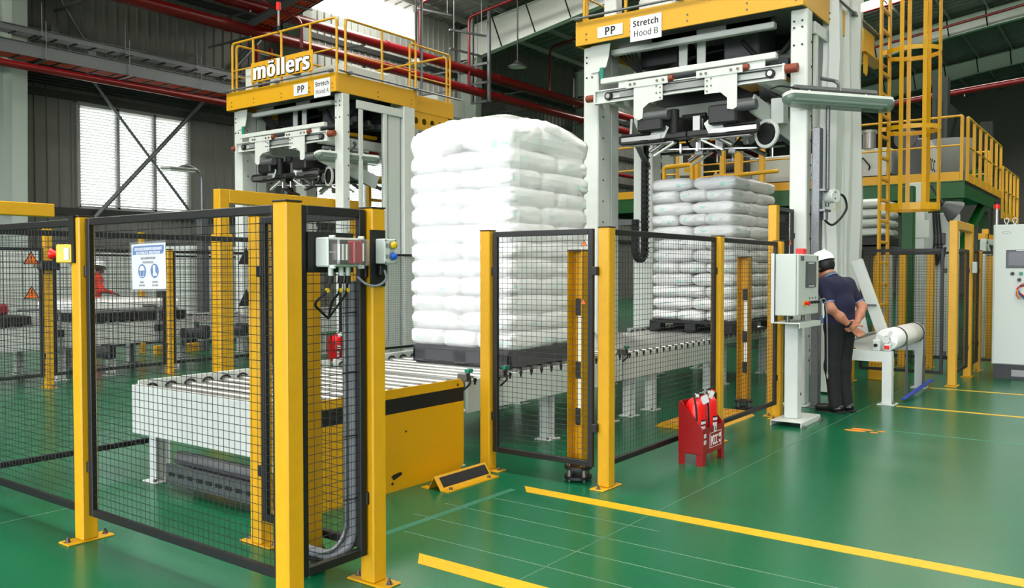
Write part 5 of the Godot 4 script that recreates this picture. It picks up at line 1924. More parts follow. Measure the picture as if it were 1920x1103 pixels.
# ---------- right of the picture ----------
func right_side() -> void:
	strip_lamp(Vector3(9.10, 3.36, -3.12), Vector3(10.25, 3.36, -2.28), [Vector3(9.68, 3.46, -2.70), Vector3(9.80, 3.60, -2.74), Vector3(9.62, 3.62, -2.88)], "clear-lensed strip lamp on a pipe arm at the right column of the near machine", true)
	strip_lamp(Vector3(9.08, 3.36, -10.66), Vector3(10.25, 3.36, -10.40), [Vector3(9.68, 3.46, -10.52), Vector3(9.78, 3.58, -10.44), Vector3(9.60, 3.60, -10.36)], "clear-lensed strip lamp on a pipe arm at the farther machine", false)
	film_and_roll()
	ladder()
	# guard fence with gate portal
	T("gate_portal", "yellow gate portal of two tall posts and a lintel right of the film roll", "gate portal", Vector3(12.8, 0, -1.95))
	for x in [12.2, 13.4]:
		bx(x - 0.055, x + 0.055, 0.01, 2.14, -2.0, -1.9, 0.007)
		var g := part("post", M["yellow paint"])
		bx(x - 0.14, x + 0.14, 0, 0.01, -2.02, -1.88, 0.003)
		part("base_plate", M["yellow paint"], g)
	bx(12.255, 13.345, 2.03, 2.14, -2.0, -1.9, 0.007)
	part("lintel", M["yellow paint"])
	bx(13.3, 13.38, 1.46, 1.62, -1.9, -1.84, 0.01)
	part("lock_box", M["panel grey"])
	post(14.3, -1.95, "x", "yellow fence post just left of the grey cabinet, beyond the gate portal")
	post(11.95, -3.15, "x", "yellow post partly hidden behind the hanging film and roll stand")
	panel(12.2, -3.10, 12.2, -2.06, "black mesh fence panel behind the film roll stand")
	var door := panel(12.27, -1.95, 13.33, -1.95, "black mesh gate leaf inside the yellow portal")
	panel(13.47, -1.95, 14.24, -1.95, "black mesh fence panel between the gate portal and the last post")
	panel(14.36, -2.0, 14.36, -0.9, "black mesh fence panel at right, partly behind the grey cabinet")
	panel(14.3, -2.05, 14.3, -6.0, "long black mesh fence panel in shade behind the ladder")
	for p in [[14.3, -3.35, "yellow guard post in shade just left of the ladder, behind the mesh"], [14.3, -3.0, "yellow guard post in shade just right of the ladder, behind the mesh"], [14.3, -2.6, "yellow guard post in shade midway between ladder and gate portal"], [15.9, -2.0, "left one of two yellow guard posts seen between the gate portal and the cabinet"], [16.4, -2.0, "right one of two yellow guard posts seen between the gate portal and the cabinet"], [15.2, -3.6, "yellow guard post in deep shade beside the hanging film, behind the ladder"]]:
		post(p[0], p[1], "x", p[2], 1.75, 0.10, "yellow guard posts in the shaded cell")
	# grey cabinet cut by the picture edge
	T("switch_cabinet", "large pale grey switch cabinet with screen, cut by the right picture edge", "switch cabinet", Vector3(13.9, 0, -1.1))
	bx(13.45, 14.3, 0.2, 2.13, -1.66, -0.5, 0.008)
	var cb := part("body", M["panel grey"])
	bx(13.44, 13.452, 0.21, 2.12, -1.64, -0.52, 0.004)
	part("door", M["panel grey"], cb)
	bx(13.47, 14.3, 0.0, 0.2, -1.64, -0.52)
	var pl := part("plinth", M["black plastic"])
	bx(13.462, 13.472, 0.04, 0.13, -1.42, -1.2)
	part("vent_plate", M["panel dark"], pl)
	bx(13.425, 13.442, 1.53, 1.78, -1.50, -1.05, 0.006)
	var sb := part("screen_bezel", M["motor grey"], cb)
	bx(13.42, 13.426, 1.565, 1.75, -1.47, -1.08)
	part("screen", M["screen"], cb)
	bx(13.419, 13.424, 1.765, 1.775, -1.38, -1.15)
	part("screen_label", M["paper"], cb)
	for b in [[1.455, -1.42, "black plastic"], [1.455, -1.32, "teal"], [1.37, -1.34, "dark green"], [1.455, -1.20, "black plastic"]]:
		cy(Vector3(13.44, b[0], b[1]), Vector3(13.41, b[0], b[1]), 0.024, 14)
		part("switch", M[b[2]], cb)
	disc(Vector3(13.4395, 2.02, -1.50), Vector3(0, 0, 1), Vector3.UP, 0.055, 0.018, Vector3(-0.002, 0, 0))
	part("oval_emblem", M["panel dark"], cb)
	disc(Vector3(13.4375, 2.02, -1.50), Vector3(0, 0, 1), Vector3.UP, 0.046, 0.012, Vector3(-0.001, 0, 0))
	part("oval_emblem", M["panel grey"], cb)
	for k in 5:
		tb(soft([Vector3(13.44, 1.33 - 0.01 * k, -1.26), Vector3(13.38, 1.30 - k * 0.01, -1.33 - k * 0.012), Vector3(13.36, 1.17, -1.37 + k * 0.018), Vector3(13.37, 1.11, -1.33 + k * 0.03)], 0.05), 0.007, 6)
		part("loose_wire", [M["orange cable"], M["button yellow"], M["button blue"], M["dark rubber"], M["bright red"]][k], cb)
	for z in [-1.52, -1.42]:
		tb(soft([Vector3(13.6, 2.13, z), Vector3(13.6, 2.2, z - 0.035), Vector3(13.6, 2.23, z), Vector3(13.6, 2.2, z + 0.035), Vector3(13.6, 2.13, z)], 0.03), 0.010, 6)
		part("eye_bolt", M["steel"], cb)
	T("stack_light", "red and black stack light on a silver pole at the cabinet top", "stack light", Vector3(13.55, 2.13, -1.68))
	cy(Vector3(13.6, 2.13, -1.64), Vector3(13.6, 2.36, -1.64), 0.025, 12)
	part("pole", M["steel"])
	cy(Vector3(13.6, 2.36, -1.64), Vector3(13.6, 2.42, -1.64), 0.04, 14)
	part("lens", M["bright red"])
	cy(Vector3(13.6, 2.42, -1.64), Vector3(13.6, 2.47, -1.64), 0.04, 14)
	part("cap", M["dark rubber"])
	mezzanine()

func film_and_roll() -> void:
	# hanging gusseted film tube
	T("film_web", "tall hanging web of white film rising from the roll stand to the machine deck", "plastic film", Vector3(10.85, 0.55, -2.92))
	var prof := [[10.10, 0.0], [10.17, 0.10], [10.26, 0.02], [10.55, 0.04], [10.75, 0.0], [10.82, 0.06], [11.05, 0.03], [11.2, 0.10], [11.5, 0.04]]
	var ys := [0.6, 0.9, 1.2, 1.5, 1.8, 2.4, 3.2, 4.0, 5.0, 6.2]
	for face in [0.0, -0.07]:
		var rows := []
		for y in ys:
			var row := []
			for p in prof:
				var narrow := 1.0 - 0.10 * smoothstep(1.5, 0.6, y)
				var lean := -0.08 * smoothstep(2.0, 6.0, y)
				var wob := 0.02 * sin(y * 2.1 + p[0] * 3.0)
				row.append(Vector3(10.75 + (p[0] - 10.75) * narrow + 0.10 + lean * (p[0] - 10.0) / 1.5, y, -2.98 + p[1] + wob + face + 0.16 * smoothstep(1.3, 0.6, y)))
			rows.append(row)
		for i in ys.size() - 1:
			for j in prof.size() - 1:
				var n: Vector3 = (rows[i][j + 1] - rows[i][j]).cross(rows[i + 1][j] - rows[i][j]).normalized()
				if n.z < 0:
					n = -n
				quad(rows[i][j], rows[i][j + 1], rows[i + 1][j + 1], rows[i + 1][j], n)
		part("film_layer", M["film web"])
	# roll stand
	T("film_roll_stand", "white steel stand holding the film roll, yellow tapes at its feet", "roll stand", Vector3(10.9, 0, -2.4))
	var fr := []
	for x in [10.05, 11.75]:
		pr(PackedVector2Array([Vector2(-2.21, 0.012), Vector2(-2.21, 0.595), Vector2(-2.66, 0.595), Vector2(-2.70, 0.70), Vector2(-2.72, 0.70), Vector2(-2.72, 0.478), Vector2(-2.31, 0.478), Vector2(-2.31, 0.012)]), Vector3(x, 0, 0), Vector3(0, 0, 1), Vector3(0, 1, 0), Vector3(0.10, 0, 0))
		var f := part("end_frame", M["machine white"])
		bx(x - 0.06, x + 0.16, 0, 0.012, -2.35, -2.17, 0.003)
		part("foot_plate", M["machine white"], f)
		cy(Vector3(x + 0.03, 0.012, -2.19), Vector3(x + 0.03, 0.04, -2.19), 0.014, 6)
		part("anchor_bolt", M["bolt"], f)
		bx(x + 0.02, x + 0.10, 0.595, 0.72, -2.42, -2.34, 0.01)
		part("bearing_block", M["machine white"], f)
		bx(x + 0.02, x + 0.10, 0.595, 0.68, -2.30, -2.23, 0.01)
		part("bearing_block", M["machine white"], f)
		cy(Vector3(x + 0.01, 0.66, -2.38), Vector3(x - 0.015, 0.66, -2.38), 0.02, 10)
		part("knob", M["dark rubber"], f)
		bx(x + 0.0, x + 0.04, 0.62, 0.66, -2.29, -2.24, 0.004)
		part("red_stop", M["bright red"], f)
	bx(10.15, 11.75, 0.50, 0.56, -2.72, -2.66, 0.006)
	part("long_beam", M["machine white"])
	bar(Vector3(10.62, 1.62, -2.74), Vector3(10.62, 0.60, -2.38), 0.13, 0.07, 0.006, Vector3(1, 0, 0))
	part("diagonal_arm", M["machine white"])
	bx(10.55, 10.69, 1.08, 1.10, -2.62, -2.50, 0.003)
	part("arm_clamp", M["galvanised"])
	bar(Vector3(10.1, 0.70, -2.66), Vector3(11.3, 0.74, -2.60), 0.03, 0.02)
	part("guide_rod", M["steel"])
	cy(Vector3(10.15, 0.74, -2.6), Vector3(11.7, 0.74, -2.6), 0.02, 8)
	part("guide_roller", M["steel"])
	# curved film tray
	for i in 6:
		var a0 := PI + PI * 0.5 * i / 6.0
		var a1 := PI + PI * 0.5 * (i + 1) / 6.0
		var p0 := Vector3(0, 0.70 + sin(a0) * 0.16, -2.48 + cos(a0) * 0.2)
		var p1 := Vector3(0, 0.70 + sin(a1) * 0.16, -2.48 + cos(a1) * 0.2)
		quad(p0 + Vector3(10.2, 0, 0), p0 + Vector3(11.7, 0, 0), p1 + Vector3(11.7, 0, 0), p1 + Vector3(10.2, 0, 0), Vector3(0, 1, 0.6).normalized())
	part("film_sheet", M["film web"])
	# the roll
	T("film_roll", "roll of white plastic film with two dark straps lying on the stand", "film roll", Vector3(10.98, 0.58, -2.27))
	var rc := Vector3(10.2, 0.715, -2.30)
	var rp := [Vector2(0.045, 0.0), Vector2(0.118, 0.0), Vector2(0.125, 0.012), Vector2(0.126, 0.5), Vector2(0.1275, 0.9), Vector2(0.125, 1.50), Vector2(0.115, 1.51), Vector2(0.045, 1.51)]
	la(rp, rc, Vector3(1, 0, 0), 32)
	part("film", M["helmet white"])
	cy(rc + Vector3(-0.04, 0, 0), rc + Vector3(1.55, 0, 0), 0.04, 14)
	part("core", M["machine white"])
	for k in 4:
		var a := k * PI / 2 + 0.5
		bar(rc + Vector3(-0.008, 0, 0), rc + Vector3(-0.008, cos(a) * 0.11, sin(a) * 0.11), 0.03, 0.01, 0.0, Vector3(1, 0, 0))
		part("end_spoke", M["machine white"])
	for x in [0.42, 1.38]:
		la([Vector2(0.128, -0.028), Vector2(0.1315, -0.028), Vector2(0.1315, 0.028), Vector2(0.128, 0.028)], rc + Vector3(x, 0, 0), Vector3(1, 0, 0), 32)
		part("strap_band", M["dark machine"])
		pr(PackedVector2Array([Vector2(-0.028, 0.68), Vector2(0.028, 0.68), Vector2(0.10, 0.04), Vector2(-0.10, 0.04)]), Vector3(10.2 + x, 0, -2.175), Vector3(1, 0, 0), Vector3(0, 1, 0), Vector3(0, 0, 0.004))
		part("hanging_strap", M["motor grey"])
	bar(Vector3(10.42, 0.03, -2.16), Vector3(11.98, 0.09, -2.15), 0.05, 0.02, 0.004)
	part("blue_strap_bar", M["strap blue"])

func ladder() -> void:
	T("caged_ladder", "yellow caged ladder rising beside the hanging film to the machine deck", "ladder", Vector3(12.6, 0, -2.9))
	for x in [12.36, 12.84]:
		bx(x - 0.05, x + 0.05, 0.25, 5.9, -2.915, -2.885, 0.004)
		part("stringer", M["machine yellow"])
	for k in 19:
		bx(12.39, 12.81, 0.42 + k * 0.29, 0.46 + k * 0.29, -2.92, -2.88, 0.004)
		part("rung", M["machine yellow"])
	bx(12.26, 12.94, 0.0, 0.25, -3.0, -2.8, 0.01)
	part("base_block", M["machine yellow"])
	bx(11.75, 12.31, 4.40, 4.68, -3.0, -2.975, 0.004)
	part("landing_plate", M["machine yellow"])
	bx(11.75, 12.9, 4.37, 4.40, -3.13, -2.95, 0.004)
	part("landing_plate", M["machine yellow"])
	pr(PackedVector2Array([Vector2(11.8, 4.37), Vector2(11.98, 4.37), Vector2(11.98, 4.14), Vector2(11.93, 4.08), Vector2(11.8, 4.10)]), Vector3(0, 0, -2.99), Vector3(1, 0, 0), Vector3(0, 1, 0), Vector3(0, 0, 0.012))
	part("bracket", M["machine yellow"])
	var pt := func(a: float, y: float) -> Vector3: return Vector3(12.6 + sin(a) * 0.36 * (1.0 if absf(a) < PI / 2 else 1.0), y, -2.55 + cos(a) * 0.36)
	var angs := []
	for i in 15:
		angs.append(lerpf(-2.45, 2.45, i / 14.0))
	for y in [2.36, 3.42, 4.46, 5.5]:
		var h: float = 0.09 if y < 2.5 else 0.06
		for i in 14:
			var p: Vector3 = pt.call(angs[i], y)
			var q: Vector3 = pt.call(angs[i + 1], y)
			var n: Vector3 = (q - p).cross(Vector3.UP).normalized()
			bar(p, q + (q - p) * 0.02, 0.006, h, 0.0)
		part("hoop", M["machine yellow"])
		for s in [[12.36, angs[0]], [12.84, angs[14]]]:
			bar(Vector3(s[0], y, -2.9), pt.call(s[1], y), 0.006, h)
			part("hoop_end", M["machine yellow"])
	for a in [-1.75, -0.95, -0.25, 0.45, 1.15, 1.9]:
		var p: Vector3 = pt.call(a, 2.33)
		var q: Vector3 = pt.call(a, 5.9)
		bar(p, q, 0.055, 0.006, 0.0, Vector3(sin(a), 0, cos(a)))
		part("cage_strap", M["machine yellow"])

func mezz_rail(a: Vector3, b: Vector3, n: int, h := 1.2, kick := true) -> void:
	cy(a + Vector3.UP * h, b + Vector3.UP * h, 0.022, 8)
	var g := part("handrail", M["machine yellow"])
	cy(a + Vector3.UP * h * 0.55, b + Vector3.UP * h * 0.55, 0.017, 8)
	part("mid_rail", M["machine yellow"], g)
	if kick:
		bar(a + Vector3.UP * 0.085, b + Vector3.UP * 0.085, 0.012, 0.17)
		part("kick_plate", M["machine yellow"], g)
	for i in n:
		var p := a.lerp(b, float(i) / (n - 1))
		bo(p + Vector3.UP * h * 0.5, Vector3(0.055, h, 0.055), Basis.IDENTITY, 0.004)
		part("baluster", M["machine yellow"], g)

func mezzanine() -> void:
	T("mezzanine", "green steel mezzanine with yellow railings behind the ladder at right", "mezzanine", Vector3(20.5, 0, -6.5))
	bx(17.7, 23.5, 3.10, 3.17, -12.5, -2.66)
	part("deck", M["dark green"])
	for z in [[-12.5, -2.66]]:
		bx(17.68, 17.72, 2.86, 3.17, z[0], z[1], 0.004)
		bx(17.66, 17.82, 2.85, 2.87, z[0], z[1])
		bx(17.66, 17.82, 3.15, 3.17, z[0], z[1])
		part("edge_beam", M["green beam"])
	bx(17.7, 23.5, 2.86, 3.17, -2.70, -2.66, 0.004)
	part("edge_beam", M["green beam"])
	for z in [-4.6, -6.6, -8.6, -10.6]:
		bx(17.8, 23.5, 2.80, 3.10, z - 0.06, z + 0.06)
		part("floor_beam", M["dark green"])
	for p in [[17.95, -3.0], [17.95, -6.8], [17.95, -10.8], [22.6, -3.0], [14.9, -3.05]]:
		bx(p[0] - 0.09, p[0] + 0.09, 0.02, 2.86, p[1] - 0.09, p[1] + 0.09, 0.01)
		var c := part("column", M["green beam"])
		bx(p[0] - 0.18, p[0] + 0.18, 0, 0.02, p[1] - 0.18, p[1] + 0.18)
		part("foot_plate", M["green beam"], c)
	pr(PackedVector2Array([Vector2(-3.15, 1.9), Vector2(-2.9, 1.9), Vector2(-2.72, 2.86), Vector2(-3.3, 2.86)]), Vector3(17.9, 0, 0), Vector3(0, 0, 1), Vector3(0, 1, 0), Vector3(0.10, 0, 0))
	part("haunch", M["green beam"])
	bar(Vector3(17.95, 1.4, -3.0), Vector3(20.6, 2.9, -2.75), 0.14, 0.14)
	part("brace", M["green beam"])
	mezz_rail(Vector3(17.7, 3.17, -12.3), Vector3(17.7, 3.17, -2.72), 6)
	mezz_rail(Vector3(17.95, 3.17, -2.66), Vector3(22.6, 3.17, -2.66), 7)
	mezz_rail(Vector3(22.6, 2.7, -2.62), Vector3(25.6, 2.7, -2.62), 5)
	mezz_rail(Vector3(23.4, 3.17, -12.3), Vector3(23.4, 3.17, -3.0), 9)
	# palletising machine on the mezzanine
	T("palletiser", "long grey palletising machine body on the green mezzanine", "machine", Vector3(18.9, 3.17, -6.0))
	bx(18.3, 19.6, 3.45, 3.98, -7.4, -4.1, 0.02)
	part("body", M["panel grey"])
	bx(18.28, 18.3, 3.42, 3.56, -7.4, -4.1)
	part("side_rail", M["machine white"])
	bx(18.4, 19.4, 3.17, 3.45, -7.3, -4.2)
	part("base_frame", M["dark machine"])
	for z in [-6.7, -5.6, -4.8]:
		cy(Vector3(18.29, 3.52, z), Vector3(18.24, 3.52, z), 0.05, 10)
		part("roller_end", M["dark rubber"])
	cy(Vector3(18.4, 3.98, -4.53), Vector3(18.4, 4.30, -4.53), 0.13, 18)
	var cyl := part("air_cylinder", M["steel"])
	cy(Vector3(18.4, 4.30, -4.53), Vector3(18.4, 4.36, -4.53), 0.16, 18)
	part("cylinder_head", M["steel"], cyl)
	tb(soft([Vector3(18.28, 3.7, -4.65), Vector3(18.15, 3.8, -4.60), Vector3(18.18, 3.6, -4.45), Vector3(18.28, 3.55, -4.5)], 0.06), 0.015, 6)
	part("hose", M["dark rubber"])
	T("transfer_unit", "grey transfer unit with angled lettered side guard beside the palletising machine", "machine", Vector3(18.7, 3.17, -3.6))
	bx(18.5, 19.1, 3.17, 4.14, -3.98, -3.50, 0.03)
	part("housing", M["motor grey"])
	cy(Vector3(18.48, 4.15, -3.86), Vector3(18.7, 4.15, -3.86), 0.22, 18)
	part("drum_motor", M["motor grey"])
	pr(PackedVector2Array([Vector2(17.95, 3.18), Vector2(19.5, 3.18), Vector2(19.5, 3.95), Vector2(18.6, 4.08), Vector2(17.95, 4.08)]), Vector3(0, 0, -3.44), Vector3(1, 0, 0), Vector3(0, 1, 0), Vector3(0, 0, 0.03))
	var sg := part("side_guard", M["machine white"])
	words("ITTCC", M["ink"], Vector3(18.6, 3.52, -3.408), Vector3(1, 0, 0), 0.24, sg, 700, 0.003)
	T("drive_motor", "dark grey gear motor with yellow posts above the second pallet load", "gear motor", Vector3(18.2, 3.6, -7.3))
	cy(Vector3(18.1, 3.83, -7.6), Vector3(18.1, 3.83, -7.15), 0.14, 16)
	part("motor", M["motor grey"])
	bx(17.98, 18.25, 3.62, 4.0, -7.15, -6.98, 0.02)
	part("gearbox", M["dark machine"])
	bx(18.0, 18.3, 3.2, 3.66, -7.75, -6.95, 0.02)
	part("bracket", M["panel dark"])
	for k in 7:
		cy(Vector3(18.1, 3.83, -7.57 + k * 0.055), Vector3(18.1, 3.83, -7.55 + k * 0.055), 0.155, 14)
	part("cooling_fins", M["motor grey"], null, true)
	T("deck_control_box", "white control box with dark screen and yellow label above the second pallet load", "control box", Vector3(18.2, 3.17, -8.35))
	bx(18.0, 18.45, 3.66, 4.26, -8.60, -8.17, 0.01)
	var dc := part("body", M["machine white"])
	bx(17.992, 18.0, 3.86, 4.17, -8.47, -8.25)
	part("screen", M["screen"], dc)
	bx(17.99, 18.0, 3.74, 3.83, -8.44, -8.30)
	part("yellow_label", M["button yellow"], dc)
	cy(Vector3(18.2, 3.17, -8.4), Vector3(18.2, 3.66, -8.4), 0.05, 10)
	part("stand", M["panel dark"])
	# yellow hand hoops and posts beyond the second load
	var hoops := [[-8.95, -8.55], [-8.4, -7.75]]
	for i in 2:
		T("hand_hoop", ["small yellow tube hoop left of the deck control box", "wide yellow tube hoop in front of the deck control box"][i], "guard hoop", Vector3(16.9, 2.9, hoops[i][0]))
		rail_loop([Vector3(16.9, 2.85, hoops[i][0]), Vector3(16.9, 3.72 + 0.02 * i, hoops[i][0]), Vector3(16.9, 3.74 + 0.02 * i, hoops[i][1]), Vector3(16.9, 2.85, hoops[i][1])], 0.05)
		part("tube", M["machine yellow"])
	T("access_stair_guard", "yellow railed access platform in the gap above the second pallet load", "platform guard", Vector3(17.0, 2.4, -7.2))
	for p in [[-7.7, 4.4, 0.08], [-6.75, 4.65, 0.07], [-6.25, 4.15, 0.05], [-7.1, 4.1, 0.05], [-9.1, 4.3, 0.06]]:
		bo(Vector3(17.0, (2.4 + p[1]) / 2, p[0]), Vector3(p[2] * 2, p[1] - 2.4, p[2] * 2), Basis.IDENTITY, 0.006)
		part("post", M["machine yellow"])
	for e in [[-7.6, 4.05, -6.5, 4.2], [-7.6, 3.45, -5.9, 3.5], [-6.9, 4.3, -6.0, 4.35]]:
		cy(Vector3(16.95, e[1], e[0]), Vector3(16.95, e[3], e[2]), 0.04, 8)
		part("rail", M["machine yellow"])
	bx(16.6, 17.4, 2.5, 2.62, -9.4, -5.9)
	part("step_plate", M["galvanised"])
	# things under the mezzanine
	var wrapped := sack_mesh(Vector3(1.12, 0.19, 1.02), 91, M["panel grey"])
	T("wrapped_load", "film wrapped pallet load in shade behind the hanging film and ladder", "pallet load", Vector3(15.6, 1.9, -3.9))
	for k in 4:
		inst("sack_layer", wrapped, Transform3D(Basis(Vector3.UP, PI * (k % 2)), Vector3(15.6, 2.14 + k * 0.16, -3.95)))
	bx(15.05, 16.15, 1.92, 2.06, -4.45, -3.45, 0.01)
	part("pallet", M["pallet grey"])
	T("lift_conveyor", "dark lift conveyor frame under the wrapped load behind the ladder", "conveyor", Vector3(15.6, 0, -4.0))
	bx(15.0, 16.2, 1.78, 1.90, -4.8, -3.3, 0.01)
	part("frame", M["dark machine"])
	for p in [[15.1, -4.6], [15.1, -3.4], [16.1, -4.6], [16.1, -3.4]]:
		bx(p[0] - 0.07, p[0] + 0.07, 0, 1.78, p[1] - 0.07, p[1] + 0.07, 0.006)
		part("leg", M["panel grey"])
	T("lift_column", "grey lift column with bolted plate right of the ladder", "column", Vector3(15.9, 0, -3.05))
	bx(15.8, 16.1, 0, 3.0, -3.28, -2.98, 0.01)
	part("column", M["panel grey"])
	bx(15.78, 15.8, 2.05, 2.35, -3.30, -2.9, 0.005)
	part("bolted_plate", M["panel grey"])
	T("cabinet_narrow", "narrow grey cabinet with black cables under the green mezzanine", "cabinet", Vector3(16.6, 0, -2.8))
	bx(16.4, 17.0, 0, 2.5, -3.05, -2.62, 0.01)
	part("body", M["panel grey"])
	for k in 3:
		tb(soft([Vector3(16.35, 2.6, -2.95 + k * 0.04), Vector3(16.3, 2.0, -2.9 + k * 0.05), Vector3(16.32, 1.5, -2.98 + k * 0.09), Vector3(16.38, 1.9, -2.85 + k * 0.05)], 0.2), 0.018, 6)
		part("cable", M["dark rubber"])
	bx(16.3, 16.4, 1.95, 2.15, -2.93, -2.75, 0.01)
	part("plug_box", M["motor grey"])
	T("flood_lamp", "round wire-guarded flood lamp under the mezzanine edge", "lamp", Vector3(16.0, 2.5, -2.6))
	la([Vector2(0.05, 0.0), Vector2(0.09, 0.05), Vector2(0.19, 0.22), Vector2(0.20, 0.26), Vector2(0.0, 0.28)], Vector3(15.9, 2.62, -2.72), Vector3(0.3, -0.45, 0.6), 18)
	part("reflector", M["motor grey"])
	cy(Vector3(15.9, 2.62, -2.72), Vector3(15.9, 2.95, -2.9), 0.025, 8)
	part("bracket", M["dark machine"])
	T("strapping_frame", "white truss frame of a strapping unit between the gate portal and cabinet", "machine frame", Vector3(17.0, 0, -2.2))
	for e in [[16.6, 0.0, 16.6, 2.0], [18.2, 0.0, 18.2, 2.0], [16.6, 2.0, 18.2, 2.0], [16.6, 1.55, 18.2, 1.55], [16.7, 2.0, 17.6, 1.6]]:
		bar(Vector3(e[0], e[1], -2.2), Vector3(e[2], e[3], -2.2), 0.09, 0.09, 0.005, Vector3(0, 0, 1))
		part("bar", M["machine white"])
	T("yellow_barrier", "low yellow barrier rail behind the gate portal", "barrier", Vector3(18.6, 0, -2.0))
	for p in [[17.6, 0.0, 2.25], [19.2, 0.0, 2.25]]:
		bx(p[0] - 0.05, p[0] + 0.05, p[1], p[2], -2.35, -2.25)
		part("post", M["machine yellow"])
	bx(17.2, 20.0, 2.05, 2.16, -2.36, -2.25)
	part("rail", M["machine yellow"])
	# large grey drum far right on the deck
	T("hopper", "large pale grey hopper standing behind the mezzanine railing", "hopper", Vector3(22.0, 3.17, -4.2))
	la([Vector2(0.0, 0.1), Vector2(0.18, 0.1), Vector2(0.2, 0.35), Vector2(0.5, 0.75), Vector2(0.5, 1.35), Vector2(0.0, 1.38)], Vector3(21.5, 3.1, -3.55), Vector3.UP, 22)
	part("drum", M["panel dark"])
	for a in 3:
		cy(Vector3(21.5 + cos(a * 2.1) * 0.4, 3.17, -3.55 + sin(a * 2.1) * 0.4), Vector3(21.5 + cos(a * 2.1) * 0.4, 3.9, -3.55 + sin(a * 2.1) * 0.4), 0.03, 8)
		part("leg", M["galvanised"])
	# big green building frame behind
	T("green_frame", "large dark green steel frame with diagonal brace at the upper right edge", "steel frame", Vector3(30.0, 0, -4.0))
	for x in [27.0, 36.0]:
		bx(x - 0.2, x + 0.2, 0, 7.0, -4.9, -4.5)
		part("column", M["dark green"])
	bx(26.8, 40.0, 5.2, 6.4, -4.8, -4.6)
	part("girder", M["dark green"])
	bar(Vector3(27.0, 5.2, -4.7), Vector3(29.5, 3.2, -3.2), 0.25, 0.25)
	part("brace", M["green beam"])
	bar(Vector3(27.0, 3.0, -4.7), Vector3(27.0, 5.2, -9.0), 0.22, 0.22)
	part("brace", M["dark green"])

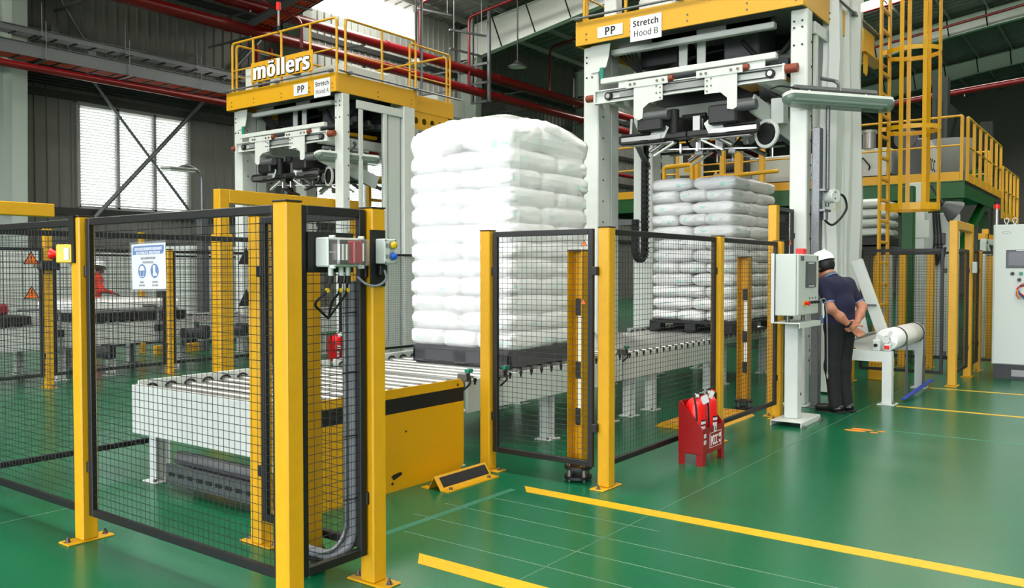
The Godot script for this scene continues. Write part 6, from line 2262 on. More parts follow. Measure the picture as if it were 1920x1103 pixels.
# ---------- the farther line on the left ----------
func left_line() -> void:
	# fences of the farther line
	post(5.17, -11.2, "z", "tall yellow fence post at far left with the black gate lock", 2.04)
	post(6.88, -11.25, "z", "yellow fence post seen just right of the blue and white notice")
	post(8.42, -14.65, "z", "tall yellow fence post farther back, above the notice", 2.2)
	panel(2.6, -11.2, 5.11, -11.2, "far left black mesh gate with two orange warning triangles")
	panel(5.23, -11.2, 6.82, -11.25, "far black mesh fence panel between the emergency stop post and the notice")
	panel(6.94, -11.25, 8.9, -11.25, "far black mesh fence panel right of the notice")
	panel(9.3, -10.35, 12.2, -10.35, "black mesh fence panel in front of the pale cabinet beside the tall load")
	panel(7.4, -14.65, 12.5, -14.65, "black mesh fence panel in the far background behind the white sheet")
	T("gate_lock", "black gate lock with bolt on the far left yellow post", "gate lock", Vector3(5.1, 1.5, -11.14))
	bx(5.02, 5.26, 1.50, 1.62, -11.15, -11.05, 0.01)
	part("body", M["black plastic"])
	bx(4.96, 5.06, 1.53, 1.58, -11.12, -11.06, 0.01)
	part("bolt", M["bolt"])
	warning_triangle(Vector3(4.95, 1.63, -11.15), 0.19, Vector3(0, 0, 1), "orange warning triangle, upper of two on the far left gate")
	warning_triangle(Vector3(4.95, 1.20, -11.15), 0.19, Vector3(0, 0, 1), "orange warning triangle, lower of two on the far left gate")
	T("gate_portal", "tall yellow gate portal with a long lintel before the farther machine", "gate portal", Vector3(8.3, 0, -10.7))
	for x in [7.38, 10.0]:
		bx(x - 0.08, x + 0.08, 0.01, 2.67, -10.78, -10.62, 0.008)
		var g := part("post", M["yellow paint"])
		bx(x - 0.11, x + 0.11, 0.0, 2.02, -10.81, -10.59, 0.008)
		part("post_sleeve", M["yellow paint"], g)
	bx(7.46, 9.92, 2.47, 2.67, -10.78, -10.62, 0.008)
	part("lintel", M["yellow paint"])
	T("entry_portal", "yellow portal lintel cut by the left picture edge above the fence", "gate portal", Vector3(2.0, 0, -7.9))
	bx(0.4, 3.72, 1.98, 2.10, -8.0, -7.9, 0.008)
	part("lintel", M["yellow paint"])
	bx(0.4, 0.5, 0.0, 1.98, -8.0, -7.9, 0.008)
	part("post", M["yellow paint"])
	# conveyors
	conveyor("far white conveyor section at the left picture edge behind the mesh", 2.0, 5.9, -11.75, -13.1, 0.78, [3.2, 5.6], 0.32, true)
	conveyor("far white conveyor section under the white film sheet", 6.0, 7.6, -11.75, -13.1, 0.78, [6.3, 7.3], 0.32, true)
	conveyor("far white conveyor section leading into the farther hood machine", 7.7, 12.4, -11.75, -13.1, 0.72, [8.2, 10.2, 12.0], 0.30, true)
	T("film_sheet_pile", "flat white film covered sheet stack lying on a black board on the far conveyor", "sheet stack", Vector3(6.6, 0.8, -12.4))
	bx(5.95, 7.46, 0.78, 0.90, -12.95, -11.72, 0.01)
	part("black_board", M["black plastic"])
	bo(Vector3(6.6, 0.99, -12.35), Vector3(1.6, 0.18, 1.15), Basis.IDENTITY, 0.05)
	part("white_stack", M["helmet white"])
	T("black_pallet", "black board lying on the far left conveyor section", "board", Vector3(4.5, 0.78, -12.4))
	bx(3.6, 5.2, 0.78, 0.90, -12.95, -11.72, 0.01)
	part("board", M["black plastic"])
	T("red_fitting", "small dark red machine fitting on the far left conveyor", "fitting", Vector3(5.5, 0.9, -12.6))
	bo(Vector3(5.02, 0.962, -12.3), Vector3(0.26, 0.14, 0.14), Basis(Vector3(0, 0, 1), 0.2), 0.03)
	part("body", M["red paint"])
	for m in [[6.0, 0.36, "dark gear motor under the far conveyor at the left"], [7.5, 0.55, "round gear motor at the far conveyor right of the sheet stack"], [8.2, 0.55, "dark gear motor on the far conveyor near the yellow portal"]]:
		T("gear_motor", m[2], "gear motor", Vector3(m[0], m[1], -11.6))
		cy(Vector3(m[0] - 0.16, m[1], -11.6), Vector3(m[0] + 0.12, m[1], -11.6), 0.075, 14)
		part("motor", M["motor grey"])
		bx(m[0] + 0.12, m[0] + 0.24, m[1] - 0.10, m[1] + 0.10, -11.739, -11.52, 0.02)
		part("gearbox", M["dark machine"])
		cy(Vector3(m[0] - 0.19, m[1], -11.6), Vector3(m[0] - 0.16, m[1], -11.6), 0.082, 14)
		part("fan_cover", M["dark machine"])
	for s in [5.55, 6.98]:
		T("sensor_arch", "bent grey sensor pipe over the far conveyor, %s" % ["left one by the gate lock", "right one on the sheet stack"][0 if s < 6 else 1], "sensor bracket", Vector3(s, 0.5, -11.7))
		tb(soft([Vector3(s, 0.45, -11.70), Vector3(s, 0.98, -11.70), Vector3(s - 0.45, 0.98, -11.9)], 0.1), 0.02, 8)
		part("pipe", M["galvanised"])
		bx(s - 0.05, s + 0.05, 0.6, 0.7, -11.74, -11.66, 0.01)
		part("clamp", M["black plastic"])
	# floor rail plate
	T("yellow_kerb", "short yellow kerb behind the far conveyor legs", "kerb", Vector3(8.6, 0, -14.0))
	bx(8.3, 9.3, 0.0, 0.16, -14.1, -14.0, 0.01)
	part("kerb", M["machine yellow"])
	# pale cabinets behind
	var cabs := [
		[10.0, 12.6, 2.0, -16.6, -15.6, "long pale machine enclosure in the far background right of the notice"],
		[4.2, 6.6, 1.7, -17.2, -16.2, "low pale machine enclosure in the far left background"],
		[8.0, 12.0, 1.95, -20.9, -20.2, "pale machine enclosure behind the worker in orange"],
		[10.95, 12.6, 2.25, -11.9, -10.9, "pale grey cabinet with a brown label left of the tall pallet load"],
	]
	for c in cabs:
		T("machine_cabinet", c[5], "cabinet", Vector3((c[0] + c[1]) / 2, 0, (c[3] + c[4]) / 2))
		bx(c[0], c[1], 0.12, c[2], c[3], c[4], 0.012)
		var b := part("body", M["panel grey"])
		bx(c[0] + 0.04, c[1] - 0.04, 0, 0.12, c[3] + 0.04, c[4] - 0.04)
		part("plinth", M["black plastic"], b)
		var n := int((c[1] - c[0]) / 0.7)
		for k in n:
			var w: float = (c[1] - c[0]) / n
			bx(c[0] + w * k + 0.015, c[0] + w * (k + 1) - 0.015, 0.16, c[2] - 0.04, c[4], c[4] + 0.015, 0.005)
			part("door", M["machine white"], b)
	T("cabinet_label", "small brown and white label at the top of the pale cabinet by the tall load", "label", Vector3(11.2, 2.12, -10.87))
	bx(11.03, 11.13, 2.08, 2.16, -10.884, -10.878)
	part("brown_plate", M["tape orange"])
	bx(11.14, 11.55, 2.07, 2.17, -10.884, -10.878)
	var wp := part("white_plate", M["paper"])
	words("SUMI", M["grey ink"], Vector3(11.35, 2.095, -10.877), Vector3(1, 0, 0), 0.07, wp, 700, 0.001)
	T("cabinet_arch", "black cable loop on top of the pale cabinet by the tall load", "cable", Vector3(11.1, 2.25, -11.2))
	tb(soft([Vector3(10.95, 2.25, -11.1), Vector3(10.97, 2.45, -11.1), Vector3(11.2, 2.45, -11.1), Vector3(11.25, 2.25, -11.1)], 0.12), 0.018, 6)
	part("cable", M["dark rubber"])
	T("folding_table", "pale shelf with trailing wires fixed in front of the pale cabinet", "shelf", Vector3(11.0, 1.0, -10.7))
	bx(10.85, 11.4, 1.0, 1.03, -10.86, -10.62, 0.004)
	part("shelf_board", M["panel dark"])
	tb(soft([Vector3(11.0, 1.0, -10.72), Vector3(11.05, 0.7, -10.7), Vector3(10.95, 0.5, -10.74), Vector3(11.1, 0.45, -10.7)], 0.08), 0.012, 6)
	part("wire", M["cable grey"])
	T("grey_pipe_post", "dark grey square post in the background right of the notice", "post", Vector3(9.25, 0, -14.0))
	bx(9.17, 9.33, 0.0, 2.6, -14.08, -13.92, 0.01)
	part("post", M["motor grey"])
	bx(9.12, 9.5, 2.5, 2.6, -14.05, -13.95)
	part("arm", M["motor grey"])
	# far flood lights on the third line
	T("flood_light", "grey flood light on an angled arm in front of the louvred window", "lamp", Vector3(8.9, 3.2, -14.0))
	bo(Vector3(8.72, 3.32, -13.9), Vector3(0.75, 0.05, 0.22), Basis(Vector3(0, 1, 0), 0.35) * Basis(Vector3(0, 0, 1), 0.05), 0.015)
	part("housing", M["panel dark"])
	bo(Vector3(8.72, 3.285, -13.9), Vector3(0.68, 0.02, 0.18), Basis(Vector3(0, 1, 0), 0.35) * Basis(Vector3(0, 0, 1), 0.05))
	part("lens", M["tube white"])
	tb(soft([Vector3(8.75, 3.34, -13.95), Vector3(8.95, 3.42, -14.0), Vector3(9.25, 3.30, -14.0), Vector3(9.25, 2.55, -14.0)], 0.15), 0.03, 8)
	part("arm_pipe", M["galvanised"])
	# yellow frame inside the farther machine
	T("inner_step_frame", "yellow step frame standing inside the farther hood machine", "step frame", Vector3(13.2, 0, -13.2))
	for p in [[13.0, -13.5], [13.6, -13.5], [13.0, -12.6], [13.6, -12.6]]:
		bx(p[0] - 0.035, p[0] + 0.035, 0, 3.5, p[1] - 0.035, p[1] + 0.035)
		part("post", M["machine yellow"])
	for y in [2.6, 3.0, 3.4]:
		bx(13.0, 13.6, y, y + 0.06, -13.53, -13.47)
		bx(13.0, 13.6, y, y + 0.06, -12.63, -12.57)
		part("crossbar", M["machine yellow"], null, false)
	bx(12.9, 13.7, 3.44, 3.50, -13.6, -12.5)
	part("platform", M["machine yellow"])

# ---------- under the roof ----------
func overhead() -> void:
	var X := Vector3(1, 0, 0)
	# sprinkler mains along the wall
	for p in [[6.03, -20.0, 0.085, "slim red pipe running along the left wall just above the window", 60.0], [8.15, -20.0, 0.16, "thick red main pipe crossing behind the farther machine railing, lower of two", 60.0], [8.85, -20.0, 0.16, "thick red main pipe high on the wall, upper of two", 60.0]]:
		T("red_pipe", p[3], "pipe", Vector3(20, p[0], p[1]))
		cy(Vector3(-2.0, p[0], p[1]), Vector3(p[4], p[0], p[1]), p[2], 18)
		var pp := part("pipe", M["pipe red"])
		var xx := 2.0
		while xx < 45.0:
			cy(Vector3(xx, p[0], p[1]), Vector3(xx + 0.12, p[0], p[1]), p[2] + 0.018, 18)
			part("coupling", M["pipe red"], pp)
			xx += 6.0
		xx = 6.0
		while xx < 40.0 and p[2] > 0.1:
			bar(Vector3(xx, p[0] - p[2] - 0.03, p[1] + 0.12), Vector3(xx, p[0] - p[2] - 0.03, -21.85), 0.05, 0.05)
			part("wall_bracket", M["galvanised"], pp)
			xx += 4.35
	# hanger frame
	T("pipe_hanger_frame", "galvanised rectangular hanger frame holding the two thick red pipes", "hanger frame", Vector3(26.2, 8.4, -20.0))
	for z in [-20.35, -19.55]:
		bx(24.9, 25.0, 7.75, roof_y(z) - 0.2, z - 0.05, z + 0.05)
		part("upright", M["galvanised"])
	for y in [7.75, 8.45, 9.15]:
		bx(24.9, 25.0, y, y + 0.08, -20.35, -19.55)
		part("crossbar", M["galvanised"])
	# branch pipes
	var br := [
		[[Vector3(21.6, 8.9, -19.9), Vector3(21.6, 10.6, -19.9), Vector3(21.6, 12.6, -6.0)], 0.05, "thin red sprinkler branch rising from the mains left of the white rafter"],
		[[Vector3(24.2, 8.2, -19.9), Vector3(24.2, 10.75, -19.9), Vector3(24.2, 12.9, -4.0)], 0.055, "thin red sprinkler branch rising in front of the white rafter"],
		[[Vector3(29.5, 8.9, -19.9), Vector3(29.5, 10.75, -19.9), Vector3(29.5, 12.6, -6.0)], 0.05, "thin red sprinkler branch in the dark bay behind the white rafter"],
		[[Vector3(37.5, 8.9, -19.9), Vector3(37.5, 10.9, -19.9), Vector3(37.5, 13.4, -1.0)], 0.05, "thin red sprinkler branch under the dark roof at right"],
		[[Vector3(42.4, 11.0, -18.0), Vector3(42.4, 12.0, -10.0), Vector3(42.4, 13.6, 1.0)], 0.06, "red sprinkler branch running along the white rafter at upper right"],
		[[Vector3(30.0, 6.6, -12.0), Vector3(30.0, 7.0, -6.24), Vector3(30.0, 7.5, 0.5)], 0.10, "dark red pipe crossing the shaded upper right corner"],
		[[Vector3(13.2, 9.6, -19.9), Vector3(13.2, 10.9, -19.9), Vector3(13.2, 12.0, -12.0)], 0.04, "thin red branch pipe at top left above the thick main"],
	]
	for b in br:
		T("sprinkler_branch", b[2], "sprinkler pipe", b[0][0])
		tb(soft(b[0], 0.25), b[1], 8)
		var bp := part("pipe", M["pipe red"])
		for t in [0.25, 0.5, 0.75]:
			var q: Vector3 = b[0][1].lerp(b[0][2], t)
			cy(q, q + Vector3(0, -0.16, 0), 0.02, 6)
			part("sprinkler_head", M["steel"], bp)
	# red loop by the cable tray
	T("red_drop_pipe", "red pipe loop hanging beside the dark overhead cable tray", "pipe", Vector3(14.6, 8.3, -18.0))
	tb(soft([Vector3(14.0, 9.9, -18.6), Vector3(14.0, 8.55, -18.6), Vector3(15.4, 8.35, -18.6), Vector3(15.4, 7.6, -18.6)], 0.25), 0.05, 8)
	part("pipe", M["pipe red"])
	# cable trays on the wall
	tray(Vector3(-1.0, 6.50, -20.6), Vector3(18.0, 6.50, -20.6), 0.30, "galvanised cable tray with orange cables along the left wall", true)
	tray(Vector3(-1.0, 6.98, -20.7), Vector3(18.0, 6.98, -20.7), 0.13, "narrow upper galvanised cable tray above the orange cable tray", false)
	tray(Vector3(15.2, 9.2, -16.0), Vector3(15.2, 8.35, -20.4), 0.22, "dark cable tray crossing overhead above the farther machine", true)
	# cross bracing on the wall
	var bx_ := [
		[Vector3(10.3, 7.46, -21.75), Vector3(16.55, 0.17, -21.75), "grey cross brace rod falling to the right over the louvred window"],
		[Vector3(16.6, 8.74, -21.68), Vector3(9.5, 1.0, -21.68), "grey cross brace tube rising to the right over the louvred window"],
		[Vector3(9.3, 9.9, -21.7), Vector3(11.2, 7.1, -21.7), "thin dark stay at the top left beside the grey column"],
		[Vector3(26.6, 9.6, -21.7), Vector3(34.2, 5.0, -21.7), "thin grey cross brace in the dark bay behind the tall pallet load"],
	]
	for b in bx_:
		T("cross_brace", b[2], "brace", (b[0] + b[1]) * 0.5)
		cy(b[0], b[1], 0.06 if b[1].x < 10 else 0.04, 8)
		part("brace", M["galvanised"])
		for e in [b[0], b[1]]:
			bo(e, Vector3(0.2, 0.2, 0.04))
			part("end_plate", M["galvanised"])
	# high bay lamps
	var hb := [[Vector3(24.0, 8.55, -17.55), "round black high bay lamp hanging in front of the white rafter"], [Vector3(30.0, 7.65, -14.1), "round black high bay lamp in the dark bay beside the near machine"], [Vector3(20.0, 8.0, -18.6), "round high bay lamp hanging low above the farther machine railing"]]
	for h in hb:
		T("high_bay_lamp", h[1], "lamp", h[0])
		la([Vector2(0.0, 0.22), Vector2(0.10, 0.22), Vector2(0.13, 0.16), Vector2(0.34, 0.05), Vector2(0.36, 0.0), Vector2(0.31, 0.0)], h[0], Vector3.UP, 24)
		part("shade", M["black plastic"])
		la([Vector2(0.31, 0.01), Vector2(0.0, 0.01)], h[0], Vector3.UP, 24)
		part("lens", M["tube white"])
		cy(h[0] + Vector3(0, 0.2, 0), Vector3(h[0].x, roof_y(h[0].z) - 0.25, h[0].z), 0.025, 8)
		part("drop_rod", M["black plastic"])
	# light strips and hanging rods below the roof
	for k in [[Vector3(22.3, 9.75, -19.2), Vector3(23.8, 9.8, -18.8), "thin grey hanging strip under the roof, left of the red branch pipe"], [Vector3(21.0, 10.2, -19.5), Vector3(22.4, 10.25, -19.2), "thin grey hanging strip close under the bright roof light"], [Vector3(29.8, 9.6, -18.4), Vector3(31.4, 9.65, -18.0), "thin dark hanging strip in the shaded roof bay"], [Vector3(23.6, 9.55, -20.3), Vector3(25.3, 9.6, -20.2), "pale hanging strip beside the top of the wall column"]]:
		T("hanging_strip", k[2], "hanging strip", k[0])
		bar(k[0], k[1], 0.08, 0.06)
		part("strip", M["galvanised"])
		for t in [0.12, 0.88]:
			var q: Vector3 = k[0].lerp(k[1], t)
			cy(q, Vector3(q.x, roof_y(q.z) - 0.2, q.z), 0.012, 5)
			part("rod", M["galvanised"])
	# drop conduit and cable near the farther machine
	T("drop_conduit", "thin grey conduit hanging straight down behind the farther machine railing", "conduit", Vector3(18.5, 5.5, -17.0))
	cy(Vector3(18.5, 5.0, -17.0), Vector3(18.5, 11.6, -17.0), 0.04, 8)
	part("pipe", M["galvanised"])
	# wall stack cabinet column
	T("wall_box_column", "pale boxed wall column with rungs behind the right end of the farther railing", "boxed column", Vector3(24.6, 0, -20.9))
	bx(23.6, 25.2, 0.0, 8.0, -21.6, -20.9, 0.02)
	part("casing", M["machine white"])
	for y in [6.2, 7.2]:
		bx(23.75, 25.05, y, y + 0.08, -20.9, -20.87)
		part("seam_strip", M["panel dark"])
	T("ladder_rack", "dark red cable ladder behind the farther machine railing", "cable ladder", Vector3(16.5, 6.0, -20.9))
	for s in [15.7, 16.2]:
		bx(s - 0.03, s + 0.03, 6.0, 8.1, -21.0, -20.9)
		part("side_rail", M["red paint"])
	for k in 8:
		bx(15.7, 16.2, 6.1 + k * 0.25, 6.14 + k * 0.25, -20.98, -20.93)
		part("rung", M["galvanised"])

func tray(a: Vector3, b: Vector3, h: float, label: String, cables: bool) -> void:
	T("cable_tray", label, "cable tray", (a + b) * 0.5)
	var d := (b - a).normalized()
	var s := d.cross(Vector3.UP).normalized()
	var w := 0.55 if cables else 0.36
	var ln := a.distance_to(b)
	for k in [-1.0, 1.0]:
		bar(a + s * w * 0.5 * k, b + s * w * 0.5 * k, 0.015, h)
		part("side_rail", M["galvanised"])
		bar(a + s * (w * 0.5 + 0.02) * k + Vector3.UP * h / 2, b + s * (w * 0.5 + 0.02) * k + Vector3.UP * h / 2, 0.05, 0.012)
		part("rail_lip", M["galvanised"])
	at(Vector3.ZERO)
	bo(Vector3.ZERO, Vector3(w, 0.03, 0.035), frame(d))
	var rung := flush(M["dark machine"])
	org = (a + b) * 0.5
	var t := 0.2
	while t < ln:
		inst("rung", rung, Transform3D(Basis.IDENTITY, a + d * t - Vector3.UP * h * 0.5))
		t += 0.46
	if cables:
		for k in 4:
			cy(a + s * (-0.2 + k * 0.13) - Vector3.UP * (h * 0.5 - 0.045), b + s * (-0.2 + k * 0.13) - Vector3.UP * (h * 0.5 - 0.045), 0.05, 6)
			part("cable", M["orange cable"])
	t = 0.4
	while t < ln:
		bar(a + d * t + s * (w * 0.5 + 0.1) - Vector3.UP * h * 0.55, a + d * t - s * (w * 0.5 + 0.1) - Vector3.UP * (h * 0.5 + 0.04), 0.05, 0.04)
		part("support_channel", M["galvanised"])
		cy(a + d * t + s * (w * 0.5 + 0.07) - Vector3.UP * h * 0.55, a + d * t + s * (w * 0.5 + 0.07) + Vector3.UP * 0.7, 0.012, 5)
		part("support_rod", M["galvanised"])
		t += 2.0

# ---------- people: capsule fields meshed as surface nets ----------
func nets(bones: Array, cell: float, k: float) -> void:
	var lo := Vector3.ONE * 1e9
	var hi := -lo
	for b in bones:
		var r: float = maxf(b[2], b[3]) + cell * 3.0
		lo = lo.min(b[0] - Vector3.ONE * r).min(b[1] - Vector3.ONE * r)
		hi = hi.max(b[0] + Vector3.ONE * r).max(b[1] + Vector3.ONE * r)
	var nx := int((hi.x - lo.x) / cell) + 2
	var ny := int((hi.y - lo.y) / cell) + 2
	var nz := int((hi.z - lo.z) / cell) + 2
	var F := PackedFloat32Array()
	F.resize(nx * ny * nz)
	F.fill(1.0)
	for b in bones:
		var p: Vector3 = b[0]
		var q: Vector3 = b[1]
		var r0: float = b[2]
		var r1: float = b[3]
		var m := maxf(r0, r1) + k + cell * 2.5
		var a := ((p.min(q) - Vector3.ONE * m - lo) / cell).floor()
		var c := ((p.max(q) + Vector3.ONE * m - lo) / cell).ceil()
		var d := q - p
		var dd := maxf(d.length_squared(), 1e-8)
		for ix in range(maxi(0, int(a.x)), mini(nx, int(c.x) + 1)):
			for iy in range(maxi(0, int(a.y)), mini(ny, int(c.y) + 1)):
				var id := (ix * ny + iy) * nz
				for iz in range(maxi(0, int(a.z)), mini(nz, int(c.z) + 1)):
					var x := lo + Vector3(ix, iy, iz) * cell
					var t := clampf((x - p).dot(d) / dd, 0.0, 1.0)
					var v := x.distance_to(p + d * t) - lerpf(r0, r1, t)
					var o := F[id + iz]
					var h := maxf(k - absf(o - v), 0.0) / k
					F[id + iz] = minf(o, v) - h * h * k * 0.25
	var at_ := {}
	var sy := nz
	var sx := ny * nz
	var off := [0, sx, sy, sx + sy, 1, sx + 1, sy + 1, sx + sy + 1]
	var cor := [Vector3(0, 0, 0), Vector3(1, 0, 0), Vector3(0, 1, 0), Vector3(1, 1, 0), Vector3(0, 0, 1), Vector3(1, 0, 1), Vector3(0, 1, 1), Vector3(1, 1, 1)]
	var edges := [[0, 1], [2, 3], [4, 5], [6, 7], [0, 2], [1, 3], [4, 6], [5, 7], [0, 4], [1, 5], [2, 6], [3, 7]]
	var lim := cell * 1.9
	for ix in nx - 1:
		for iy in ny - 1:
			var base := (ix * ny + iy) * nz
			for iz in nz - 1:
				var v0 := F[base + iz]
				if v0 > lim or v0 < -lim:
					continue
				var f := [0.0, 0.0, 0.0, 0.0, 0.0, 0.0, 0.0, 0.0]
				var neg := 0
				for c in 8:
					f[c] = F[base + iz + off[c]]
					if f[c] < 0.0:
						neg += 1
				if neg == 0 or neg == 8:
					continue
				var s := Vector3.ZERO
				var n := 0
				for e in edges:
					var fa: float = f[e[0]]
					var fb: float = f[e[1]]
					if (fa < 0.0) != (fb < 0.0):
						s += cor[e[0]].lerp(cor[e[1]], fa / (fa - fb))
						n += 1
				var g := Vector3(f[1] + f[3] + f[5] + f[7] - f[0] - f[2] - f[4] - f[6], f[2] + f[3] + f[6] + f[7] - f[0] - f[1] - f[4] - f[5], f[4] + f[5] + f[6] + f[7] - f[0] - f[1] - f[2] - f[3])
				at_[base + iz] = [lo + (Vector3(ix, iy, iz) + s / n) * cell, g.normalized()]
	for key in at_:
		var i: int = key
		for ax in 3:
			var o: int = [sx, sy, 1][ax]
			if (F[i] < 0.0) == (F[i + o] < 0.0):
				continue
			var u: int = [sy, 1, sx][ax]
			var w: int = [1, sx, sy][ax]
			var ks := [i, i - u, i - u - w, i - w]
			var ok := true
			for q in ks:
				if not at_.has(q):
					ok = false
			if not ok:
				continue
			var A: Array = at_[ks[0]]
			var B: Array = at_[ks[1]]
			var C: Array = at_[ks[2]]
			var D: Array = at_[ks[3]]
			tri(A[0], B[0], C[0], A[1], B[1], C[1])
			tri(A[0], C[0], D[0], A[1], C[1], D[1])

func hand_bones(w: Vector3, d: Vector3, palm: Vector3, thumb: Vector3, curl: float, spread := 1.0) -> Array:
	# w wrist, d towards the fingers, palm the direction the palm faces, thumb the side of the thumb
	var out := []
	var len_ := [0.072, 0.080, 0.075, 0.058]
	for i in 4:
		var s := (1.5 - i) * 0.0195
		var kn := w + d * (0.088 - 0.004 * absf(i - 1.2)) + thumb * s
		out.append([w + thumb * s * 0.55 + d * 0.012, kn, 0.014, 0.0115])
		var p := kn
		var ang := curl * (0.55 + 0.08 * i)
		var dir := (d + thumb * (1.5 - i) * 0.07 * spread).normalized()
		for j in 3:
			dir = (dir * cos(ang) + palm * sin(ang)).normalized()
			var q: Vector3 = p + dir * len_[i] * [0.46, 0.30, 0.24][j]
			out.append([p, q, 0.0095 - 0.0008 * j, 0.0088 - 0.001 * j])
			p = q
	var t0 := w + thumb * 0.024 + d * 0.022
	var t1 := t0 + (thumb * 0.75 + d * 0.7 + palm * 0.25).normalized() * 0.04
	var t2 := t1 + (thumb * 0.35 + d * 0.9 + palm * 0.35).normalized() * 0.03
	var t3 := t2 + (thumb * 0.1 + d + palm * 0.3).normalized() * 0.024
	out.append([t0, t1, 0.014, 0.0115])
	out.append([t1, t2, 0.0108, 0.0098])
	out.append([t2, t3, 0.0098, 0.008])
	return out

func worker(called_label: String, base: Vector3, F: Vector3, J: Dictionary, skin: String, shirt: String, trousers: String, cell: float, fine: float, detail: bool) -> void:
	var o := T("person", called_label, "person", base)
	var L := Vector3.UP.cross(F)
	var w := func(v: Vector3) -> Vector3: return base + L * v.x + Vector3.UP * v.y + F * v.z
	var g := {}
	for k in J:
		if J[k] is Vector3:
			g[k] = w.call(J[k])
	var bones := []
	var hd: Vector3 = g.head
	var hf: Vector3 = (L * J.look.x + Vector3.UP * J.look.y + F * J.look.z).normalized()
	var hu: Vector3 = (Vector3.UP - hf * hf.y).normalized()
	var hl: Vector3 = hu.cross(hf)
	# torso core, limbs
	bones.append([g.pelvis + L * 0.06, g.pelvis - L * 0.06, 0.10, 0.10])
	bones.append([g.pelvis, g.spine, 0.105, 0.115])
	bones.append([g.spine, g.chest, 0.115, 0.115])
	bones.append([g.chest + L * 0.07, g.chest - L * 0.07, 0.105, 0.105])
	bones.append([g.chest + Vector3.UP * 0.05, g.neck, 0.07, 0.055])
	bones.append([g.neck, hd - hu * 0.05, 0.054, 0.056])
	for s in ["l", "r"]:
		bones.append([g.chest + Vector3.UP * 0.03, g["sh" + s], 0.07, 0.058])
		bones.append([g["sh" + s], g["el" + s], 0.052, 0.043])
		bones.append([g["el" + s], g["wr" + s].lerp(g["el" + s], 0.55), 0.043, 0.042])
		bones.append([g["wr" + s].lerp(g["el" + s], 0.55), g["wr" + s], 0.042, 0.028])
		bones.append([g["hip" + s], g["kn" + s], 0.078, 0.055])
		bones.append([g["kn" + s], g["an" + s], 0.052, 0.038])
		bones.append([g["an" + s], g["to" + s], 0.036, 0.03])
	nets(bones, cell, 0.05)
	# head on a finer grid: skull, jaw, nose, ears, brow, lips
	var hb := []
	hb.append([hd + hf * 0.012 + hu * 0.03, hd - hf * 0.03 + hu * 0.035, 0.082, 0.085])
	hb.append([hd + hf * 0.02, hd + hf * 0.045 - hu * 0.065, 0.066, 0.045])
	hb.append([hd - hf * 0.02 - hu * 0.03, g.neck + (hd - g.neck) * 0.2, 0.058, 0.055])
	hb.append([hd + hf * 0.098 + hu * 0.015, hd + hf * 0.118 - hu * 0.022, 0.010, 0.014])
	hb.append([hd + hf * 0.088 + hu * 0.032 + hl * 0.035, hd + hf * 0.088 + hu * 0.032 - hl * 0.035, 0.012, 0.012])
	hb.append([hd + hf * 0.088 - hu * 0.055 + hl * 0.018, hd + hf * 0.088 - hu * 0.055 - hl * 0.018, 0.009, 0.009])
	for s in [1.0, -1.0]:
		hb.append([hd + hl * 0.082 * s + hu * 0.02 - hf * 0.012, hd + hl * 0.080 * s - hu * 0.025 - hf * 0.004, 0.013, 0.010])
		hb.append([hd + hf * 0.06 - hu * 0.01 + hl * 0.04 * s, hd + hf * 0.055 - hu * 0.03 + hl * 0.04 * s, 0.03, 0.028])
	nets(hb, fine, 0.018)
	for s in ["l", "r"]:
		var hh: Array = J["hand" + s]
		var v := func(q: Vector3) -> Vector3: return (L * q.x + Vector3.UP * q.y + F * q.z).normalized()
		var hbn := hand_bones(g["wr" + s], v.call(hh[0]), v.call(hh[1]), v.call(hh[2]), hh[3])
		hbn.append([g["wr" + s].lerp(g["el" + s], 0.18), g["wr" + s] + v.call(hh[0]) * 0.02, 0.030, 0.024])
		nets(hbn, fine, 0.010)
	part("body", M[skin])
	# shirt
	var sb := []
	sb.append([g.pelvis + L * 0.07 + Vector3.UP * 0.03, g.pelvis - L * 0.07 + Vector3.UP * 0.03, 0.122, 0.122])
	sb.append([g.pelvis + Vector3.UP * 0.04, g.spine, 0.13, 0.14])
	sb.append([g.spine + L * 0.04, g.chest + L * 0.05, 0.125, 0.125])
	sb.append([g.spine - L * 0.04, g.chest - L * 0.05, 0.125, 0.125])
	sb.append([g.chest + L * 0.09, g.chest - L * 0.09, 0.115, 0.115])
	sb.append([g.chest + Vector3.UP * 0.04, g.neck - (g.neck - g.chest).normalized() * 0.02, 0.09, 0.068])
	for s in ["l", "r"]:
		sb.append([g.chest + Vector3.UP * 0.03, g["sh" + s], 0.085, 0.073])
		sb.append([g["sh" + s], g["sh" + s].lerp(g["el" + s], J.sleeve), 0.072, 0.060])
		if J.sleeve > 0.99:
			sb.append([g["el" + s], g["el" + s].lerp(g["wr" + s], 0.92), 0.058, 0.042])
	nets(sb, cell, 0.05)
	var sh := part("shirt", M[shirt])
	if detail:
		# collar with a light stripe and light sleeve hems
		var nd: Vector3 = (g.neck - g.chest).normalized()
		la([Vector2(0.078, -0.015), Vector2(0.070, 0.02), Vector2(0.062, 0.022), Vector2(0.06, -0.01)], g.neck, nd, 20)
		part("collar", M["motor grey"], sh)
		la([Vector2(0.0795, -0.016), Vector2(0.0785, -0.008)], g.neck, nd, 20)
		part("collar_stripe", M["light blue"], sh)
		for s in ["l", "r"]:
			var e: Vector3 = g["sh" + s].lerp(g["el" + s], J.sleeve)
			var ed: Vector3 = (g["el" + s] - g["sh" + s]).normalized()
			la([Vector2(0.0625, 0.036), Vector2(0.0615, 0.046)], e, ed, 18)
			part("sleeve_stripe", M["light blue"], sh)
		words("o-o", M["paper"], g.chest + Vector3.UP * 0.02 - F * 0.121, (g.shr - g.shl).normalized(), 0.018, sh, 700, 0.001)
	else:
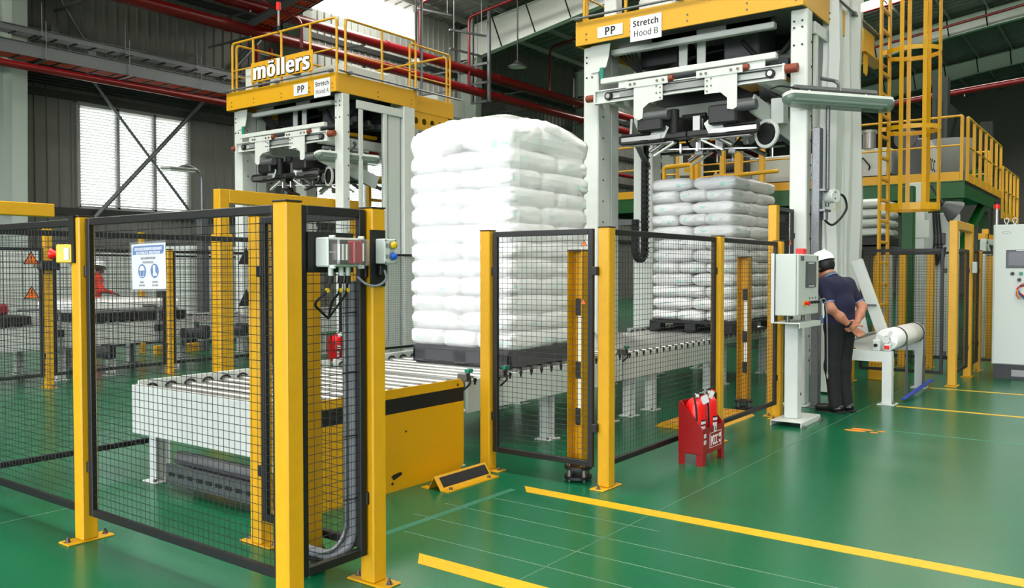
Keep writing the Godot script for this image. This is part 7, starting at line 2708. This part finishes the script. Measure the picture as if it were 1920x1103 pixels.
		for y in [0.0]:
			la([Vector2(0.176, -0.025), Vector2(0.176, 0.025)], g.spine.lerp(g.chest, 0.55), (g.chest - g.spine).normalized(), 24)
			part("reflective_band", M["panel grey"], sh)
	# trousers
	var tb_ := []
	tb_.append([g.pelvis + L * 0.07, g.pelvis - L * 0.07, 0.118, 0.118])
	for s in ["l", "r"]:
		tb_.append([g["hip" + s], g["kn" + s], 0.10, 0.077])
		tb_.append([g["kn" + s], g["an" + s] + Vector3.UP * 0.0, 0.077, 0.066])
	nets(tb_, cell, 0.05)
	part("trousers", M[trousers])
	for s in ["l", "r"]:
		var an: Vector3 = g["an" + s]
		var to: Vector3 = g["to" + s]
		an.y = base.y + 0.05
		to.y = base.y + 0.042
		var fd := (to - an).normalized()
		var fs := fd.cross(Vector3.UP)
		nets([[an - fd * 0.045, an + fd * 0.02, 0.042, 0.044], [an + Vector3.UP * 0.04, an, 0.046, 0.046], [an, to + fs * 0.012, 0.043, 0.038], [an, to - fs * 0.012, 0.043, 0.038]], maxf(fine, 0.007), 0.03)
		var shoe := part("shoe", M["shoe"])
		pr(PackedVector2Array([Vector2(-0.10, -0.038), Vector2(0.02, -0.040), Vector2(0.12, -0.05), Vector2(0.20, -0.040), Vector2(0.225, 0.0), Vector2(0.20, 0.040), Vector2(0.12, 0.05), Vector2(0.02, 0.040), Vector2(-0.10, 0.038), Vector2(-0.115, 0.0)]), Vector3(an.x, base.y, an.z), fd, fs, Vector3.UP * 0.022)
		part("sole", M["dark rubber"], shoe)
	# hair and helmet
	var hc := hd + hu * 0.045 - hf * 0.012
	ball(hd - hf * 0.024 + hu * 0.022, Vector3(0.100, 0.110, 0.106), 16, 10, Basis(hl, hu, -hf))
	part("hair", M["hair"])
	la([Vector2(0.128, 0.0), Vector2(0.124, 0.02), Vector2(0.112, 0.065), Vector2(0.085, 0.10), Vector2(0.045, 0.118), Vector2(0.0, 0.122)], hc + hu * 0.01, hu, 24)
	la([Vector2(0.124, 0.0), Vector2(0.0, 0.10)], hc + hu * 0.01, hu, 24)
	var hel := part("helmet", M["helmet white"])
	var br := PackedVector2Array()
	for i in 17:
		var a := lerpf(-1.25, 1.25, i / 16.0)
		br.append(Vector2(sin(a) * 0.132, cos(a) * 0.132 + 0.05 * cos(a)))
	for i in 17:
		var a := lerpf(1.25, -1.25, i / 16.0)
		br.append(Vector2(sin(a) * 0.12, cos(a) * 0.12))
	pr(br, hc + hu * 0.01, hl, hf, hu * 0.006)
	part("brim", M["helmet white"], hel)
	bar(hc + hu * 0.128 - hf * 0.07, hc + hu * 0.128 + hf * 0.07, 0.025, 0.012, 0.004, hu)
	part("ridge", M["helmet white"], hel)
	if J.has("watch"):
		var a: Vector3 = g["wr" + J.watch]
		var b: Vector3 = g["el" + J.watch]
		var wd := (b - a).normalized()
		la([Vector2(0.034, -0.012), Vector2(0.038, -0.010), Vector2(0.038, 0.010), Vector2(0.034, 0.012)], a + wd * 0.035, wd, 18)
		var st := part("watch_strap", M["dark rubber"])
		var side := wd.cross(Vector3.UP).normalized()
		cy(a + wd * 0.035 + side * 0.034, a + wd * 0.035 + side * 0.045, 0.018, 14)
		part("watch_case", M["motor grey"], st)
	if detail:
		# identity card hanging at the hip
		bo(g.hipl + Vector3(0, 0.10, 0) + L * 0.055 + F * 0.10, Vector3(0.05, 0.08, 0.004), frame(L))
		part("identity_card", M["light blue"])
		bar(g.pelvis + Vector3.UP * 0.05 + L * 0.15, g.pelvis + Vector3.UP * 0.05 + L * 0.15 + F * 0.02, 0.01, 0.01)
		part("belt_clip", M["dark rubber"])

func people() -> void:
	var J := {
		"pelvis": Vector3(0, 0.93, -0.01), "spine": Vector3(0, 1.13, 0.0), "chest": Vector3(0, 1.29, 0.05), "neck": Vector3(0, 1.445, 0.125), "head": Vector3(0, 1.535, 0.215),
		"look": Vector3(0.1, -0.35, 1.0),
		"shl": Vector3(0.185, 1.345, 0.055), "ell": Vector3(0.235, 1.10, -0.085), "wrl": Vector3(0.045, 0.915, -0.185),
		"shr": Vector3(-0.185, 1.345, 0.055), "elr": Vector3(-0.25, 1.11, -0.085), "wrr": Vector3(-0.055, 0.945, -0.175),
		"hipl": Vector3(0.09, 0.88, -0.01), "knl": Vector3(0.085, 0.48, 0.015), "anl": Vector3(0.085, 0.08, -0.03), "tol": Vector3(0.14, 0.04, 0.13),
		"hipr": Vector3(-0.09, 0.88, -0.01), "knr": Vector3(-0.085, 0.48, 0.015), "anr": Vector3(-0.085, 0.08, -0.03), "tor": Vector3(-0.07, 0.04, 0.14),
		"handl": [Vector3(-0.75, -0.62, -0.2), Vector3(0.15, 0.25, -0.95), Vector3(-0.4, 0.75, -0.2), 0.35],
		"handr": [Vector3(0.85, -0.35, -0.1), Vector3(0.0, -0.2, 1.0), Vector3(0.3, 0.9, -0.1), 0.75],
		"sleeve": 0.62, "watch": "l",
	}
	worker("man in navy polo shirt, black trousers and white helmet, stooping with hands clasped behind", Vector3(9.27, 0, -2.56), Vector3(0.406, 0, -0.914).normalized(), J, "skin", "navy cloth", "black cloth", 0.012, 0.0045, true)
	var K := {
		"pelvis": Vector3(0, 0.93, 0), "spine": Vector3(0, 1.12, 0.01), "chest": Vector3(0, 1.28, 0.05), "neck": Vector3(0, 1.44, 0.08), "head": Vector3(0, 1.55, 0.12),
		"look": Vector3(0.0, -0.15, 1.0),
		"shl": Vector3(0.185, 1.34, 0.05), "ell": Vector3(0.24, 1.08, 0.12), "wrl": Vector3(0.13, 1.0, 0.36),
		"shr": Vector3(-0.185, 1.34, 0.05), "elr": Vector3(-0.24, 1.08, 0.12), "wrr": Vector3(-0.13, 1.0, 0.36),
		"hipl": Vector3(0.09, 0.88, 0), "knl": Vector3(0.09, 0.48, 0.02), "anl": Vector3(0.09, 0.08, -0.02), "tol": Vector3(0.10, 0.04, 0.13),
		"hipr": Vector3(-0.09, 0.88, 0), "knr": Vector3(-0.09, 0.48, 0.02), "anr": Vector3(-0.09, 0.08, -0.02), "tor": Vector3(-0.10, 0.04, 0.13),
		"handl": [Vector3(-0.2, -0.25, 1.0), Vector3(0, -1, -0.2), Vector3(-1, 0, 0), 0.4],
		"handr": [Vector3(0.2, -0.25, 1.0), Vector3(0, -1, -0.2), Vector3(1, 0, 0), 0.4],
		"sleeve": 1.0,
	}
	worker("worker in orange overalls and white helmet behind the far conveyor at left", Vector3(9.45, 0, -18.35), Vector3(0.93, 0, 0.37).normalized(), K, "skin dark", "orange cloth", "orange cloth", 0.016, 0.006, false)
